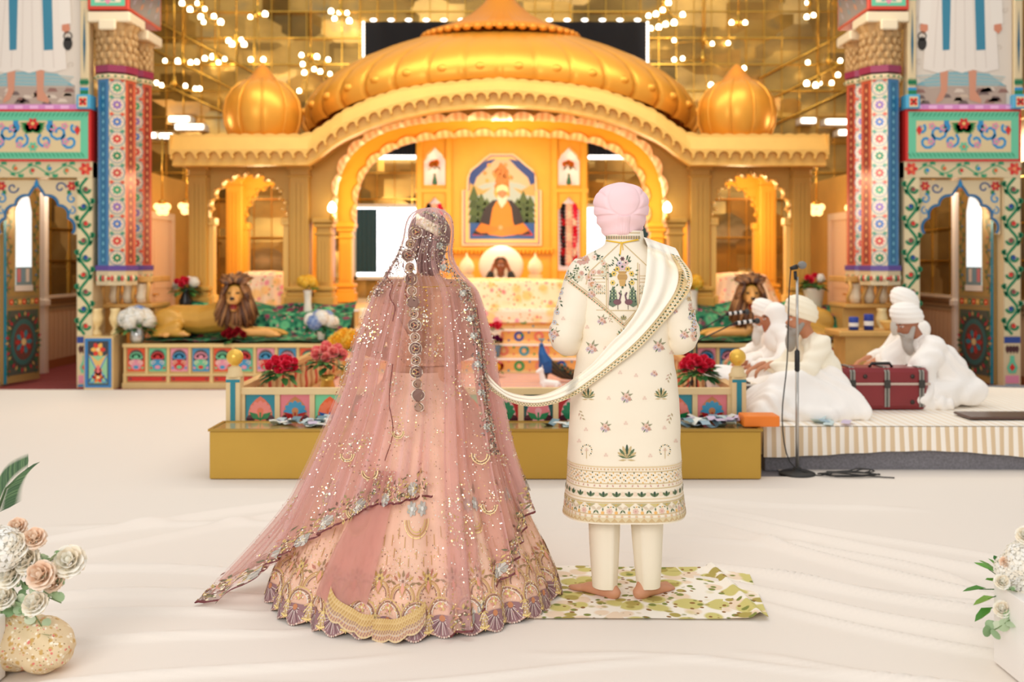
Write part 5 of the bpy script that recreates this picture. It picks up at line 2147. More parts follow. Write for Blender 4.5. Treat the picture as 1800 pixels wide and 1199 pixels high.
# yoke on the back
def vline(pts, w, c, lv=1):
    fine = []
    for a, b in zip(pts, pts[1:]):
        for k in range(14):
            fine.append((lerp(a[0], b[0], k / 14), lerp(a[1], b[1], k / 14)))
    fine.append(pts[-1])
    q.stroke(fine, w, c, lv)


for off, c in ((0, BEI), (4, (232, 214, 176)), (-4, (214, 190, 150))):
    vline([(998, 492 + off), (1050, 530 + off), (1097, 573 + off), (1146, 520 + off)], 1.6, c)
for k in range(44):
    t = k / 43
    p = (lerp(1000, 1097, t), lerp(494, 572, t)) if t < 1 else (1097, 572)
    q.disc(p[0], p[1], 1.3, [GRN, (214, 150, 120)][k % 2], 3, 5)
for x in (1066, 1121):
    vline([(x, 462), (x, 546)], 1.4, BEI)
    vline([(x + 3, 464), (x + 3, 544)], .9, (206, 170, 140))
vline([(1092, 425), (1036, 478), (1030, 500)], 1.4, BEI)
vline([(1092, 425), (1140, 470)], 1.4, BEI)
for yy in (485, 490, 496, 515, 545):
    vline([(1038 if yy < 500 else 1048, yy), (1064, yy)], .9, (206, 180, 136))
    vline([(1124, yy), (1140, yy)], .9, (206, 180, 136))
for k in range(5):
    for j in range(7):
        q.leaf(1040 + j * 3.6, 502 + k * 3.4, .6, 3, 1.6, [GRN, BEI][(j + k) % 2], 1)
        if j < 4:
            q.leaf(1126 + j * 3.6, 502 + k * 3.4, 2.4, 3, 1.6, [GRN, BEI][(j + k) % 2], 1)
q.disc(1094, 487, 9, (206, 164, 96), 2, 12, ry=8)
q.conc([(1088, 494), (1100, 494), (1098, 503), (1090, 503)], (206, 164, 96), 2)
q.rect(1087, 477, 1101, 480, (190, 146, 84), 3)
for yy in (484, 487, 490):
    vline([(1086, yy), (1102, yy)], .7, (160, 116, 66), 3)
for dx, dy, r, c in ((0, -18, 7, (214, 180, 184)), (-9, -14, 5, (222, 186, 90)), (9, -14, 5, (222, 186, 90)), (-5, -24, 5, (204, 188, 204)), (6, -25, 5, (226, 190, 180)), (0, -32, 4, (120, 70, 80)),
                     (-15, -6, 5, (226, 190, 90)), (16, -6, 5, (226, 190, 90)), (-17, 10, 5, (230, 200, 110)), (17, 10, 5, (230, 200, 110))):
    q.flower(1094 + dx, 487 + dy, r, 6, c, GRN2, 2)
for k in range(46):
    a = R.uniform(0, 2 * PI)
    q.leaf(1094 + R.uniform(12, 24) * math.cos(a), 482 + R.uniform(14, 34) * math.sin(a), a, 6, 2.6, [GRN, GRN2][k % 2], 1)
for sg in (-1, 1):                       # the pair of peacocks
    q.conc([(1095 + sg * 9, 535), (1095 + sg * 12, 512), (1095 + sg * 18, 503), (1095 + sg * 23, 518), (1095 + sg * 25, 536), (1095 + sg * 18, 540)], (104, 122, 100), 2)
    for k in range(14):
        q.disc(1095 + sg * (13 + 3 * (k % 4)), 512 + 6 * (k // 3.4), 1.5, [(186, 196, 150), (50, 70, 60)][k % 2], 3, 6)
    q.disc(1095 + sg * 10, 531, 7, (124, 84, 90), 4, 10, ry=5)
    vline([(1095 + sg * 6, 528), (1095 + sg * 4, 519), (1095 + sg * 7, 514)], 2.4, (110, 76, 90), 4)
    vline([(1095 + sg * 9, 536), (1095 + sg * 9, 544)], 1, (90, 70, 60), 4)
    vline([(1095, 546), (1095 + sg * 22, 546)], 1.2, BEI, 2)
lotus(1096, 562, 9)
for k in range(70):                      # dense sprays on the left shoulder and collar
    x, y = R.uniform(985, 1062), R.uniform(430, 505)
    if y < 450 - (x - 1000) * .45 or y > 480 + (x - 985) * .5:
        continue
    if k % 3 == 0:
        q.flower(x, y, R.uniform(4, 9), 7, R.choice([PK, PK2, (236, 212, 196), (214, 206, 180)]), (206, 150, 110), 1)
    else:
        a = R.uniform(0, 6)
        for m in range(4):
            q.leaf(x + m * 2.6 * math.cos(a), y + m * 2.6 * math.sin(a), a + (.8 if m % 2 else -.8), 6, 2.4, R.choice([GRN, (150, 156, 116), GRN2]), 0)
for k in range(60):                      # outer edges of both sleeves
    t = k / 59
    for x, y in ((lerp(990, 963, t) + R.uniform(-2, 9), lerp(470, 600, t)), (lerp(1218, 1227, t) - R.uniform(0, 9), lerp(520, 600, t))):
        if k % 4 == 0:
            q.flower(x, y, 4.5, 6, R.choice([PK, (200, 200, 206), BEI]), (200, 150, 110), 1)
        else:
            q.leaf(x, y, R.uniform(0, 6), 7, 3, R.choice([GRN, GRN2, BEI, (170, 120, 100)]), 0)
for k in range(44):                      # standing collar
    x = 1062 + k * 1.45
    q.leaf(x, 421, -PI / 2, 7, 2.6, [GRN, BEI, (214, 170, 150)][k % 3], 1)
    q.disc(x, 409.5, .9, BEI, 1, 5)
vline([(1062, 423), (1093, 428), (1124, 423)], 1.3, BEI, 1)
vline([(1066, 423), (1093, 427), (1122, 421)], 2.2, (232, 186, 30), 4)
vline([(1092, 427), (1090, 448)], 2.0, (232, 186, 30), 4)
vline([(1094, 427), (1095, 440)], 1.4, (224, 176, 30), 4)
# hem bands all the way round
CM = lambda u, v, h: coat(u / .25, v, h + .0012)
q2 = D(g, CM, .0012, .0004)
C_ = 2 * PI * .25
for z0, z1, c in ((.372, .392, (222, 204, 164)), (.405, .408, BEI), (.455, .459, BEI), (.47, .473, (222, 200, 160)), (.515, .518, BEI), (.535, .538, BEI), (.585, .588, BEI), (.604, .609, (226, 204, 164))):
    q2.rect(0, z0, C_, z1, c, 0, nu=110)
NB = 54
for k in range(NB):
    u = C_ * k / NB
    d = C_ / NB
    q2.conc([(u, .374), (u + d * .5, .39), (u + d, .374)], (204, 176, 130), 1)
    q2.flower(u + d * .5, .398, d * .2, 5, (226, 190, 150), None, 1)
    for j, zz in enumerate((.545, .557, .568, .578)):
        q2.leaf(u + d * .25 * (j % 2), zz, PI / 2, .008, .006, [GRN2, (226, 176, 80)][(k + j) % 2], 1)
        q2.leaf(u + d * .5 + d * .25 * (j % 2), zz, -PI / 2, .008, .007, [(226, 176, 80), BEI][(k + j) % 2], 1)
    q2.disc(u, .597, .004, (214, 176, 130), 1, 5)
    q2.disc(u + d * .5, .597, .004, (214, 176, 130), 1, 5)
for k in range(30):
    u = C_ * (k + .5) / 30
    q2.fan(u, .480, .024, 3, PI * .25, PI * .75, [GRN, GRN2, GRN], .010, 1)
    q2.disc(u + C_ / 60, .492, .009, (236, 214, 190), 1, 6)
    for sg in (-1, 1):
        q2.leaf(u + sg * .012, .522, PI / 2 - sg * .5, .012, .007, PK2, 1)
    q2.conc([(u - .022, .452), (u + .022, .452), (u, .436)], [(206, 190, 130), (180, 170, 120)][k % 2], 1)
    q2.leaf(u, .436, -PI / 2, .016, .006, GRN, 2)
    q2.disc(u, .414, .007, (236, 184, 110), 1, 6)
    if k % 2:
        for sg in (-1, 1):
            q2.leaf(u + C_ / 60, .428, PI / 2 - sg * 1.1, .026, .012, (214, 196, 170), 1)
            q2.leaf(u + C_ / 60, .426, -PI / 2 - sg * .6, .02, .007, GRN, 1)
    else:
        bw = (u + C_ / 60)
        q2.flower(bw, .42, .013, 7, PK, PK2, 1)
        for m in range(5):
            q2.leaf(bw - .02 + m * .01, .436 + .004 * abs(m - 2), -.5 if m % 2 else .5, .01, .005, [(226, 170, 70), GRN][m % 2], 1)
g.build('coat_embroidery', THREAD, coat_o)
# trousers
g = G()
for sg, x0, x1, X0, X1 in ((-1, 1032, 1092, 1041, 1085), (1, 1106, 1168, 1119, 1160)):
    rings = []
    for k in range(40):
        t = k / 39
        z = lerp(.62, .055, t)
        pxa, pxb = lerp(x0, X0, t * t), lerp(x1, X1, t * t)
        c = ((pxa + pxb) / 2 - 900) / 397.7
        hw = (pxb - pxa) / 2 / 397.7
        yc = 4.415 - .02 * t
        ring = []
        for j in range(40):
            a = 2 * PI * j / 40
            rr = 1 + .012 * noise.noise((j * .3, z * 24, sg)) * (2.2 if t < .5 else 1)
            zz = z + (.02 * max(0, math.sin(a)) if k == 39 else 0)
            crease = .010 * max(0, 1 - abs(((a + PI / 2 + sg * .5 + PI) % (2 * PI)) - PI) / .25)
            ring.append((c + hw * rr * math.cos(a), yc + (hw * 1.12 * rr + crease) * math.sin(a), zz))
        rings.append(ring)
    g.loft(rings)
g.build('trousers', mat('cream_trousers', (242, 232, 212), rough=.75, spec=.2), gr)
# turban
TC = Vector((.486, 4.435, 0))
TH = [(1.60, .072), (1.612, .083), (1.64, .097), (1.68, .111), (1.72, .118), (1.757, .118), (1.79, .104), (1.815, .078), (1.83, .046), (1.838, .012)]


def turban(a, z):
    r = sinterp(TH, z)
    c, s_ = math.cos(a), math.sin(a)
    x, y = r * c, (r * 1.08 + .006) * s_
    d = 0
    back = s_ < 0
    u, v = x / .070, (z - 1.757) / .073
    e = u * u + v * v
    if back:
        if e > 1:
            ang = math.atan2(z - 1.688, x)
            if z > 1.69:
                d += .0072 * abs(math.sin(ang * 6.5 + .6)) ** .6 * min(1, (e - 1) * 3)
            else:
                d += .003 * math.sin((z - 1.6) * 95 + abs(x) * 22)
                if abs(x) < .026:
                    d += .007 * (1 - (x / .026) ** 4) + .0016 * math.sin(x * 700)
        else:
            d -= .004 * max(0, 1 - (1 - e) * 6) - .003
    else:
        d += .004 * math.sin(z * 150 + x * 20)
    d += .003 * noise.noise((x * 14, z * 30, 1))
    return (TC.x + x + d * c, TC.y + y + d * s_, z)


g = G()
zz = [1.60 + .238 * k / 90 for k in range(91)]
g.loft([[turban(2 * PI * j / 180, z) for j in range(180)] for z in zz], caps=True)
g.build('turban', mat('pink_muslin', (250, 214, 218), rough=.85, spec=.15, bump=.03, bscale=300), gr)
g = G()
f0 = Vector(J['head'])
g.ell(f0 + Vector((0, .055, -.10)), (.068, .06, .075), 14)
g.ell(f0 + Vector((0, .02, -.06)), (.082, .07, .05), 14)
blob(g, 'beard', mat('dark_hair', (40, 34, 34), rough=.8, bump=.3, bscale=200), gr, .008, 2)

# stole from the right shoulder across the back towards the bride
up = [(1138, 432), (1137, 460), (1133, 500), (1122, 540), (1100, 575), (1072, 604), (1040, 640), (1005, 668), (975, 686), (945, 695), (915, 694), (885, 684), (860, 660), (846, 632)]
lo = [(1196, 452), (1216, 482), (1212, 512), (1184, 548), (1152, 584), (1122, 614), (1080, 646), (1045, 672), (1010, 696), (970, 711), (935, 715), (900, 708), (868, 690), (848, 670)]


def cr(tab, t):
    n = len(tab) - 1
    xs_ = [(i / n, p[0]) for i, p in enumerate(tab)]
    ys_ = [(i / n, p[1]) for i, p in enumerate(tab)]
    return sinterp(xs_, t), sinterp(ys_, t)


def stole(u, v, h=0.0):
    """u along, v across (0 upper edge, 1 embroidered lower edge)"""
    a, b = cr(up, u), cr(lo, u)
    x, y = lerp(a[0], b[0], v), lerp(a[1], b[1], v)
    yfree = interp([(0, 4.30), (.5, 4.235), (.66, 4.23), (.78, 4.28), (.88, 4.35), (1, 4.42)], u)
    p = RC_.px(x, y, .010)
    fold = .010 * math.sin(v * 19 + u * 3) * (1 - .5 * u) if v < .72 else .002
    if u < .66 and p is not None:
        Y = min(p.y, yfree + .1) - .006 if u > .5 else p.y - .004
        t = max(0, min(1, (u - .5) / .16))
        Y = lerp(Y, yfree, t * t)
    else:
        Y = yfree
    q_ = P(x, y, Y - fold - .004)
    d = (Vector((0, 0, CAMZ)) - q_).normalized()
    return q_ + d * h


g = G()
NU, NV = 110, 26
tabl = [[stole(i / NU, j / NV) for j in range(NV + 1)] for i in range(NU + 1)]
for _ in range(4):
    t2 = [row[:] for row in tabl]
    for i in range(1, NU):
        for j in range(NV + 1):
            y = (tabl[i - 1][j].y + tabl[i + 1][j].y + tabl[i][j].y * 2) / 4
            k = y / tabl[i][j].y
            t2[i][j] = Vector((tabl[i][j].x * k, y, CAMZ + (tabl[i][j].z - CAMZ) * k))
    tabl = t2
# carry it over the shoulder and down the chest
pre = []
for k in range(12, 0, -1):
    t = k / 12
    row = []
    for j in range(NV + 1):
        p = tabl[0][j]
        row.append(Vector((p.x - .02 * t, p.y + .30 * math.sin(min(1, t * 1.6) * PI / 2) * .9, p.z + .045 * math.sin(min(1, t * 2.2) * PI) - (.5 * max(0, t - .35)))))
    pre.append(row)
allrows = pre + tabl
g.loft(allrows, closed=False, col=(250, 244, 232))
st_o = g.build('stole', mat('ivory_stole', (252, 246, 232), rough=.75, spec=.2, bump=.02, bscale=260), gr)
g = G()


def SM(u, v, h):
    fi, fj = u * NU, v * NV
    i, j = min(int(fi), NU - 1), min(int(fj), NV - 1)
    a, b = fi - i, fj - j
    p = tabl[i][j].lerp(tabl[i][j + 1], b).lerp(tabl[i + 1][j].lerp(tabl[i + 1][j + 1], b), a)
    return p + (Vector((0, 0, CAMZ)) - p).normalized() * h


q = D(g, SM, .0022, .0008)
q.rect(0, .70, 1, .995, (228, 206, 160), 0, nu=110, nv=3)
q.rect(0, .735, 1, .84, (244, 232, 204), 1, nu=110, nv=2)
q.rect(0, .86, 1, .965, (242, 228, 198), 1, nu=110, nv=2)
q.rect(0, .70, 1, .715, (206, 170, 110), 1, nu=110)
for k in range(86):
    u = k / 86
    for vv in (.787, .912):
        q.leaf(u, vv - .045, PI / 2, .085, .006, [GRN2, GRN][k % 2], 2)
        q.disc(u + .004, vv + .02, .0022, (226, 170, 80), 3, 5, ry=.02)
        q.leaf(u + .006, vv - .04, PI / 2 - .05, .06, .003, BEI, 2)
    q.disc(u, .72, .0016, (170, 124, 70), 2, 5, ry=.012)
g.build('stole_border', THREAD, st_o)

# ================================================================== the bride
br = thing('person', 'woman in blush bridal skirt under a long sequinned pink veil, standing, seen from behind', 'person', (-.43, 4.45, .01))
BX, BY = -.40, 4.45
J = dict(pelvis=(BX - .01, BY, .92), chest=(BX + .01, BY + .02, 1.20), neck=(BX + .025, BY, 1.41), head=(BX + .03, BY + .03, 1.58),
         shL=(BX - .135, BY, 1.355), shR=(BX + .165, BY, 1.355), elL=(BX - .235, BY, 1.10), elR=(BX + .225, BY, 1.10), wrL=(BX - .09, BY + .21, 1.02), wrR=(BX + .09, BY + .21, 1.02),
         hdL=(.8, .5, 0), hdR=(-.8, .5, 0), hipL=(BX - .09, BY, .88), hipR=(BX + .08, BY, .88), knL=(BX - .09, BY + .02, .48), knR=(BX + .08, BY + .02, .48),
         anL=(BX - .09, BY, .085), anR=(BX + .08, BY, .085), ftL=(-.2, 1, 0), ftR=(.2, 1, 0))
body('body', J, (208, 152, 122), br)
hc = Vector(J['head'])
g = G()
g.ell(hc + Vector((0, -.022, .03)), (.098, .104, .104), 18)
g.cap(hc + Vector((0, -.06, -.02)), .078, hc + Vector((0, -.05, -.11)), .055)
g.ell(hc + Vector((0, -.06, -.03)), (.08, .07, .09), 16)
g.ell(hc + Vector((0, -.100, -.02)), (.072, .045, .068), 16)
blob(g, 'hair', mat('brown_hair', (116, 84, 82), rough=.5, bump=.3, bscale=90), br, .009, 2)
g = G()
fl_ = G()
for k in range(230):                     # garland of white buds on the bun
    t = R.random()
    a = lerp(-.55, .6, t)
    px_ = hc + Vector((math.sin(a) * .085, -.150 + .03 * abs(a), .078 - .05 * (t - .25) + R.uniform(-.019, .019)))
    r_ = R.uniform(.006, .011)
    fl_.ell(px_ + Vector((0, R.uniform(-.012, .012), 0)), (r_, r_, r_), 6, R.choice([(250, 240, 214), (255, 248, 230), (240, 226, 190)]))
fl_.build('jasmine_garland', PAINT, br)

SKA = [(0, .645), (.13, .605), (.38, .485), (.63, .365), (.8, .28), (.9, .215), (.97, .158), (1.0, .15)]


def pleat(th, k=0.0):
    return .5 * math.cos(13 * th + 1 + k) + .3 * math.cos(22 * th + 2.3 + k) + .22 * math.cos(35 * th + k)


def skirt(th, z, h=0.0):
    a = sinterp(SKA, z)
    am = .030 * max(0, min(1, (.95 - z) / .8))
    r = a + am * pleat(th) + h
    cx = -.435 + .02 * (z / 1.0)
    return Vector((cx + r * math.cos(th), 4.47 + r * .93 * math.sin(th), z))


def hemz(th):
    t = (th * 18 / PI) % 1        # scallops
    return .012 + .030 * (1 - math.sin(PI * t)) ** 1.0 * .6


g = G()
NT = 360
rows = []
for i in range(61):
    t = i / 60
    rows.append([skirt(2 * PI * j / NT, lerp(hemz(2 * PI * j / NT), 1.0, t)) for j in range(NT)])
g.loft(rows)
sk = g.build('skirt', mat('blush_silk', (236, 192, 168), rough=.7, spec=.25, var=.1, vscale=9), br)
g = G()
SM_ = lambda u, v, h: skirt(u / .645, v, h + .002)
q = D(g, SM_, .003, .0007)
R0 = .645
U0, U1 = -PI * 1.12 * R0, PI * .12 * R0
dU = PI / 18 * R0
k0 = int(U0 / dU)
MAU, DK = (150, 112, 116), (104, 70, 72)
for k in range(k0, int(U1 / dU) + 1):
    u = (k + .5) * dU
    q.blobdisc(u, .078, .052, .066, MAU, 0, 18, 4, lambda a: .064 if math.sin(a) < 0 else .016)
    for m in range(13):
        a = -PI + PI * (m + .5) / 13
        q.stroke([(u + .012 * math.cos(a), .08 + .014 * math.sin(a)), (u + .048 * math.cos(a), .078 + .058 * math.sin(a))], .0022, [SIL, (214, 190, 190), (90, 66, 70)][m % 3], 1)
    for m in range(20):
        a = -PI * 1.02 + PI * 1.04 * m / 19
        q.disc(u + .053 * math.cos(a), .078 + .065 * math.sin(a), .0042, [(226, 204, 190), (196, 160, 150)][m % 2], 2, 6)
    q.disc(u, .082, .012, (196, 130, 90), 2, 8)
    ub = k * dU                          # gold half fans between
    for m in range(9):
        a = -PI + PI * (m + .5) / 9
        q.stroke([(ub, .10), (ub + .022 * math.cos(a), .10 + .075 * math.sin(a))], .0034, [GO, (240, 216, 150)][m % 2], 2)
    for m in range(6):
        q.disc(ub + (m - 2.5) * .007, .035 + .002 * abs(m - 2.5), .004, (240, 214, 140), 3, 6)
    # upper arcades of gold cord
    for rr, cc in ((.056, GO), (.047, BRZ), (.040, SIL)):
        q.ring(u, .098, rr, rr + .004, cc, 1, 16, 0, PI)
    q.flower(u, .125, .018, 6, [(214, 150, 130), GO], (240, 220, 180), 2)
    for rr, cc in ((.05, GO2), (.043, GO), (.034, BRZ)):
        q.ring(ub, .165, rr, rr + .0035, cc, 1, 14, -.15, PI + .15)
    q.leaf(ub, .17, PI / 2, .07, .03, GO2, 2)
    q.leaf(ub, .175, PI / 2, .05, .018, (226, 160, 140), 3)
    for m in range(16):
        q.disc(ub + R.uniform(-.05, .05), R.uniform(.11, .16), R.uniform(.0018, .0034), R.choice([SIL, GO, BRZ, (250, 240, 220)]), 2, 5)
    for m in range(7):
        a = PI * (m + .5) / 7
        q.leaf(ub + .03 * math.cos(a), .205 + .03 * math.sin(a), a, .03, .011, [(150, 120, 84), GO2, (186, 120, 100)][m % 3], 2)
    q.flower(ub, .225, .02, 6, R.choice([(210, 170, 150), GO]), BRZ, 2)
    for m in range(3):                  # dropped beads
        uu, vv = u + (m - 1) * .036, .27 + .03 * (m % 2)
        q.stroke([(uu, vv), (uu, vv + .035)], .003, GO2, 1)
        q.stroke([(uu + .018, vv + .07), (uu + .018, vv + .11)], .003, GO2, 1)
    if k % 3 == 0:                      # larger blue grey flowers and rings of cord
        for rr in (.05, .042, .033):
            q.ring(u, .44, rr * 1.3, rr * 1.3 + .0045, [GO, GO2, (240, 214, 150)][int(rr * 100) % 3], 1, 14, -PI, 0)
        for sg in (-1, 1):
            q.flower(u + sg * .03, .48, .03, 7, [(172, 168, 160), (196, 190, 182)], (220, 220, 214), 2)
            q.leaf(u + sg * .04, .51, PI / 2 - sg * .5, .06, .026, (150, 120, 84), 1)
for k in range(4200):
    u, v = R.uniform(U0, U1), R.choice([R.uniform(.05, .9), R.uniform(.1, .34)])
    q.disc(u * 1.0, v, R.uniform(.0014, .0032), R.choice([SIL, GO, GO, BRZ, (250, 236, 210)]), 2, 5)
g.build('skirt_embroidery', THREAD, sk)

# blouse and waist
g = G()
rows = []
for i in range(16):
    ring = []
    for j in range(72):
        a = 2 * PI * j / 72
        back = max(0, math.cos(a + PI / 2))
        ztop = 1.36 - .25 * back ** 3
        z = lerp(1.03, ztop, i / 15)
        w_ = interp([(1.0, .15), (1.1, .158), (1.25, .182), (1.36, .165)], z)
        ring.append((BX + .015 + w_ * math.cos(a), BY + .01 + w_ * .78 * math.sin(a) , z))
    rows.append(ring)
g.loft(rows)
for sg, S_ in ((-1, 'L'), (1, 'R')):
    g.tube([J['sh' + S_], Vector(J['sh' + S_]).lerp(Vector(J['el' + S_]), .5), J['el' + S_]], [.068, .062, .056], 18)
g.build('blouse', mat('rose_gold_brocade', (206, 152, 124), rough=.6, var=.25, vscale=60, bump=.2, bscale=120), br)
g = G()
n0 = Vector(J['neck'])
ring = [n0 + Vector((.062 * math.cos(a), .05 + .058 * math.sin(a) - .03, .02 - .03 * (math.sin(a) > 0))) for a in [2 * PI * k / 40 for k in range(41)]]
g.tube(ring, .003, 6)
g.tube([n0 + Vector((-.13, -.075, -.03)), n0 + Vector((0, -.105, -.035)), n0 + Vector((.13, -.075, -.03))], .0025, 6)
for k in range(8):
    g.ell(n0 + Vector((.0 + .006 * (k % 2), -.108, -.05 - .022 * k)), .006, 8)
g.build('gold_necklace', BRASS, br)

# sheer veil
VA = [(0, .685), (.13, .635), (.38, .535), (.63, .43), (.93, .335), (1.1, .305), (1.23, .268), (1.30, .248), (1.36, .224), (1.42, .176), (1.47, .142), (1.53, .118), (1.6, .110), (1.65, .106), (1.69, .092), (1.71, .070), (1.724, .04), (1.73, .004)]
VC = [(0, -.47), (.13, -.47), (.38, -.45), (.63, -.432), (.93, -.405), (1.23, -.39), (1.386, -.388), (1.44, -.395), (1.51, -.392), (1.6, -.375), (1.73, -.366)]
VH = [(-235, .55), (-215, .35), (-190, .05), (-182, .012), (-172, .03), (-165, .13), (-141, .30), (-117, .43), (-106, .49), (-76, .53), (-71, .03), (-62, .045), (-52, .15), (-25, .32), (-10, .42), (35, .5), (55, .55)]
T0, T1 = -222.0, 42.0


def veil(th, z, h=0.0):
    """th in degrees"""
    a = th * PI / 180
    r = sinterp(VA, z)
    am = .026 * max(0, min(1, (1.64 - z) / .8)) + .003
    rr = r + am * (pleat(a * 1.0, 1.7) + .5 * math.cos(51 * a)) + h
    fl2 = .20 * math.exp(-((th + 180) / 14) ** 2) * max(0, (.45 - z) / .45) ** 1.4
    dep = interp([(0, .95), (.4, .93), (1.0, .8), (1.3, .62), (1.38, .85), (1.46, 1.42), (1.54, 1.68), (1.63, 1.72), (1.68, 1.55), (1.73, 1.2)], z)
    x = sinterp(VC, z) + (rr + fl2) * math.cos(a)
    y = 4.475 + (rr * dep) * math.sin(a) - fl2 * .9
    return Vector((x, y, z))


def vz(th, t):
    zb = interp(VH, th)
    if t < .12:
        return lerp(1.7295, 1.69, (t / .12) ** 1.6)
    return lerp(1.69, zb, (t - .12) / .88)


g = G()
NTV, NZV = 420, 110
rows = [[veil(lerp(T0, T1, j / NTV), vz(lerp(T0, T1, j / NTV), i / NZV)) for j in range(NTV + 1)] for i in range(NZV + 1)]
def vdens(i, j):
    a = lerp(T0, T1, j / NTV) * PI / 180
    t = i / NZV
    d = .5 + .30 * math.sin(11 * a + 1.3) * math.sin(4.3 * a + .5) + .22 * math.sin(31 * a + 2 * math.sin(3 * a)) + .16 * math.sin(67 * a)
    if t < .2:
        d = lerp(.95, d, t / .2)
    d += .25 * math.exp(-((t - .9) / .12) ** 2) if -150 < a * 180 / PI < -60 else 0
    k = int(255 * min(1, max(.12, d + .12)))
    return (k, k, k)


g.loft(rows, closed=False, col=vdens)
VEILM = mat_sheer('rose_tulle', (242, 204, 200), .20, .62, True)
vo = g.build('veil', VEILM, br)
# thicker dupatta panels under it on both sides
g = G()
for ta, tb, zt in ((-216, -112, 1.395), (-66, 36, 1.39)):
    nt_ = 150
    rows = []
    for i in range(61):
        row = []
        for j in range(nt_ + 1):
            th = lerp(ta, tb, j / nt_)
            e = min(j, nt_ - j) / nt_
            top = zt - .02 * abs(math.sin(th * .2))
            zb = interp(VH, th) + .02
            if th < -150:
                zb = max(zb, .10)
            zb = max(zb, .06)
            z = lerp(top, zb, i / 60)
            p = veil(th, z, -.014 - .012 * math.sin(th * .23))
            row.append(p)
        rows.append(row)
    g.loft(rows, closed=False)
DUPM = mat_sheer('rose_net_heavy', (234, 194, 182), .38, .75)
du = g.build('dupatta', DUPM, br)
# hanging sash with a gold lace swag at the middle of the back
g = G()
SASH = lambda u, v: skirt(lerp(-1.98, -1.70, u) + (.16 * (u - .5) - .17) * v, lerp(.62, .13 + .02 * math.sin(u * 9), v), .022 + .008 * math.sin(u * 14))
g.grid(30, 40, SASH)
g.build('sash', mat_sheer('rose_sash', (226, 172, 162), .75, .92), br)
g = G()
LA = lambda u, v: skirt(lerp(-2.06, -1.42, u), .165 - .075 * math.sin(u * PI) ** .7 + .03 * (u < .5) * (1 - u) - v * (.075 + .012 * abs(math.sin(u * PI * 6))), .03)
g.grid(230, 12, LA, col=lambda i, j: [(200, 164, 100), (212, 178, 116), (190, 152, 92), (200, 164, 100), (170, 134, 114), (200, 176, 166), (176, 130, 118), (216, 192, 156)][i * 2 // 3 % 8] if (j // 2 + i) % 3 else (216, 186, 136))
g.build('lace_swag', THREAD, br)
# embroidery and sequins on the veil
g = G()


def VM(u, v, h):
    return veil(u, vz(u, v), h)


gs = G()
qs = D(gs, VM, .002, .0005)


def sq(th, z, r, c):
    p = veil(th, z, .003)
    a = veil(th + .3, z, .003) - p
    b = veil(th, z + .004, .003) - p
    a.normalize()
    b.normalize()
    gs.add([p + a * r * math.cos(k * PI / 3) + b * r * math.sin(k * PI / 3) for k in range(6)], [(0, 1, 2, 3, 4, 5)], c)


def near(th, z):
    return z > interp(VH, th) + .02


for k in range(3600):
    th, z = R.uniform(-200, 20), R.uniform(.02, 1.70) ** 1.0
    if near(th, z):
        sq(th, z, R.uniform(.0016, .0036), R.choice([SIL, (246, 226, 196), GO, (250, 244, 236), (170, 128, 110)]))
for k in range(40):                      # starbursts of beads
    th, z = R.uniform(-185, 5), R.uniform(.12, 1.45)
    if not near(th, z):
        continue
    dth = 180 / PI / max(.12, sinterp(VA, z))
    for m in range(52):
        rr = .05 * math.sqrt(R.random())
        a = R.uniform(0, 2 * PI)
        zz_ = z + rr * math.sin(a) * 1.1
        if near(th, zz_) and zz_ < 1.7:
            sq(th + rr * math.cos(a) * dth, zz_, .0048 - .04 * rr, R.choice([(250, 236, 206), SIL, GO, (226, 190, 150)]))
for k in range(70):                      # burst over the hair
    rr = .045 * math.sqrt(R.random())
    a = R.uniform(0, 6.3)
    sq(-84 + rr * math.cos(a) * 480, 1.54 + rr * 1.3 * math.sin(a), .003, R.choice([(252, 244, 226), SIL]))
gs.build('sequins', SEQUIN, vo)
# dark scalloped edge and flower border along the hem
g = G()
q = D(g, lambda u, v, h: veil(u, interp(VH, u) + v, h), .003, .0008)
for k in range(int(T1 - T0) * 2):
    th = T0 + k * .5
    if th > 20 or -76.5 < th < -70.5:
        continue
    sc = .004 * abs(math.sin(th * .9))
    q.poly([(th, -.004 + sc), (th + .5, -.004 + .004 * abs(math.sin((th + .5) * .9))), (th + .5, .004 + sc), (th, .004 + sc)], (112, 52, 54), 1)
RB = .58


def hs(th, v, r):                         # small helper: scale of degrees against metres
    return r * 180 / PI / RB


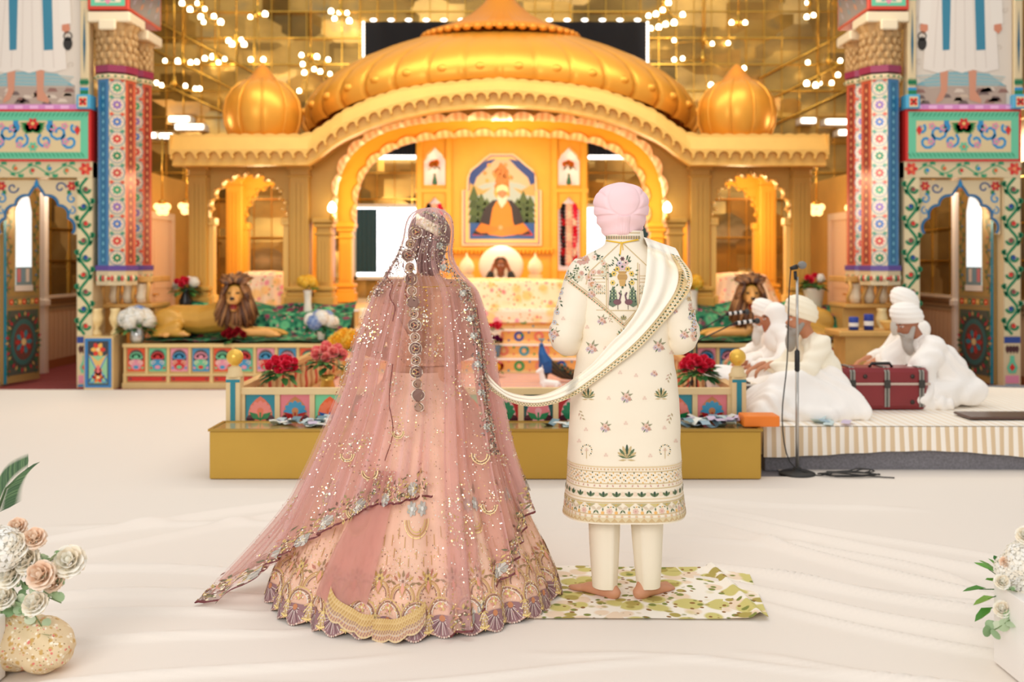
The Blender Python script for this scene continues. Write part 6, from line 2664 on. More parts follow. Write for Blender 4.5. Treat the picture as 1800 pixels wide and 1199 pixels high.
for k in range(int((T1 - T0) / 1.1)):
    th = T0 + 4 + k * 1.1
    if th > 12 or -79 < th < -69:
        continue
    c = k % 4
    v = .030 + .012 * math.sin(k * 1.9)
    n_ = 8
    if c == 0 and k % 12 == 0:
        for m in range(9):
            a = 2 * PI * m / 9
            r = .024
            q.poly([(th, v), (th + hs(th, v, r) * math.cos(a - .3), v + r * math.sin(a - .3)), (th + hs(th, v, r * 1.1) * math.cos(a), v + r * 1.1 * math.sin(a)), (th + hs(th, v, r) * math.cos(a + .3), v + r * math.sin(a + .3))], [(172, 168, 160), (196, 190, 182)][m % 2], 2)
        q.poly([(th + hs(th, v, .008) * math.cos(a), v + .008 * math.sin(a)) for a in [2 * PI * m / 8 for m in range(8)]], (226, 220, 206), 3)
    else:
        for m in range(5):
            a = R.uniform(0, 2 * PI)
            L_ = R.uniform(.012, .026)
            w_ = .004
            dx, dv = math.cos(a) * L_, math.sin(a) * L_
            nxx, nv = -math.sin(a) * w_, math.cos(a) * w_
            vv = v + R.uniform(-.02, .06)
            q.poly([(th, vv), (th + hs(th, v, dx * .5 + nxx), vv + dv * .5 + nv), (th + hs(th, v, dx), vv + dv), (th + hs(th, v, dx * .5 - nxx), vv + dv * .5 - nv)], R.choice([(112, 108, 80), (150, 134, 92), GO, (206, 150, 130), (196, 170, 110), (120, 84, 70)]), 1)
    for m in range(4):
        vv = R.uniform(.006, .075)
        tt = th + R.uniform(-1.2, 1.2)
        q.poly([(tt + hs(tt, vv, .0026) * math.cos(a), vv + .0026 * math.sin(a)) for a in [2 * PI * j / 6 for j in range(6)]], R.choice([GO, SIL, (250, 236, 200)]), 2)
# chains of dark medallions down the veil's inner edge and the heavy border on the right
RV = Rays([vo])
q = D(g, RV.M(), .0035, .0006)
ys_ = 408.0
k = 0
while ys_ < 730:
    x = interp([(405, 733), (440, 716), (480, 722), (560, 728), (640, 731), (740, 738)], ys_)
    rr = 12 if k % 2 == 0 else 9
    q.disc(x, ys_, rr, (136, 104, 94) if k % 2 == 0 else (166, 130, 112), 0, 16)
    q.ring(x, ys_, rr - 1.6, rr - .2, (226, 208, 190), 1, 18)
    q.ring(x, ys_, rr * .5, rr * .6, (206, 180, 150), 1, 12)
    q.flower(x, ys_, rr * .42, 6, [(186, 120, 100), (90, 66, 64)], GO, 2)
    for m in range(8):
        q.disc(x + R.uniform(-13, 13), ys_ + R.uniform(-13, 13), 1.1, R.choice([SIL, GO, BRZ]), 2, 5)
    ys_ += 21 if k % 2 == 0 else 20
    k += 1
EDGE = [(366, 742), (385, 781), (420, 786), (450, 785), (475, 794), (500, 822), (540, 836), (600, 848), (700, 860), (790, 876), (850, 896)]
for k in range(620):
    y = R.uniform(372, 800)
    x = interp(EDGE, y) - abs(R.gauss(0, 9)) - 1
    c = R.choice([(120, 104, 92), (150, 134, 110), (178, 160, 136), (206, 186, 150), (96, 80, 76), (160, 168, 168), (226, 214, 196)])
    if k % 3:
        q.leaf(x, y, R.uniform(0, 6.3), R.uniform(4, 8), 2.4, c, 0)
    else:
        q.disc(x, y, R.uniform(.9, 2), c, 1, 6)
for y in (432, 470, 515, 560, 590, 640, 690, 750):
    x = interp(EDGE, y) - 13
    q.flower(x, y, 7, 8, [(170, 170, 162), (196, 192, 182)], (226, 220, 206), 2)
for k in range(200):                     # left silhouette beads
    y = R.uniform(430, 520)
    x = interp([(430, 702), (470, 684), (520, 655)], y) + abs(R.gauss(0, 8))
    q.disc(x, y, R.uniform(.9, 1.8), R.choice([(110, 84, 80), SIL, (150, 120, 104)]), 1, 5)
for pts in ([(686, 472), (681, 486), (690, 500), (685, 520), (694, 540), (690, 565)], [(712, 450), (709, 470), (718, 490), (712, 512), (720, 530), (726, 536)], [(690, 640), (684, 700), (690, 760), (676, 810)], [(838, 540), (846, 600), (850, 660), (858, 720)]):
    fine = [(sinterp([(i, p[0]) for i, p in enumerate(pts)], t * (len(pts) - 1) / 40), sinterp([(i, p[1]) for i, p in enumerate(pts)], t * (len(pts) - 1) / 40)) for t in range(41)]
    q.stroke(fine, 1.5, (120, 66, 62), 1)
# arches of gold cord on the lower veil sides
for x, y, s_ in ((845, 800, 30), (650, 830, 26), (610, 800, 22), (700, 760, 20), (860, 890, 26), (620, 900, 22)):
    for rr in (1, .86, .7):
        q.ring(x, y, s_ * rr * .5, s_ * rr * .5 + 1.6, [GO, (240, 216, 160), BRZ][int(rr * 10) % 3], 1, 18, -.2, PI + .2)
    for m in range(60):
        q.disc(x + R.gauss(0, s_ * .5), y + R.gauss(0, s_ * .7), R.uniform(.8, 1.6), R.choice([GO, SIL, (250, 236, 206), BRZ]), 1, 5)
g.build('veil_embroidery', THREAD, vo)
# ------------------------------------------------------------------ singers' platform on the right
PZ = .318
g = G()
g.box(1.80, 6.6, 7.08, 9.55, 0, .30)
pl = g.build('singers_platform', mat('grey_carpet', (128, 126, 132)))
tag(pl, 'low grey carpeted platform for the singers on the right', 'platform')
STRIPE = mat_stripes('striped_cloth', [(0, (252, 246, 236)), (.42, (250, 242, 230)), (.5, (224, 200, 166)), (.92, (222, 198, 164)), (1, (252, 246, 236))], 'X', 15.5)
STRIPE2 = mat_stripes('striped_cloth_top', [(0, (252, 247, 238)), (.45, (250, 243, 232)), (.55, (243, 230, 210)), (.9, (243, 229, 208)), (1, (252, 247, 238))], 'X', 15.5)
g = G()
xs_ = [1.78 + k * .05 for k in range(98)]
dr = lambda x: .125 + .025 * math.sin(x * 2.3 + 1) - .03 * max(0, min(1, (x - 3.0) / .8))
rows = []
for f in range(13):
    t = f / 12
    rows.append([(x, 7.045 + .012 * math.sin(x * 22) * (1 - t) - .015 * (1 - t), lerp(dr(x), PZ, t)) for x in xs_])
g.loft(rows, closed=False, m=0)
rows = []
for f in range(40):
    t = f / 39
    rows.append([(x, lerp(7.045, 9.5 - .25 * max(0, x - 3.4), t), PZ + .004 + .006 * noise.noise((x * 3, t * 9, 0)) * min(1, f)) for x in xs_])
g.loft(rows, closed=False, m=1)
rows = [[(1.78 - .01 * (1 - t) , 7.045 + k * .1, lerp(.12, PZ + .004, t)) for k in range(25)] for t in (0, .5, 1)]
g.loft(rows, closed=False, m=0)
o = g.build('platform_cloth', [STRIPE, STRIPE2])
tag(o, 'cream cloth with beige stripes spread over the singers platform', 'cloth')


def singer(lab, base, yaw, turban_c, cloth, lean=.10, beard=(120, 116, 112), skin=(196, 134, 100), shawl=False, hood=False, hands=((.46, .10, .29), (.46, -.10, .29)), lap=True, face=True, pitch=0.0, lapscale=(1, 1), drop=0.0, knee=False):
    """seated cross legged on the platform, facing the local +x turned by yaw"""
    bx_, by_, bz_ = base
    c, s_ = math.cos(yaw), math.sin(yaw)
    T = lambda p: Vector((bx_ + p[0] * c - p[1] * s_, by_ + p[0] * s_ + p[1] * c, bz_ + p[2]))
    F = Vector((c, s_, 0))
    t = thing('person', lab, 'person', (bx_, by_, bz_))
    hx = lean * 1.5
    J = dict(pelvis=T((-.02, 0, .13)), chest=T((lean * .6, 0, .40 - drop * .5)), neck=T((lean, 0, .58 - drop)), head=T((hx + .02, 0, .715 - drop)),
             shL=T((lean * .85, .18, .54 - drop)), shR=T((lean * .85, -.18, .54 - drop)), elL=T((lean + .12, .25, .33)), elR=T((lean + .12, -.25, .33)), wrL=T(hands[0]), wrR=T(hands[1]),
             hdL=F * .9 + Vector((0, 0, -.35)), hdR=F * .9 + Vector((0, 0, -.35)), hipL=T((0, .09, .12)), hipR=T((0, -.09, .12)), knL=T((.34, .30, .12)), knR=T((.34, -.30, .12)),
             anL=T((.30, -.06, .07)), anR=T((.24, .08, .07)), ftL=T((0, -1, 0)) - T((0, 0, 0)), ftR=T((0, 1, 0)) - T((0, 0, 0)), curl=.9)
    ff = (F + Vector((0, 0, -pitch))).normalized()
    body('body', J, skin, t, .011, ff)
    g = G()
    V = lambda k: Vector(J[k])
    for k in (-1, 1):
        w_ = (V('shL') - V('shR')).normalized() * k
        g.cap(V('pelvis') + w_ * .09, .15, V('chest') + w_ * .08, .135)
        g.cap(V('chest') + w_ * .08, .135, V('neck') + w_ * .07 - Vector((0, 0, .07)), .075)
    g.cap(V('shL'), .075, V('shR'), .075)
    g.cap(V('neck') - Vector((0, 0, .05)), .075, V('neck') - Vector((0, 0, .005)), .066)
    for S_ in 'LR':
        g.cap(V('sh' + S_), .078, V('el' + S_), .066)
        g.cap(V('el' + S_), .066, V('el' + S_).lerp(V('wr' + S_), .86), .047)
    wr_ = lambda p: .010 * noise.noise(p * 9) + .006 * math.sin(p.z * 46 + 14 * noise.noise(p * 3))
    blob(g, 'kurta', cloth, t, .012, 5, None, wr_)
    if lap:
        g = G()
        a, b = lapscale
        for k in (-1, 1):
            g.cap(T((0, .1 * k, .13)), .15, T((.36 * a, .30 * k * b, .12)), .11)
            g.cap(T((.36 * a, .30 * k * b, .11)), .11, T((.30 * a, -.05 * k, .08)), .09)
        g.cap(T((.0, -.1, .10)), .13, T((.42 * a, 0, .06)), .07)
        g.cap(T((.15, -.36 * b, .05)), .07, T((.42 * a, -.30 * b, .045)), .06)
        g.cap(T((.15, .36 * b, .05)), .07, T((.42 * a, .30 * b, .045)), .06)
        if knee:
            g.cap(T((.02, .2, .30)), .08, T((.46, .26, .27)), .07)
            for k in range(12):
                f_ = k / 11
                r_ = (lerp(.02, .46, f_), lerp(.2, .26, f_), lerp(.30, .27, f_))
                g.cap(T(r_), .07, T((lerp(-.14, .66, f_), lerp(.40, .44, f_), .05)), .06)
                g.cap(T(r_), .07, T((lerp(.0, .64, f_), .0, .06)), .07)
                g.cap(T((.46, .26, .27)), .07, T((.66, lerp(-.05, .44, f_), .05)), .06)
        blob(g, 'lap_cloth', WHITEC, t, .014, 8, None, lambda p: .018 * noise.noise(p * 6) + .010 * math.sin(p.x * 30 + p.y * 22 + 16 * noise.noise(p * 2.5)))
    hd = V('head')
    R_ = Matrix((ff, Vector((-s_, c, 0)), ff.cross(Vector((-s_, c, 0))))).transposed()
    H = lambda p: hd + R_ @ Vector(p)
    if beard:
        g = G()
        g.ell(H((.055, 0, -.10)), (.05, .058, .06), 14, rot=R_)
        g.ell(H((.075, 0, -.165)), (.042, .048, .08), 14, rot=R_)
        g.ell(H((.082, 0, -.205)), (.026, .032, .045), 12, rot=R_)
        for k in (-1, 1):
            g.cap(H((-.0, .066 * k, -.02)), .018, H((.05, .055 * k, -.09)), .026)
        g.cap(H((.103, .02, -.043)), .009, H((.095, -.02, -.043)), .009)
        g.cap(H((.103, .02, -.043)), .009, H((.09, .045, -.06)), .007)
        g.cap(H((.103, -.02, -.043)), .009, H((.09, -.045, -.06)), .007)
        blob(g, 'beard', mat('beard_%d' % beard[0], beard, rough=.85, bump=.4, bscale=120), t, .009, 2)
    if turban_c:
        g = G()
        NA_, NZ_ = 72, 30
        rows = []
        for i in range(NZ_ + 1):
            ph = -.62 + (PI / 2 + .62) * i / NZ_
            row = []
            for j in range(NA_):
                a = 2 * PI * j / NA_
                rr = math.cos(ph) ** .8 if ph > 0 else math.cos(ph)
                x, y, z = .128 * rr * math.cos(a), .108 * rr * math.sin(a), .115 * math.sin(ph)
                k_ = 1 + .020 * math.sin(ph * 16 + 5 * abs(math.sin(a / 2 + .2))) * (1 if ph < 1.2 else 0)
                row.append(H((x * k_ - .012, y * k_, .075 + z * k_ + .035 * math.cos(a) * rr)))
            rows.append(row)
        g.loft(rows, caps=True)
        g.build('turban', turban_c, t)
    if hood:                              # shawl drawn over the head
        g = G()
        g.ell(H((-.032, 0, .035)), (.112, .104, .125), 20, rot=R_)
        g.cap(H((-.05, 0, .0)), .108, H((-.03, 0, -.16)), .115)
        for k in (-1, 1):
            g.cap(H((-.02, .05 * k, -.08)), .075, T((lean - .03, .15 * k, .50)), .10)
            g.cap(T((lean - .03, .15 * k, .50)), .10, T((lean + .08, .20 * k, .30)), .09)
        g.cap(H((-.05, 0, -.1)), .11, T((-.08, 0, .2)), .17)
        blob(g, 'head_shawl', WHITEC, t, .012, 6, None, lambda p: .012 * noise.noise(p * 7) + .006 * math.sin(p.z * 30 + p.y * 40))
    if shawl:
        g = G()
        for k in (-1, 1):
            w_ = (V('shL') - V('shR')).normalized() * k
            g.cap(V('pelvis') + w_ * .14 - F * .05 + Vector((0, 0, .04)), .165, V('chest') + w_ * .12 - F * .03, .15)
            g.cap(V('chest') + w_ * .12 - F * .03, .15, V('neck') + w_ * .09 - Vector((0, 0, .05)) - F * .02, .085)
            g.cap(V('shL' if k > 0 else 'shR'), .10, V('elL' if k > 0 else 'elR'), .11)
            g.cap(V('elL' if k > 0 else 'elR'), .11, T((.28, k * .2, .10)), .10)
            g.cap(V('neck') + w_ * .05 - F * .05 - Vector((0, 0, .01)), .05, V('chest') - F * .1, .08)
            g.cap(T((-.16, k * .22, .125)), .12, T((.2, k * .3, .11)), .10)
        blob(g, 'shawl', WHITEC, t, .014, 7, None, lambda p: .016 * noise.noise(p * 6) + .010 * math.sin(p.z * 24 + p.x * 30 + 12 * noise.noise(p * 3)))
    return t


WT = mat('white_turban', (252, 248, 242), rough=.85, spec=.1)
CT = mat('ivory_turban', (250, 240, 216), rough=.85, spec=.1)
singer('singer in cream shirt and ivory turban seated beside the microphone stand, hands forward', (2.43, 7.72, PZ), PI + .06, CT, CREAMC, lean=.12, hands=((.46, .07, .38), (.48, -.10, .36)), lapscale=(1.5, 1.25), beard=(160, 154, 146), knee=True)
singer('singer with a white shawl over the head seated behind the one in cream', (2.50, 8.55, PZ), PI, None, WHITEC, drop=.05, lean=.16, beard=None, hood=True, skin=(170, 106, 74))
singer('singer in white with a white turban, farthest back and half hidden beside the lion', (2.56, 9.22, PZ), PI + .1, WT, WHITEC, drop=.08, lean=.14, beard=(222, 216, 208))
singer('bearded man wrapped in a white shawl bending over behind the maroon trunk', (3.52, 8.22, PZ), PI + .12, WT, WHITEC, drop=.06, lean=.16, beard=(186, 180, 172), shawl=True, pitch=.4, hands=((.52, .16, .20), (.50, -.08, .22)), skin=(170, 112, 84))
singer('man in white turban almost hidden behind the shawled man', (3.70, 8.98, PZ), PI, WT, WHITEC, drop=-.03, lean=.1, beard=(200, 194, 186))

# maroon trunk with grey straps
tk = thing('trunk', 'maroon travelling trunk with grey straps lying on the platform', 'trunk', (2.88, 7.9, PZ))
g = G()
TX0, TX1, TY0, TY1, TZ0, TZ1 = 2.50, 3.265, 7.78, 8.06, PZ + .012, PZ + .335
g.box(TX0, TX1, TY0, TY1, TZ0, TZ1, bev=.03)
g.build('trunk_body', mat('maroon_shell', (132, 32, 38), rough=.3, spec=.6, var=.1), tk)
g = G()
zm = lerp(TZ0, TZ1, .62)
g.box(TX0 - .004, TX1 + .004, TY0 - .006, TY1 + .006, zm - .009, zm + .009)
g.build('rim_band', mat('pale_band', (206, 186, 172), rough=.4, metal=.3), tk)
for x in (2.66, 2.93, 3.2):
    g = G()
    e = .007
    b = .03
    sec = [(TY0 - e, TZ0 + .02), (TY0 - e, TZ1 - b), (TY0 + b, TZ1 + e), (TY1 - b, TZ1 + e), (TY1 + e, TZ1 - b), (TY1 + e, TZ0 + .02)]
    for dx, c in ((-.02, (150, 146, 138)), (-.007, (84, 84, 78)), (.007, (150, 146, 138))):
        g.loft([[(x + dx, y, z) for y, z in sec], [(x + dx + .0135, y, z) for y, z in sec]], closed=False, col=c, smooth=False)
    g.box(x - .024, x + .024, TY0 - .018, TY0 - .006, zm - .03, zm + .03, (60, 58, 54), bev=.004)
    g.build('strap', PAINT, tk)
for x in (2.76, 3.13):
    for z in (PZ + .07, PZ + .27):
        g = G()
        g.ell((x, TY0 - .002, z), (.018, .01, .018), 12)
        g.build('stud', mat('dark_metal', (70, 60, 56), rough=.35, metal=.7), tk)
g = G()
g.tube([(2.82, 7.86, TZ1), (2.84, 7.86, TZ1 + .03), (2.98, 7.86, TZ1 + .03), (3.0, 7.86, TZ1)], .012, 8)
g.build('handle', BLACK, tk)

# microphone on a straight stand
ms = thing('microphone_stand', 'tall straight microphone stand on a round black base before the platform', 'microphone stand', (1.985, 6.93, .01))
mx, my = 1.985, 6.93
g = G()
g.lathe([(.0, .035), (.03, .05), (.03, .032), (.10, .026), (.122, .018), (.125, .008), (.12, .008)], (mx, my, 0), 36)
g.build('round_base', mat('cast_black', (46, 46, 46), rough=.5), ms)
g = G()
g.tube([(mx, my, .03), (mx, my, .82)], .012, 12)
g.tube([(mx, my, .8), (mx, my, 1.38)], .009, 12)
g.build('pole', STEEL, ms)
g = G()
g.lathe([(.012, .72), (.018, .73), (.018, .86), (.012, .87)], (mx, my, 0), 14)
g.build('clutch', BLACK, ms)
mc = thing('microphone', 'handheld microphone with grey mesh ball clipped on the tall stand', 'microphone', (mx, my, 1.4))
g = G()
g.tube([(mx - .01, my, 1.36), (mx - .015, my, 1.42)], .012, 8)
g.tube([(mx - .05, my + .0, 1.436), (mx + .0, my - .01, 1.452)], [.013, .019], 14)
g.build('microphone_body', BLACK, mc)
g = G()
g.ell((mx + .03, my - .015, 1.462), (.031, .028, .028), 18)
g.build('mesh_ball', mat('grey_mesh', (150, 148, 146), rough=.5, metal=.4, bump=.6, bscale=300), mc)
g = G()
cab = [(mx - .045, my, 1.43), (mx - .06, my - .01, 1.25), (mx - .075, my - .02, .8), (mx - .11, my - .02, .4), (mx - .06, my - .03, .1), (mx + .1, my - .06, .016)]
for k in range(70):
    a = k * .36
    cab.append((mx + .34 + (.18 + .035 * math.sin(k * .5)) * math.cos(a + 2.6), my - .06 + (.055 + .02 * math.sin(k * .31)) * math.sin(a + 2.6), .014 + .012 * (k % 7) / 7 + .03 * max(0, math.sin(a * .5))))
cab += [(mx + .5, my - .12, .016), (mx + .62, my - .15, .014)]
g.tube([(sinterp([(i, p[0]) for i, p in enumerate(cab)], t * .25), sinterp([(i, p[1]) for i, p in enumerate(cab)], t * .25), sinterp([(i, p[2]) for i, p in enumerate(cab)], t * .25)) for t in range((len(cab) - 1) * 4 + 1)], .0045, 6)
o = g.build('microphone_cable', mat('cable_black', (40, 40, 40), rough=.5))
tag(o, 'black microphone cable hanging down the stand and coiled on the sheet', 'cable')

# harmonium under white cloth with two boom microphones
hm = thing('harmonium', 'small harmonium with black bellows under a white cloth before the singers', 'harmonium', (1.86, 8.0, PZ))
g = G()
g.box(1.66, 1.92, 7.72, 8.3, PZ + .01, PZ + .20, bev=.012)
g.build('case', mat('dark_wood', (52, 34, 28), rough=.4), hm)
g = G()
for k in range(22):
    y = 7.75 + k * .024
    g.box(1.80, 1.915, y, y + .021, PZ + .20, PZ + .215, (250, 246, 238))
    if k % 7 not in (2, 6):
        g.box(1.80, 1.86, y + .015, y + .028, PZ + .215, PZ + .226, (24, 22, 22))
g.build('keyboard', PAINT, hm)
g = G()
for k in range(7):
    g.box(1.60 + k * .009, 1.604 + k * .009, 7.74, 8.28, PZ + .03, PZ + .30 - k * .008)
g.build('bellows', BLACK, hm)
g = G()
g.ell((1.70, 8.0, PZ + .25), (.15, .30, .075), 20)
g.ell((1.62, 7.9, PZ + .2), (.06, .26, .12), 16)
o = blob(g, 'white_wrap', WHITEC, None, .012, 5, None, lambda p: .02 * noise.noise(p * 9) + .008 * math.sin(p.y * 40 + p.x * 30))
tag(o, 'bundled white cloth lying on top of the harmonium', 'cloth')
for k, (x, y, tx, ty, tz, z0, lab) in enumerate(((1.52, 8.2, 1.95, 8.0, 1.02, .33, 'nearer'), (1.60, 8.85, 2.02, 8.65, 1.06, .33, 'farther'))):
    t = thing('boom_microphone', 'black boom microphone with silver rings over the harmonium, the %s of two' % lab, 'microphone', (x, y, z0), 'boom microphones of the singers')
    g = G()
    for a in (0, 2.1, 4.2):
        g.tube([(x, y, z0 + .1), (x + .14 * math.cos(a), y + .14 * math.sin(a), z0 + .008)], .007, 6)
    g.tube([(x, y, z0 + .05), (x, y, z0 + .5)], .008, 8)
    g.build('tripod', BLACK, t)
    g = G()
    g.tube([(x - .1, y, z0 + .42), (x, y, z0 + .5), (tx - .14, ty, tz - .02)], .006, 8)
    g.build('boom', BLACK, t)
    g = G()
    a, b = Vector((tx - .16, ty, tz - .03)), Vector((tx, ty, tz - .01))
    for m in range(7):
        g.tube([a.lerp(b, m / 7), a.lerp(b, (m + .98) / 7)], .016, 10, [(28, 27, 28), (226, 224, 222)][m % 2])
    g.ell(b + Vector((.02, 0, 0)), .025, 12, (60, 60, 60))
    g.build('microphone_head', PAINT, t)
g = G()
g.box(1.585, 1.83, 6.70, 6.88, .345 + .012, .345 + .085, bev=.006)
o = g.build('cardboard_box', mat('orange_box', (242, 130, 36), rough=.5))
o.location = (-.0, .1, .0)
tag(o, 'small orange box resting on the right end of the gold box', 'box')
g = G()
g.box(3.35, 3.95, 7.28, 7.56, PZ + .014, PZ + .032, bev=.006)
o = g.build('flat_case', mat('dark_brown_lid', (92, 66, 56), rough=.35))
tag(o, 'flat dark brown case lying near the right front of the platform', 'case')


def notes(cx_, cy_, z, n, spread, seed, lab):
    rr = random.Random(seed)
    g = G()
    for k in range(n):
        x, y, a = cx_ + rr.uniform(-spread, spread), cy_ + rr.uniform(-.08, .08), rr.uniform(0, 3)
        c, s_ = math.cos(a), math.sin(a)
        w_, h_ = .075, .032
        tilt = rr.uniform(0, .05)
        col = rr.choice([(196, 214, 214), (150, 176, 190), (206, 190, 214), (236, 236, 226), (120, 150, 160)])
        g.grid(4, 1, lambda u, v: (x + (u - .5) * 2 * w_ * c - (v - .5) * 2 * h_ * s_, y + (u - .5) * 2 * w_ * s_ + (v - .5) * 2 * h_ * c, z + .003 + k * .0016 + tilt * abs(u - .4) + .012 * math.sin(u * 7 + k)), col)
    o = g.build('banknotes', PAINT, kind='stuff')
    tag(o, lab, 'money')


notes(-1.48, 6.93, .348, 16, .17, 1, 'crumpled bluish banknotes on the gold box, left heap')
notes(.1, 6.9, .348, 6, .35, 2, 'few pale banknotes lying on the gold box between the couple')
notes(1.38, 6.95, .348, 26, .17, 3, 'heap of bluish and lilac banknotes near the orange box')
notes(2.32, 7.16, PZ + .01, 6, .12, 4, 'bluish banknotes dropped at the front edge of the platform cloth')

# side counter with small things behind the shawled man
ct = thing('side_counter', 'small gilt counter against the right columns with odds and ends', 'counter', (3.75, 10.6, 0))
g = G()
g.box(3.42, 4.2, 10.4, 10.9, .70, .76, bev=.012)
g.box(3.5, 4.1, 10.45, 10.85, .0, .70)
g.build('counter_body', mat('gilt_wood'), ct)
for k, (x, h, c, nm, lab) in enumerate(((3.62, .13, (44, 70, 160), 'blue_tin', 'blue tin on the right side counter, the left one'), (3.78, .16, (40, 60, 150), 'blue_tin', 'taller blue and white tin in the middle of the counter'), (3.98, .1, (236, 190, 110), 'gilt_bowl', 'gilt bowl at the right of the side counter'))):
    g = G()
    if nm == 'blue_tin':
        g.lathe([(.002, 0), (.05, 0), (.05, h), (.046, h + .008), (.002, h + .01)], (x, 10.55, .762), 20, c)
        g.lathe([(.0505, h * .3), (.0505, h * .6)], (x, 10.55, .762), 20, (236, 232, 226))
    else:
        g.lathe([(.002, 0), (.03, 0), (.035, .02), (.08, .08), (.085, h), (.075, h - .01), (.03, .03)], (x, 10.55, .762), 24, c)
    o = g.build(nm, PAINT)
    tag(o, lab, 'tin' if nm == 'blue_tin' else 'bowl')
# person reading at the throne, child behind the left wing arch
def bust(lab, x, y, z, hairc, topc, skin, curly, arms):
    t = thing('person', lab, 'person', (x, y, .89))
    J = dict(pelvis=(x, y, z - .40), chest=(x, y, z - .30), neck=(x, y, z - .15), head=(x, y, z), shL=(x + .15, y, z - .2), shR=(x - .15, y, z - .2), headf=0,
             elL=(x + .24, y - .1, z - .36), elR=(x - .24, y - .1, z - .36), wrL=(x + arms[0], y - arms[1], z + arms[2]), wrR=(x - arms[0], y - arms[1], z + arms[2]), hdL=(-.2, -.1, .9), hdR=(.2, -.1, .9), hnL=(-1, 0, 0), hnR=(1, 0, 0),
             hipL=(x + .09, y, z - .4), hipR=(x - .09, y, z - .4), knL=(x + .15, y - .1, z - .4), knR=(x - .15, y - .1, z - .4))
    body('body', J, skin, t, .011, (0, -1, 0), legs=False)
    g = G()
    for k in (-1, 1):
        g.cap((x + k * .07, y, z - .385), .14, (x + k * .08, y, z - .3), .12)
        g.cap((x + k * .15, y, z - .2), .07, (x + k * .24, y - .1, z - .36), .065)
        g.cap((x + k * .24, y - .1, z - .36), .062, Vector((x + k * .24, y - .1, z - .36)).lerp(Vector((x + k * arms[0], y - arms[1], z + arms[2])), .7), .05)
    g.cap((x - .15, y, z - .2), .07, (x + .15, y, z - .2), .07)
    blob(g, 'shirt', topc, t, .012, 4)
    g = G()
    g.ell((x, y + .025, z + .04), (.088, .095, .095), 16)
    if curly:
        for k in range(46):
            a, b = R.uniform(0, 6.28), R.uniform(.1, 1.5)
            g.ell((x + .115 * math.cos(a) * math.cos(b), y + .035 + .10 * math.sin(a) * math.cos(b), z + .06 + .11 * math.sin(b)), .034, 8)
    blob(g, 'hair', mat('black_hair', (30, 24, 24), rough=.8, bump=.4, bscale=120), t, .01, 1)
    return t


rd = bust('person reading at the throne in a black top with white scarf, hands to the head', AX, 14.25, 1.42, 0, BLACK, (150, 96, 70), False, (.10, .1, .0))
g = G()
for k in (-1, 1):
    g.tube([(AX + k * .06, 14.23, 1.28), (AX + k * .07, 14.12, 1.2), (AX + k * .06, 14.09, .95)], .035, 10, flat=.5)
g.build('scarf', WHITEC, rd)
bust('child with curly black hair and white top behind the left wing arch', AX - 2.96, 15.35, 1.42, 0, WHITEC, (150, 90, 66), True, (.2, .12, -.42))
# ------------------------------------------------------------------ lions
LION = (206, 154, 62)


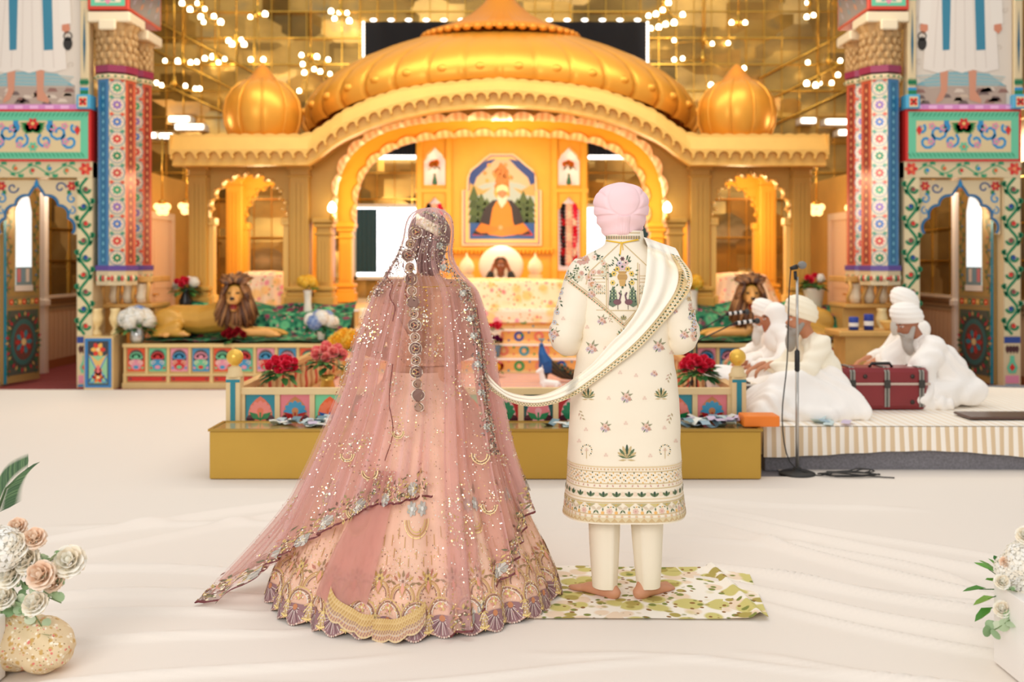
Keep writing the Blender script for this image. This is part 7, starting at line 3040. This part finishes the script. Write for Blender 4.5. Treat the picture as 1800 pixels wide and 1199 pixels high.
def lion(s, lab):
    """lying lion statue, body towards -s side, head turned to the hall"""
    X = lambda v: AX + s * v - (.13 if s > 0 else 0)                # v: distance from the axis
    Y0, Z0 = 11.99, .595
    t = thing('lion_statue', lab, 'statue', (X(3.4), Y0, Z0), 'gilded lion statues')
    g = G()
    PT = lambda v, y, z: Vector((X(v), Y0 + y, Z0 + z))
    g.cap(PT(3.92, .05, .20), .17, PT(3.55, .03, .19), .175)
    g.cap(PT(3.55, .03, .19), .175, PT(3.22, -.02, .25), .20)
    g.cap(PT(3.22, -.02, .27), .19, PT(3.12, -.06, .42), .15)
    g.ell(PT(3.95, -.10, .17), (.19, .10, .17), 16)               # haunch
    g.cap(PT(3.82, -.17, .12), .075, PT(4.0, -.2, .05), .055)
    g.cap(PT(4.05, -.2, .05), .05, PT(3.72, -.24, .04), .042)
    for k in range(3):
        g.cap(PT(3.72, -.25 + .025 * k, .035), .022, PT(3.66, -.255 + .025 * k, .028), .02, 8)
    g.cap(PT(3.95, .2, .12), .09, PT(3.7, .2, .05), .05)
    for dy, dv in ((-.16, 0), (.06, .04)):                            # fore legs stretched out
        g.cap(PT(3.18, dy, .16), .085, PT(3.05 - dv, dy - .04, .06), .062)
        g.cap(PT(3.05 - dv, dy - .04, .058), .056, PT(2.72 - dv, dy - .07, .05), .045)
        g.cap(PT(2.72 - dv, dy - .07, .045), .05, PT(2.64 - dv, dy - .08, .036), .04)
        for k in range(4):
            g.cap(PT(2.64 - dv, dy - .11 + k * .022, .034), .022, PT(2.585 - dv, dy - .115 + k * .022, .026), .018, 8)
    hc_ = PT(3.13, -.16, .49)
    f = Vector((-s * .12, -1, -.05)).normalized()
    fr_, r_, u_ = frame_of(f)
    L = lambda a, b, h: hc_ + r_ * a + fr_ * b + u_ * h
    g.ell(hc_, (.115, .12, .135), 18)
    g.cap(L(0, .07, -.02), .085, L(0, .17, -.05), .062)            # muzzle
    g.cap(L(0, .10, .06), .036, L(0, .215, -.02), .03)            # nose bridge
    g.cap(L(-.036, .185, -.05), .036, L(.036, .185, -.05), .036)
    g.cap(L(0, .10, -.14), .05, L(0, .155, -.145), .036)             # open lower jaw
    for k in (-1, 1):
        g.ell(L(k * .105, -.0, .10), (.03, .02, .035), 10)
        g.ell(L(k * .05, .10, .045), (.022, .018, .012), 10)
    pts = [PT(4.08, .0, .1), PT(4.16, -.1, .04), PT(4.1, -.24, .03), PT(3.9, -.31, .03)]
    for a, b in zip(pts, pts[1:]):
        g.cap(a, .026, b, .022)
    g.ell(pts[-1], (.05, .035, .03), 10)

    def cf(p, n):
        d = p - hc_
        a, b, h = d.dot(r_), d.dot(fr_), d.dot(u_)
        if b > .06:
            if abs(a) < .04 and -.15 < h < -.085 and b > .09:
                return (150, 44, 40)
            for k in (-1, 1):
                if ((a - k * .05) / .020) ** 2 + ((h - .038) / .012) ** 2 < 1:
                    return (30, 22, 16)
            if abs(a) < .026 and -.035 < h < -.0 and b > .17:
                return (50, 34, 26)
            return (222, 164, 92)
        return LION
    blob(g, 'lion_body', mat('gilded_statue', attr=True, rough=.35, metal=.1, var=.12, vscale=5), t, .012, 4, cf)
    g = G()
    rr = random.Random(5)
    for k in range(520):
        a = rr.uniform(0, 2 * PI)
        lay = rr.random()
        R0_ = .135 + .04 * lay
        st = L(math.cos(a) * R0_ * .85, .06 - .16 * lay, math.sin(a) * R0_ * .95 + .03)
        ln = .10 + .05 * rr.random() + (.15 if math.sin(a) < .1 else 0)
        dirn = (r_ * math.cos(a) * .38 + u_ * (max(0, math.sin(a)) * .5 - .95) + fr_ * (.25 - .3 * lay)).normalized() if math.sin(a) < .75 else (r_ * math.cos(a) + u_ * .35 - fr_ * .4).normalized()
        mid_ = st + dirn * ln * .5 + fr_ * .015
        en = st + dirn * ln + Vector((.012 * rr.uniform(-1, 1), 0, -.03 * rr.random()))
        c = rr.choice([(96, 60, 36), (122, 78, 46), (146, 98, 58), (80, 48, 32), (160, 112, 66)])
        g.tube([st, mid_, en], [.02, .022, .005], 6, c)
    g.ell(L(0, -.10, -.0), (.17, .10, .19), 16, (92, 58, 36))
    g.ell(L(0, -.07, -.22), (.13, .10, .15), 16, (92, 58, 36))
    g.build('mane', mat('mane_paint', attr=True, rough=.55), t)
    return t


lion(-1, 'golden lion statue with dark brown mane lying on the left stage')
lion(1, 'golden lion statue partly hidden behind the singers on the right stage')

# peacock and the small white figure on the rug
pk = thing('peacock_figure', 'blue peacock figure with long dark tail standing on the striped rug', 'statue', (.40, 10.6, .2))
bxp = P(955, 628, 10.6)
g = G()
px0 = Vector((.345, 10.6, .2))
Q = lambda x, y, z: px0 + Vector((x, y, z))
g.ell(Q(.02, 0, .18), (.085, .07, .10), 16)
g.cap(Q(.01, 0, .22), .075, Q(-.02, 0, .30), .048)
g.cap(Q(-.02, 0, .30), .048, Q(-.03, 0, .385), .026)
g.ell(Q(-.032, -.005, .40), (.026, .028, .024), 12)
g.cap(Q(-.038, -.02, .40), .009, Q(-.05, -.05, .392), .003, 8)
g.cap(Q(.06, .01, .17), .07, Q(.2, .04, .08), .05)
g.cap(Q(.2, .04, .08), .05, Q(.36, .07, .025), .018)
for k in (-1, 1):
    g.cap(Q(.0 + k * .022, 0, .11), .02, Q(.0 + k * .022, 0, .02), .009, 8)
    for d_ in (-1, 0, 1):
        g.cap(Q(k * .022, 0, .012), .008, Q(k * .022 + d_ * .016, -.035, .007), .005, 6)


def pcol(p, n):
    d = p - px0
    if d.z < .105 and d.x < .07:
        return (54, 44, 36)
    if d.x > .075:
        return (30, 34, 26) if (int(d.x * 90) + int(d.z * 90)) % 4 else (96, 70, 36)
    if d.z > .395 and d.y < -.03:
        return (60, 60, 60)
    return (20, 84, 150) if d.z < .3 else (24, 96, 168)


blob(g, 'peacock_body', mat('glazed_bird', attr=True, rough=.3), pk, .006, 3, pcol)
g = G()
for k in range(7):
    a = -.9 + .3 * k
    g.tube([Q(-.03, 0, .42), Q(-.03 + .03 * math.sin(a), 0, .455)], .002, 5, (40, 120, 150))
    g.ell(Q(-.03 + .034 * math.sin(a), 0, .46), (.008, .004, .008), 6, (60, 180, 190))
g.build('crest', PAINT, pk)
g = G()
for k in range(5):
    for j in range(9):
        u = .10 + .03 * j
        g.ell(Q(u, .01 + .03 * (k - 2) * .6 + .02, .19 - .45 * (u - .08) + .02 * (2 - abs(k - 2))), (.016, .01, .012), 6, [(40, 90, 70), (30, 40, 34), (150, 96, 40)][(j + k) % 3])
g.build('tail_feathers', PAINT, pk)
dg_ = P(965, 688, 9.4)
fg = thing('white_figurine', 'small white animal figurine on the rug in front of the peacock', 'figurine', (dg_.x, 9.4, .2))
g = G()
o0 = Vector((dg_.x, 9.4, .2))
for dx, dy in ((-.05, -.025), (-.05, .025), (.07, -.025), (.07, .025)):
    g.cap(o0 + Vector((dx, dy, .01)), .012, o0 + Vector((dx, dy, .12)), .018)
g.cap(o0 + Vector((-.05, 0, .14)), .04, o0 + Vector((.07, 0, .13)), .036)
g.cap(o0 + Vector((-.055, 0, .15)), .03, o0 + Vector((-.075, 0, .25)), .024)
g.cap(o0 + Vector((-.075, 0, .26)), .028, o0 + Vector((-.11, -.01, .245)), .017)
for k in (-1, 1):
    g.cap(o0 + Vector((-.065, k * .015, .28)), .008, o0 + Vector((-.06, k * .02, .31)), .004, 6)
g.cap(o0 + Vector((.1, 0, .14)), .01, o0 + Vector((.13, 0, .09)), .005, 6)
blob(g, 'figurine_body', mat('white_glaze', (250, 246, 240), rough=.3), fg, .006, 2)

# ------------------------------------------------------------------ flowers
def rose_mesh(nm, cols, seed=1, open_=1.0):
    """one bloom of unit radius, facing +z"""
    rr = random.Random(seed)
    g = G()
    for ring_, (n, r0, h, tilt, w_) in enumerate(((5, .14, .62, .12, .34), (6, .30, .56, .34, .46), (7, .50, .44, .62, .58), (8, .70, .28, .95, .66))):
        for k in range(n):
            a = 2 * PI * (k + .5 * ring_) / n + rr.uniform(-.15, .15)
            c = rr.choice(cols)
            ca, sa = math.cos(a), math.sin(a)
            tl = tilt * open_

            def fn(u, v):
                x = (u - .5) * 2
                ww = w_ * (math.sin(PI * (.18 + .7 * v)) ** .8) * x
                out = r0 * .55 + v * h * math.sin(tl) + .10 * v * v
                up_ = -.25 + v * h * 1.25 * math.cos(tl) - .06 * x * x - .10 * max(0, v - .75) * 4 * (ring_ > 1) * .5
                rad = out - .22 * x * x * (1 - .4 * v)
                return (rad * ca - ww * sa, rad * sa + ww * ca, up_)
            g.grid(4, 4, fn, c)
    g.ell((0, 0, .05), (.16, .16, .3), 8, cols[0])
    return mesh_only(g, nm, PETAL)


PETAL = mat('petals', attr=True, rough=.7, spec=.2)
_nt = PETAL.node_tree
_tl, _mx = nd(_nt, 'ShaderNodeBsdfTranslucent'), nd(_nt, 'ShaderNodeMixShader')
_mx.inputs[0].default_value = .25
_at = next(n for n in _nt.nodes if n.type == 'ATTRIBUTE')
_nt.links.new(_at.outputs['Color'], _tl.inputs['Color'])
_nt.links.new(_nt.nodes['Principled BSDF'].outputs[0], _mx.inputs[1])
_nt.links.new(_tl.outputs[0], _mx.inputs[2])
_nt.links.new(_mx.outputs[0], _nt.nodes['Material Output'].inputs['Surface'])
LEAFM = mat('leaves', attr=True, rough=.5, spec=.35)


def hyd_mesh(nm, cols, seed=1, n=90):
    rr = random.Random(seed)
    g = G()
    for k in range(n):
        z = 1 - 1.55 * (k + .5) / n
        a = k * 2.399
        rxy = math.sqrt(max(0, 1 - z * z))
        d = Vector((rxy * math.cos(a), rxy * math.sin(a), z * .85))
        x = d.cross(Vector((.3, .2, 1))).normalized()
        y = d.cross(x)
        c = rr.choice(cols)
        p = d * rr.uniform(.86, 1.0)
        for m in range(4):
            b = m * PI / 2 + rr.random()
            e1 = x * math.cos(b) + y * math.sin(b)
            e2 = y * math.cos(b) - x * math.sin(b)
            g.add([p, p + e1 * .16 + e2 * .11 + d * .03, p + e1 * .26 + d * .02, p + e1 * .16 - e2 * .11 + d * .03], [(0, 1, 2, 3)], c)
    g.ell((0, 0, 0), (.8, .8, .68), 10, tuple(int(v * .93) for v in cols[0]))
    return mesh_only(g, nm, PETAL)


FM = {'red': rose_mesh('rose', [(240, 52, 84), (226, 36, 66), (250, 84, 112)], 1), 'pink': rose_mesh('peony', [(255, 160, 156), (255, 184, 164), (250, 136, 142)], 2),
      'dark': rose_mesh('rose', [(150, 14, 30), (122, 8, 24), (170, 26, 40)], 3), 'orange': hyd_mesh('marigold', [(255, 196, 50), (255, 182, 40), (255, 210, 84)], 4, 60),
      'white': hyd_mesh('hydrangea', [(255, 253, 246), (255, 249, 236), (255, 255, 252)], 5), 'blue': hyd_mesh('hydrangea', [(150, 176, 222), (128, 158, 214), (176, 196, 230)], 6),
      'yellow': hyd_mesh('chrysanthemum', [(248, 206, 70), (240, 192, 50), (252, 216, 100)], 7), 'cream': rose_mesh('rose', [(255, 252, 240), (255, 246, 228), (255, 254, 248)], 8),
      'blush': rose_mesh('rose', [(255, 236, 216), (255, 242, 228), (254, 228, 204)], 9), 'purple': rose_mesh('rose', [(120, 24, 80), (146, 36, 96), (100, 16, 66)], 10),
      'flame': rose_mesh('lily', [(246, 160, 60), (240, 140, 40), (250, 180, 90)], 11, 1.3)}


def foliage(c, rad, n, seed, par, L_=.09, flat=.6, cols=((40, 92, 44), (60, 116, 52), (30, 76, 40), (86, 136, 66)), name='foliage'):
    rr = random.Random(seed)
    g = G()
    for k in range(n):
        a, e = rr.uniform(0, 2 * PI), rr.uniform(-.5, 1.1)
        d = Vector((math.cos(a) * math.cos(e), math.sin(a) * math.cos(e), math.sin(e) * flat))
        p0 = Vector(c) + d * rad * rr.uniform(.15, .55)
        p1 = Vector(c) + d * rad * rr.uniform(.8, 1.15) + Vector((0, 0, -.02))
        g.tube([c, p0, p1], [.003, .003, .0015], 4, (70, 110, 56))
        sd = d.cross(Vector((0, 0, 1)))
        sd = (sd.normalized() if sd.length > .01 else Vector((1, 0, 0))) * L_ * .28
        up_ = Vector((0, 0, 1)) * L_ * .1
        ax_ = (d + Vector((0, 0, -.35))).normalized() * L_
        c_ = rr.choice(cols)
        b = p1 - ax_ * .3
        g.add([b, b + ax_ * .35 + sd + up_, b + ax_ * .75 + sd * .7 + up_ * .6, b + ax_, b + ax_ * .75 - sd * .7 + up_ * .6, b + ax_ * .35 - sd + up_, b + ax_ * .5],
              [(0, 6, 1), (1, 6, 2), (2, 6, 3), (3, 6, 4), (4, 6, 5), (5, 6, 0)], c_, True)
    return g.build(name, LEAFM, par)


VASES = {'gold': ([(.045, 0), (.05, .01), (.02, .04), (.03, .08), (.05, .14), (.035, .2), (.045, .23)], (220, 176, 80), .25, .7), 'white': ([(.04, 0), (.045, .02), (.035, .12), (.04, .2), (.048, .24)], (248, 240, 228), .3, 0),
         'black': ([(.05, 0), (.06, .03), (.065, .08), (.03, .16), (.045, .2)], (34, 32, 34), .3, 0), 'silver': ([(.05, 0), (.065, .04), (.06, .1), (.045, .14), (.06, .17)], (206, 206, 204), .2, .7),
         'pot': ([(.045, 0), (.05, .01), (.068, .12), (.074, .13), (.07, .14)], (246, 232, 214), .5, 0), 'bluepot': ([(.045, 0), (.05, .01), (.066, .11), (.072, .12), (.068, .13)], (96, 130, 160), .4, 0),
         'teal': ([(.02, 0), (.035, .02), (.03, .06), (.014, .12), (.02, .15)], (60, 130, 110), .3, 0)}


def arrangement(lab, base, vase, vs, top, spread, blooms, r, seed, leaves=26, L_=.09, group=None, tiltc=.7, cat='flowers'):
    """vase on base, blooms on a dome of radius spread round the point top above the base"""
    b = Vector(base)
    t = thing('flower_arrangement', lab, cat, b, group)
    rr = random.Random(seed)
    if vase:
        pr, c, ro, me_ = VASES[vase]
        g = G()
        g.lathe([(.001, .002)] + [(q_[0] * vs, q_[1] * vs) for q_ in pr] + [(pr[-1][0] * vs * .8, pr[-1][1] * vs * .98)], b, 28)
        g.build('vase', mat('vase_' + vase, c, rough=ro, metal=me_), t)
    cen = b + Vector((0, 0, top))
    if leaves:
        foliage(cen - Vector((0, 0, spread * .35)), spread * 1.1, leaves, seed, t, L_)
    n = len(blooms)
    for k, kind in enumerate(blooms):
        zf = 1 - (k + .5) / n * 1.05
        a = k * 2.399 + seed
        rxy = math.sqrt(max(0, 1 - zf * zf))
        d = Vector((rxy * math.cos(a), rxy * math.sin(a), zf))
        p = cen + Vector((d.x * spread, d.y * spread * .8, d.z * spread * tiltc)) * rr.uniform(.85, 1.05)
        n_ = (d + Vector((0, -.55, .1))).normalized()
        rot = n_.to_track_quat('Z', 'Y').to_euler()
        inst(FM[kind], t, p, rot, r * rr.uniform(.85, 1.12))
    return t


arrangement('full bunch of crimson roses inside the railing on the left', (-1.76, 7.62, .2), 'gold', 1.1, .475, .11, ['red'] * 13, .062, 1, 40, .10)
arrangement('bunch of coral pink peonies in a gold vase beside the left side rail', (-1.53, 8.25, .2), 'gold', 1.5, .50, .13, ['pink'] * 10, .07, 2, 40, .09)
arrangement('mass of golden yellow marigolds behind the coral peonies', (-1.47, 8.9, .2), 'gold', 1.5, .56, .12, ['orange'] * 9, .07, 3, 24, .09)
arrangement('white and pale blue hydrangeas on the stage edge left of the steps', (P(566, 600, 11.85).x, 11.8, .56), 'pot', .7, .20, .15, ['blue', 'blue', 'white', 'white', 'white', 'white', 'white', 'white', 'blue', 'white'], .088, 4, 34, .1)
arrangement('yellow chrysanthemums in a tall white vase at the pavilion foot, left of the main arch', (P(541, 545, 12.62).x, 12.62, .84), 'white', 1.2, .36, .09, ['yellow'] * 7, .07, 5, 14, .08)
arrangement('yellow chrysanthemums at the pavilion foot, right of the main arch', (P(1219, 545, 12.62).x, 12.62, .84), 'white', 1.2, .36, .09, ['yellow'] * 7, .07, 6, 14, .08)
arrangement('low bunch of dark red roses in front of the left lion', (P(411, 600, 11.72).x, 11.62 + .12, .545), None, 1, .07, .13, ['dark'] * 14, .068, 7, 18, .1)
arrangement('large white hydrangeas with a little blue in a silver vase at the left stage end', (P(243, 600, 11.75).x, 11.72, .53), 'silver', 1.3, .25, .17, ['blue', 'white', 'white', 'white', 'white', 'white', 'white', 'white', 'blue', 'white', 'white'], .095, 8, 44, .12)
arrangement('red and white bouquet in a black vase beside the left outer pillar', (P(325, 555, 12.75).x, 12.78, .88), 'black', 1.3, .30, .14, ['red', 'red', 'white', 'red', 'white', 'white', 'red', 'red', 'white'], .07, 9, 36, .12)
arrangement('bunch of bright red roses inside the railing on the right', (P(1226, 690, 7.62).x, 7.62, .2), 'gold', 1.1, .475, .12, ['red'] * 15, .062, 10, 46, .11)
arrangement('red bouquet with greens in a white pot beside the right outer pillar', (P(1430, 545, 12.8).x, 12.78, .88), 'pot', 1.9, .36, .12, ['red', 'dark', 'red', 'white', 'red', 'red', 'dark'], .06, 11, 40, .11)
arrangement('crimson flowers in a cream pot on the upper step by the bride', (P(871, 610, 11.95).x, 11.96, .512), 'pot', 1.0, .19, .07, ['red'] * 7, .05, 12, 10, .06)
arrangement('purple roses in a blue pot on the middle step by the bride', (P(871, 648, 11.65).x, 11.66, .372), 'bluepot', 1.0, .19, .07, ['purple'] * 7, .05, 13, 16, .07)
arrangement('low dish of yellow and dark red blooms below the blue pot', (P(872, 668, 11.0).x, 11.1, .2), 'pot', .6, .10, .08, ['dark', 'orange', 'dark', 'orange', 'orange', 'dark'], .05, 14, 8, .06)
for s, sd in ((-1, 'left'), (1, 'right')):
    arrangement('orange lilies in a small green vase in the upper %s niche' % sd, (AX + s * 1.05, AY + .09, 2.685), 'teal', 1.2, .32, .07, ['flame'] * 5, .07, 20 + s, 12, .08, 'niche flowers')
# hanging garlands in the lower niches
for s, sd in ((1, 'right'), (-1, 'left')):
    t = thing('flower_garland', 'hanging garland of red, white and black blooms in the lower %s niche' % sd, 'garland', (AX + s * 1.05, AY + .02, 1.4), 'hanging garlands')
    for j, (dx, cols) in enumerate(((-.09, [(30, 28, 40), (40, 34, 50), (190, 30, 50), (30, 28, 40)]), (.0, [(250, 210, 200), (252, 236, 226), (246, 190, 190)]), (.085, [(226, 40, 90), (236, 70, 110), (250, 236, 230), (210, 30, 60)]))):
        g = G()
        for k in range(17):
            z = 2.36 - k * .057
            rx = .05
            g.ell((AX + s * 1.05 + dx * (1 + .1 * math.sin(k)), AY + .03 - .03 * (j == 1), z), (rx, .045, .036), 10, cols[(k // 2) % len(cols)])
            for m in range(6):
                a = m * PI / 3 + k
                g.ell((AX + s * 1.05 + dx + .045 * math.cos(a), AY + .03 + .03 * math.sin(a) - .03 * (j == 1), z + .012), (.02, .018, .016), 6, cols[(k // 2 + m) % len(cols)])
        g.build('flower_string', PETAL, t)

# ------------------------------------------------------------------ foreground left and right arrangements
def pedestal(lab, x0, x1, y0, y1, z1):
    g = G()
    g.box(x0, x1, y0, y1, .012, z1, bev=.004)
    o = g.build('plinth', mat('white_plinth', (244, 240, 236), rough=.45))
    tag(o, lab, 'plinth')


def eucalyptus(name, par, pts, seed, rl=.026, cols=((150, 176, 136), (176, 196, 160), (126, 158, 112), (196, 208, 180))):
    rr = random.Random(seed)
    g = G()
    pts = [Vector(p) for p in pts]
    g.tube(pts, .0022, 5, (110, 130, 84))
    n = len(pts)
    for k in range(1, n * 2):
        t = k / (n * 2)
        f = t * (n - 1)
        i = min(int(f), n - 2)
        p = pts[i].lerp(pts[i + 1], f - i)
        for sg in (-1, 1):
            d = Vector((rr.uniform(-1, 1), rr.uniform(-.6, .6), rr.uniform(-.3, .8))).normalized()
            c = p + d * rl * 1.1
            x = d
            y = d.cross(Vector((rr.uniform(-.4, .4), -1, rr.uniform(-.2, .4)))).normalized()
            r_ = rl * rr.uniform(.7, 1.15)
            col = rr.choice(cols)
            ring = [c + x * r_ * math.cos(a) * 1.05 + y * r_ * math.sin(a) for a in [2 * PI * m / 12 for m in range(12)]]
            nn = x.cross(y)
            g.add([c - nn * r_ * .15] + ring, [(0, m + 1, (m + 1) % 12 + 1) for m in range(12)], col, True)
    return g.build(name, LEAFM, par)


FYL = 3.60
pedestal('white plinth edge at the left border under the pale flowers', -2.35, -1.80, 3.08, 3.54, .235)
t = thing('flower_arrangement', 'pale blush flowers with eucalyptus and a palm spray at the left border', 'flowers', (-1.9, 3.5, .237))
for k, (px, py, r_, kind) in enumerate(((20, 960, .085, 'cream'), (60, 945, .06, 'blush'), (120, 985, .085, 'cream'), (70, 1010, .075, 'blush'), (15, 1010, .07, 'cream'), (92, 1020, .06, 'blush'), (60, 1060, .065, 'cream'), (5, 1050, .06, 'cream'),
                                    (30, 925, .05, 'blush'), (2, 965, .08, 'white'), (45, 985, .07, 'cream'), (-20, 1000, .09, 'cream'))):
    p = P(px, py, FYL - .09 + .03 * (k % 3))
    inst(FM[kind], t, p, Vector((.25 * math.sin(k), -.8, .6 + .2 * math.cos(k))).to_track_quat('Z', 'Y').to_euler(), r_)
S = lambda L_, y: [P(a, b, y) for a, b in L_]
for k, L_ in enumerate((((0, 1000), (40, 1010), (75, 1015), (110, 1030)), ((10, 1015), (50, 1030), (80, 1048), (108, 1060)), ((20, 1030), (40, 1060), (45, 1090)), ((30, 990), (70, 985), (110, 978)), ((0, 970), (30, 960), (60, 948)),
                        ((20, 1050), (60, 1080), (85, 1120), (95, 1145)), ((0, 1080), (25, 1070), (50, 1060)))):
    eucalyptus('eucalyptus_sprig', t, S(L_, FYL - .03), 30 + k, .0175)
g = G()                                   # palm spray
st = P(-10, 915, FYL + .05)
en = P(50, 822, FYL + .05)
g.tube([st, st.lerp(en, .5) + Vector((-.02, 0, .02)), en], [.006, .004, .002], 6, (70, 96, 60))
for k in range(40):
    f = .1 + .9 * k / 40
    p = st.lerp(en, f) + Vector((-.02 * math.sin(f * PI), 0, .02 * math.sin(f * PI)))
    for sg in (-1, 1):
        d = ((en - st).normalized() + Vector((.55 * sg, -.1 * sg, -.28 * sg))).normalized()
        L__ = .11 * (1.1 - .6 * f)
        n_ = Vector((d.z, 0, -d.x)) * .0035
        g.add([p, p + d * L__ * .5 + n_, p + d * L__, p + d * L__ * .5 - n_], [(0, 1, 2, 3)], R.choice([(74, 104, 70), (96, 124, 84), (60, 88, 60)]))
g.build('palm_spray', LEAFM, t)
# brocade pouch by the plinth
g = G()
pc_ = P(58, 1128, 3.62)
g.ell((pc_.x - .05, 3.62, .105), (.19, .13, .095), 24)
g.ell((pc_.x + .06, 3.60, .08), (.10, .10, .07), 20)
g.ell((pc_.x - .1, 3.62, .16), (.10, .09, .06), 18)
BROC = mat_print('brocade', (226, 204, 166), [((206, 168, 104), 9, .3, .06), ((246, 236, 214), 11, .26, .05), ((226, 130, 120), 8, .17, .04), ((150, 120, 80), 16, .16, .04)], 5.0, .5)
o = blob(g, 'brocade_bundle', BROC, None, .010, 6, None, lambda p: .010 * noise.noise(p * 14) + .005 * math.sin(p.x * 60 + p.z * 80))
tag(o, 'gold brocade cloth bundle lying on the sheet beside the left plinth', 'cloth bundle')

FYR = 3.75
pedestal('white plinth at the right border under white flowers', 1.775, 2.35, 3.2, 3.67, .305)
t = thing('flower_arrangement', 'white hydrangeas and roses with green leaves at the right border', 'flowers', (1.98, 3.5, .307))
for k, (px, py, r_, kind) in enumerate(((1775, 1000, .055, 'white'), (1800, 985, .07, 'white'), (1762, 1022, .04, 'cream'), (1795, 1055, .07, 'cream'), (1762, 1070, .045, 'cream'), (1803, 940, .05, 'cream'), (1815, 1020, .08, 'white'), (1768, 988, .032, 'blush'), (1797, 1092, .05, 'cream'))):
    p = P(px, py, FYR - .16 - .02 * (k % 3))
    inst(FM[kind], t, p, Vector((-.3 + .2 * math.sin(k), -.8, .6)).to_track_quat('Z', 'Y').to_euler(), r_)
foliage(P(1792, 1040, FYR - .1), .13, 26, 50, t, .085, 1.0, ((70, 130, 44), (100, 160, 60), (50, 110, 40), (140, 180, 80)))
for k, L_ in enumerate((((1790, 1075), (1775, 1090), (1752, 1105), (1738, 1112)), ((1788, 1040), (1770, 1035), (1758, 1022)))):
    eucalyptus('eucalyptus_sprig', t, S(L_, FYR - .2), 60 + k, .02 if k == 0 else .008)

# printed cotton mat under the groom
MATM = mat_print('leaf_print', (250, 243, 230), [((240, 218, 192), 3.6, .40, .06), ((212, 202, 128), 3.0, .42, .05), ((180, 164, 92), 4.2, .30, .04), ((134, 142, 74), 6, .24, .04), ((150, 112, 66), 8, .19, .03)], 3.0)
g = G()
c4 = [P(905, 1000, 4.81).x, P(1312, 1000, 4.81).x, P(1350, 1092, 4.12).x, P(900, 1094, 4.12).x]


def mt(u, v):
    a, b = lerp(c4[3], c4[0], v), lerp(c4[2], c4[1], v)
    x, y = lerp(a, b, u), lerp(4.11, 4.81, v)
    h = .013 + .004 * noise.noise((x * 5, y * 5, 0)) + .006 * max(0, math.sin(x * 9 + y * 4)) * max(0, u - .6) * 2
    fold = math.exp(-((u - .93 + .12 * (v - .3)) / .02) ** 2) * .022
    return (x, y + .012 * math.sin(x * 6) * (v > .9), h + fold)


g.grid(120, 60, mt)
o = g.build('prayer_mat', MATM)
tag(o, 'cream cotton mat printed with olive leaves under the barefoot man', 'mat')
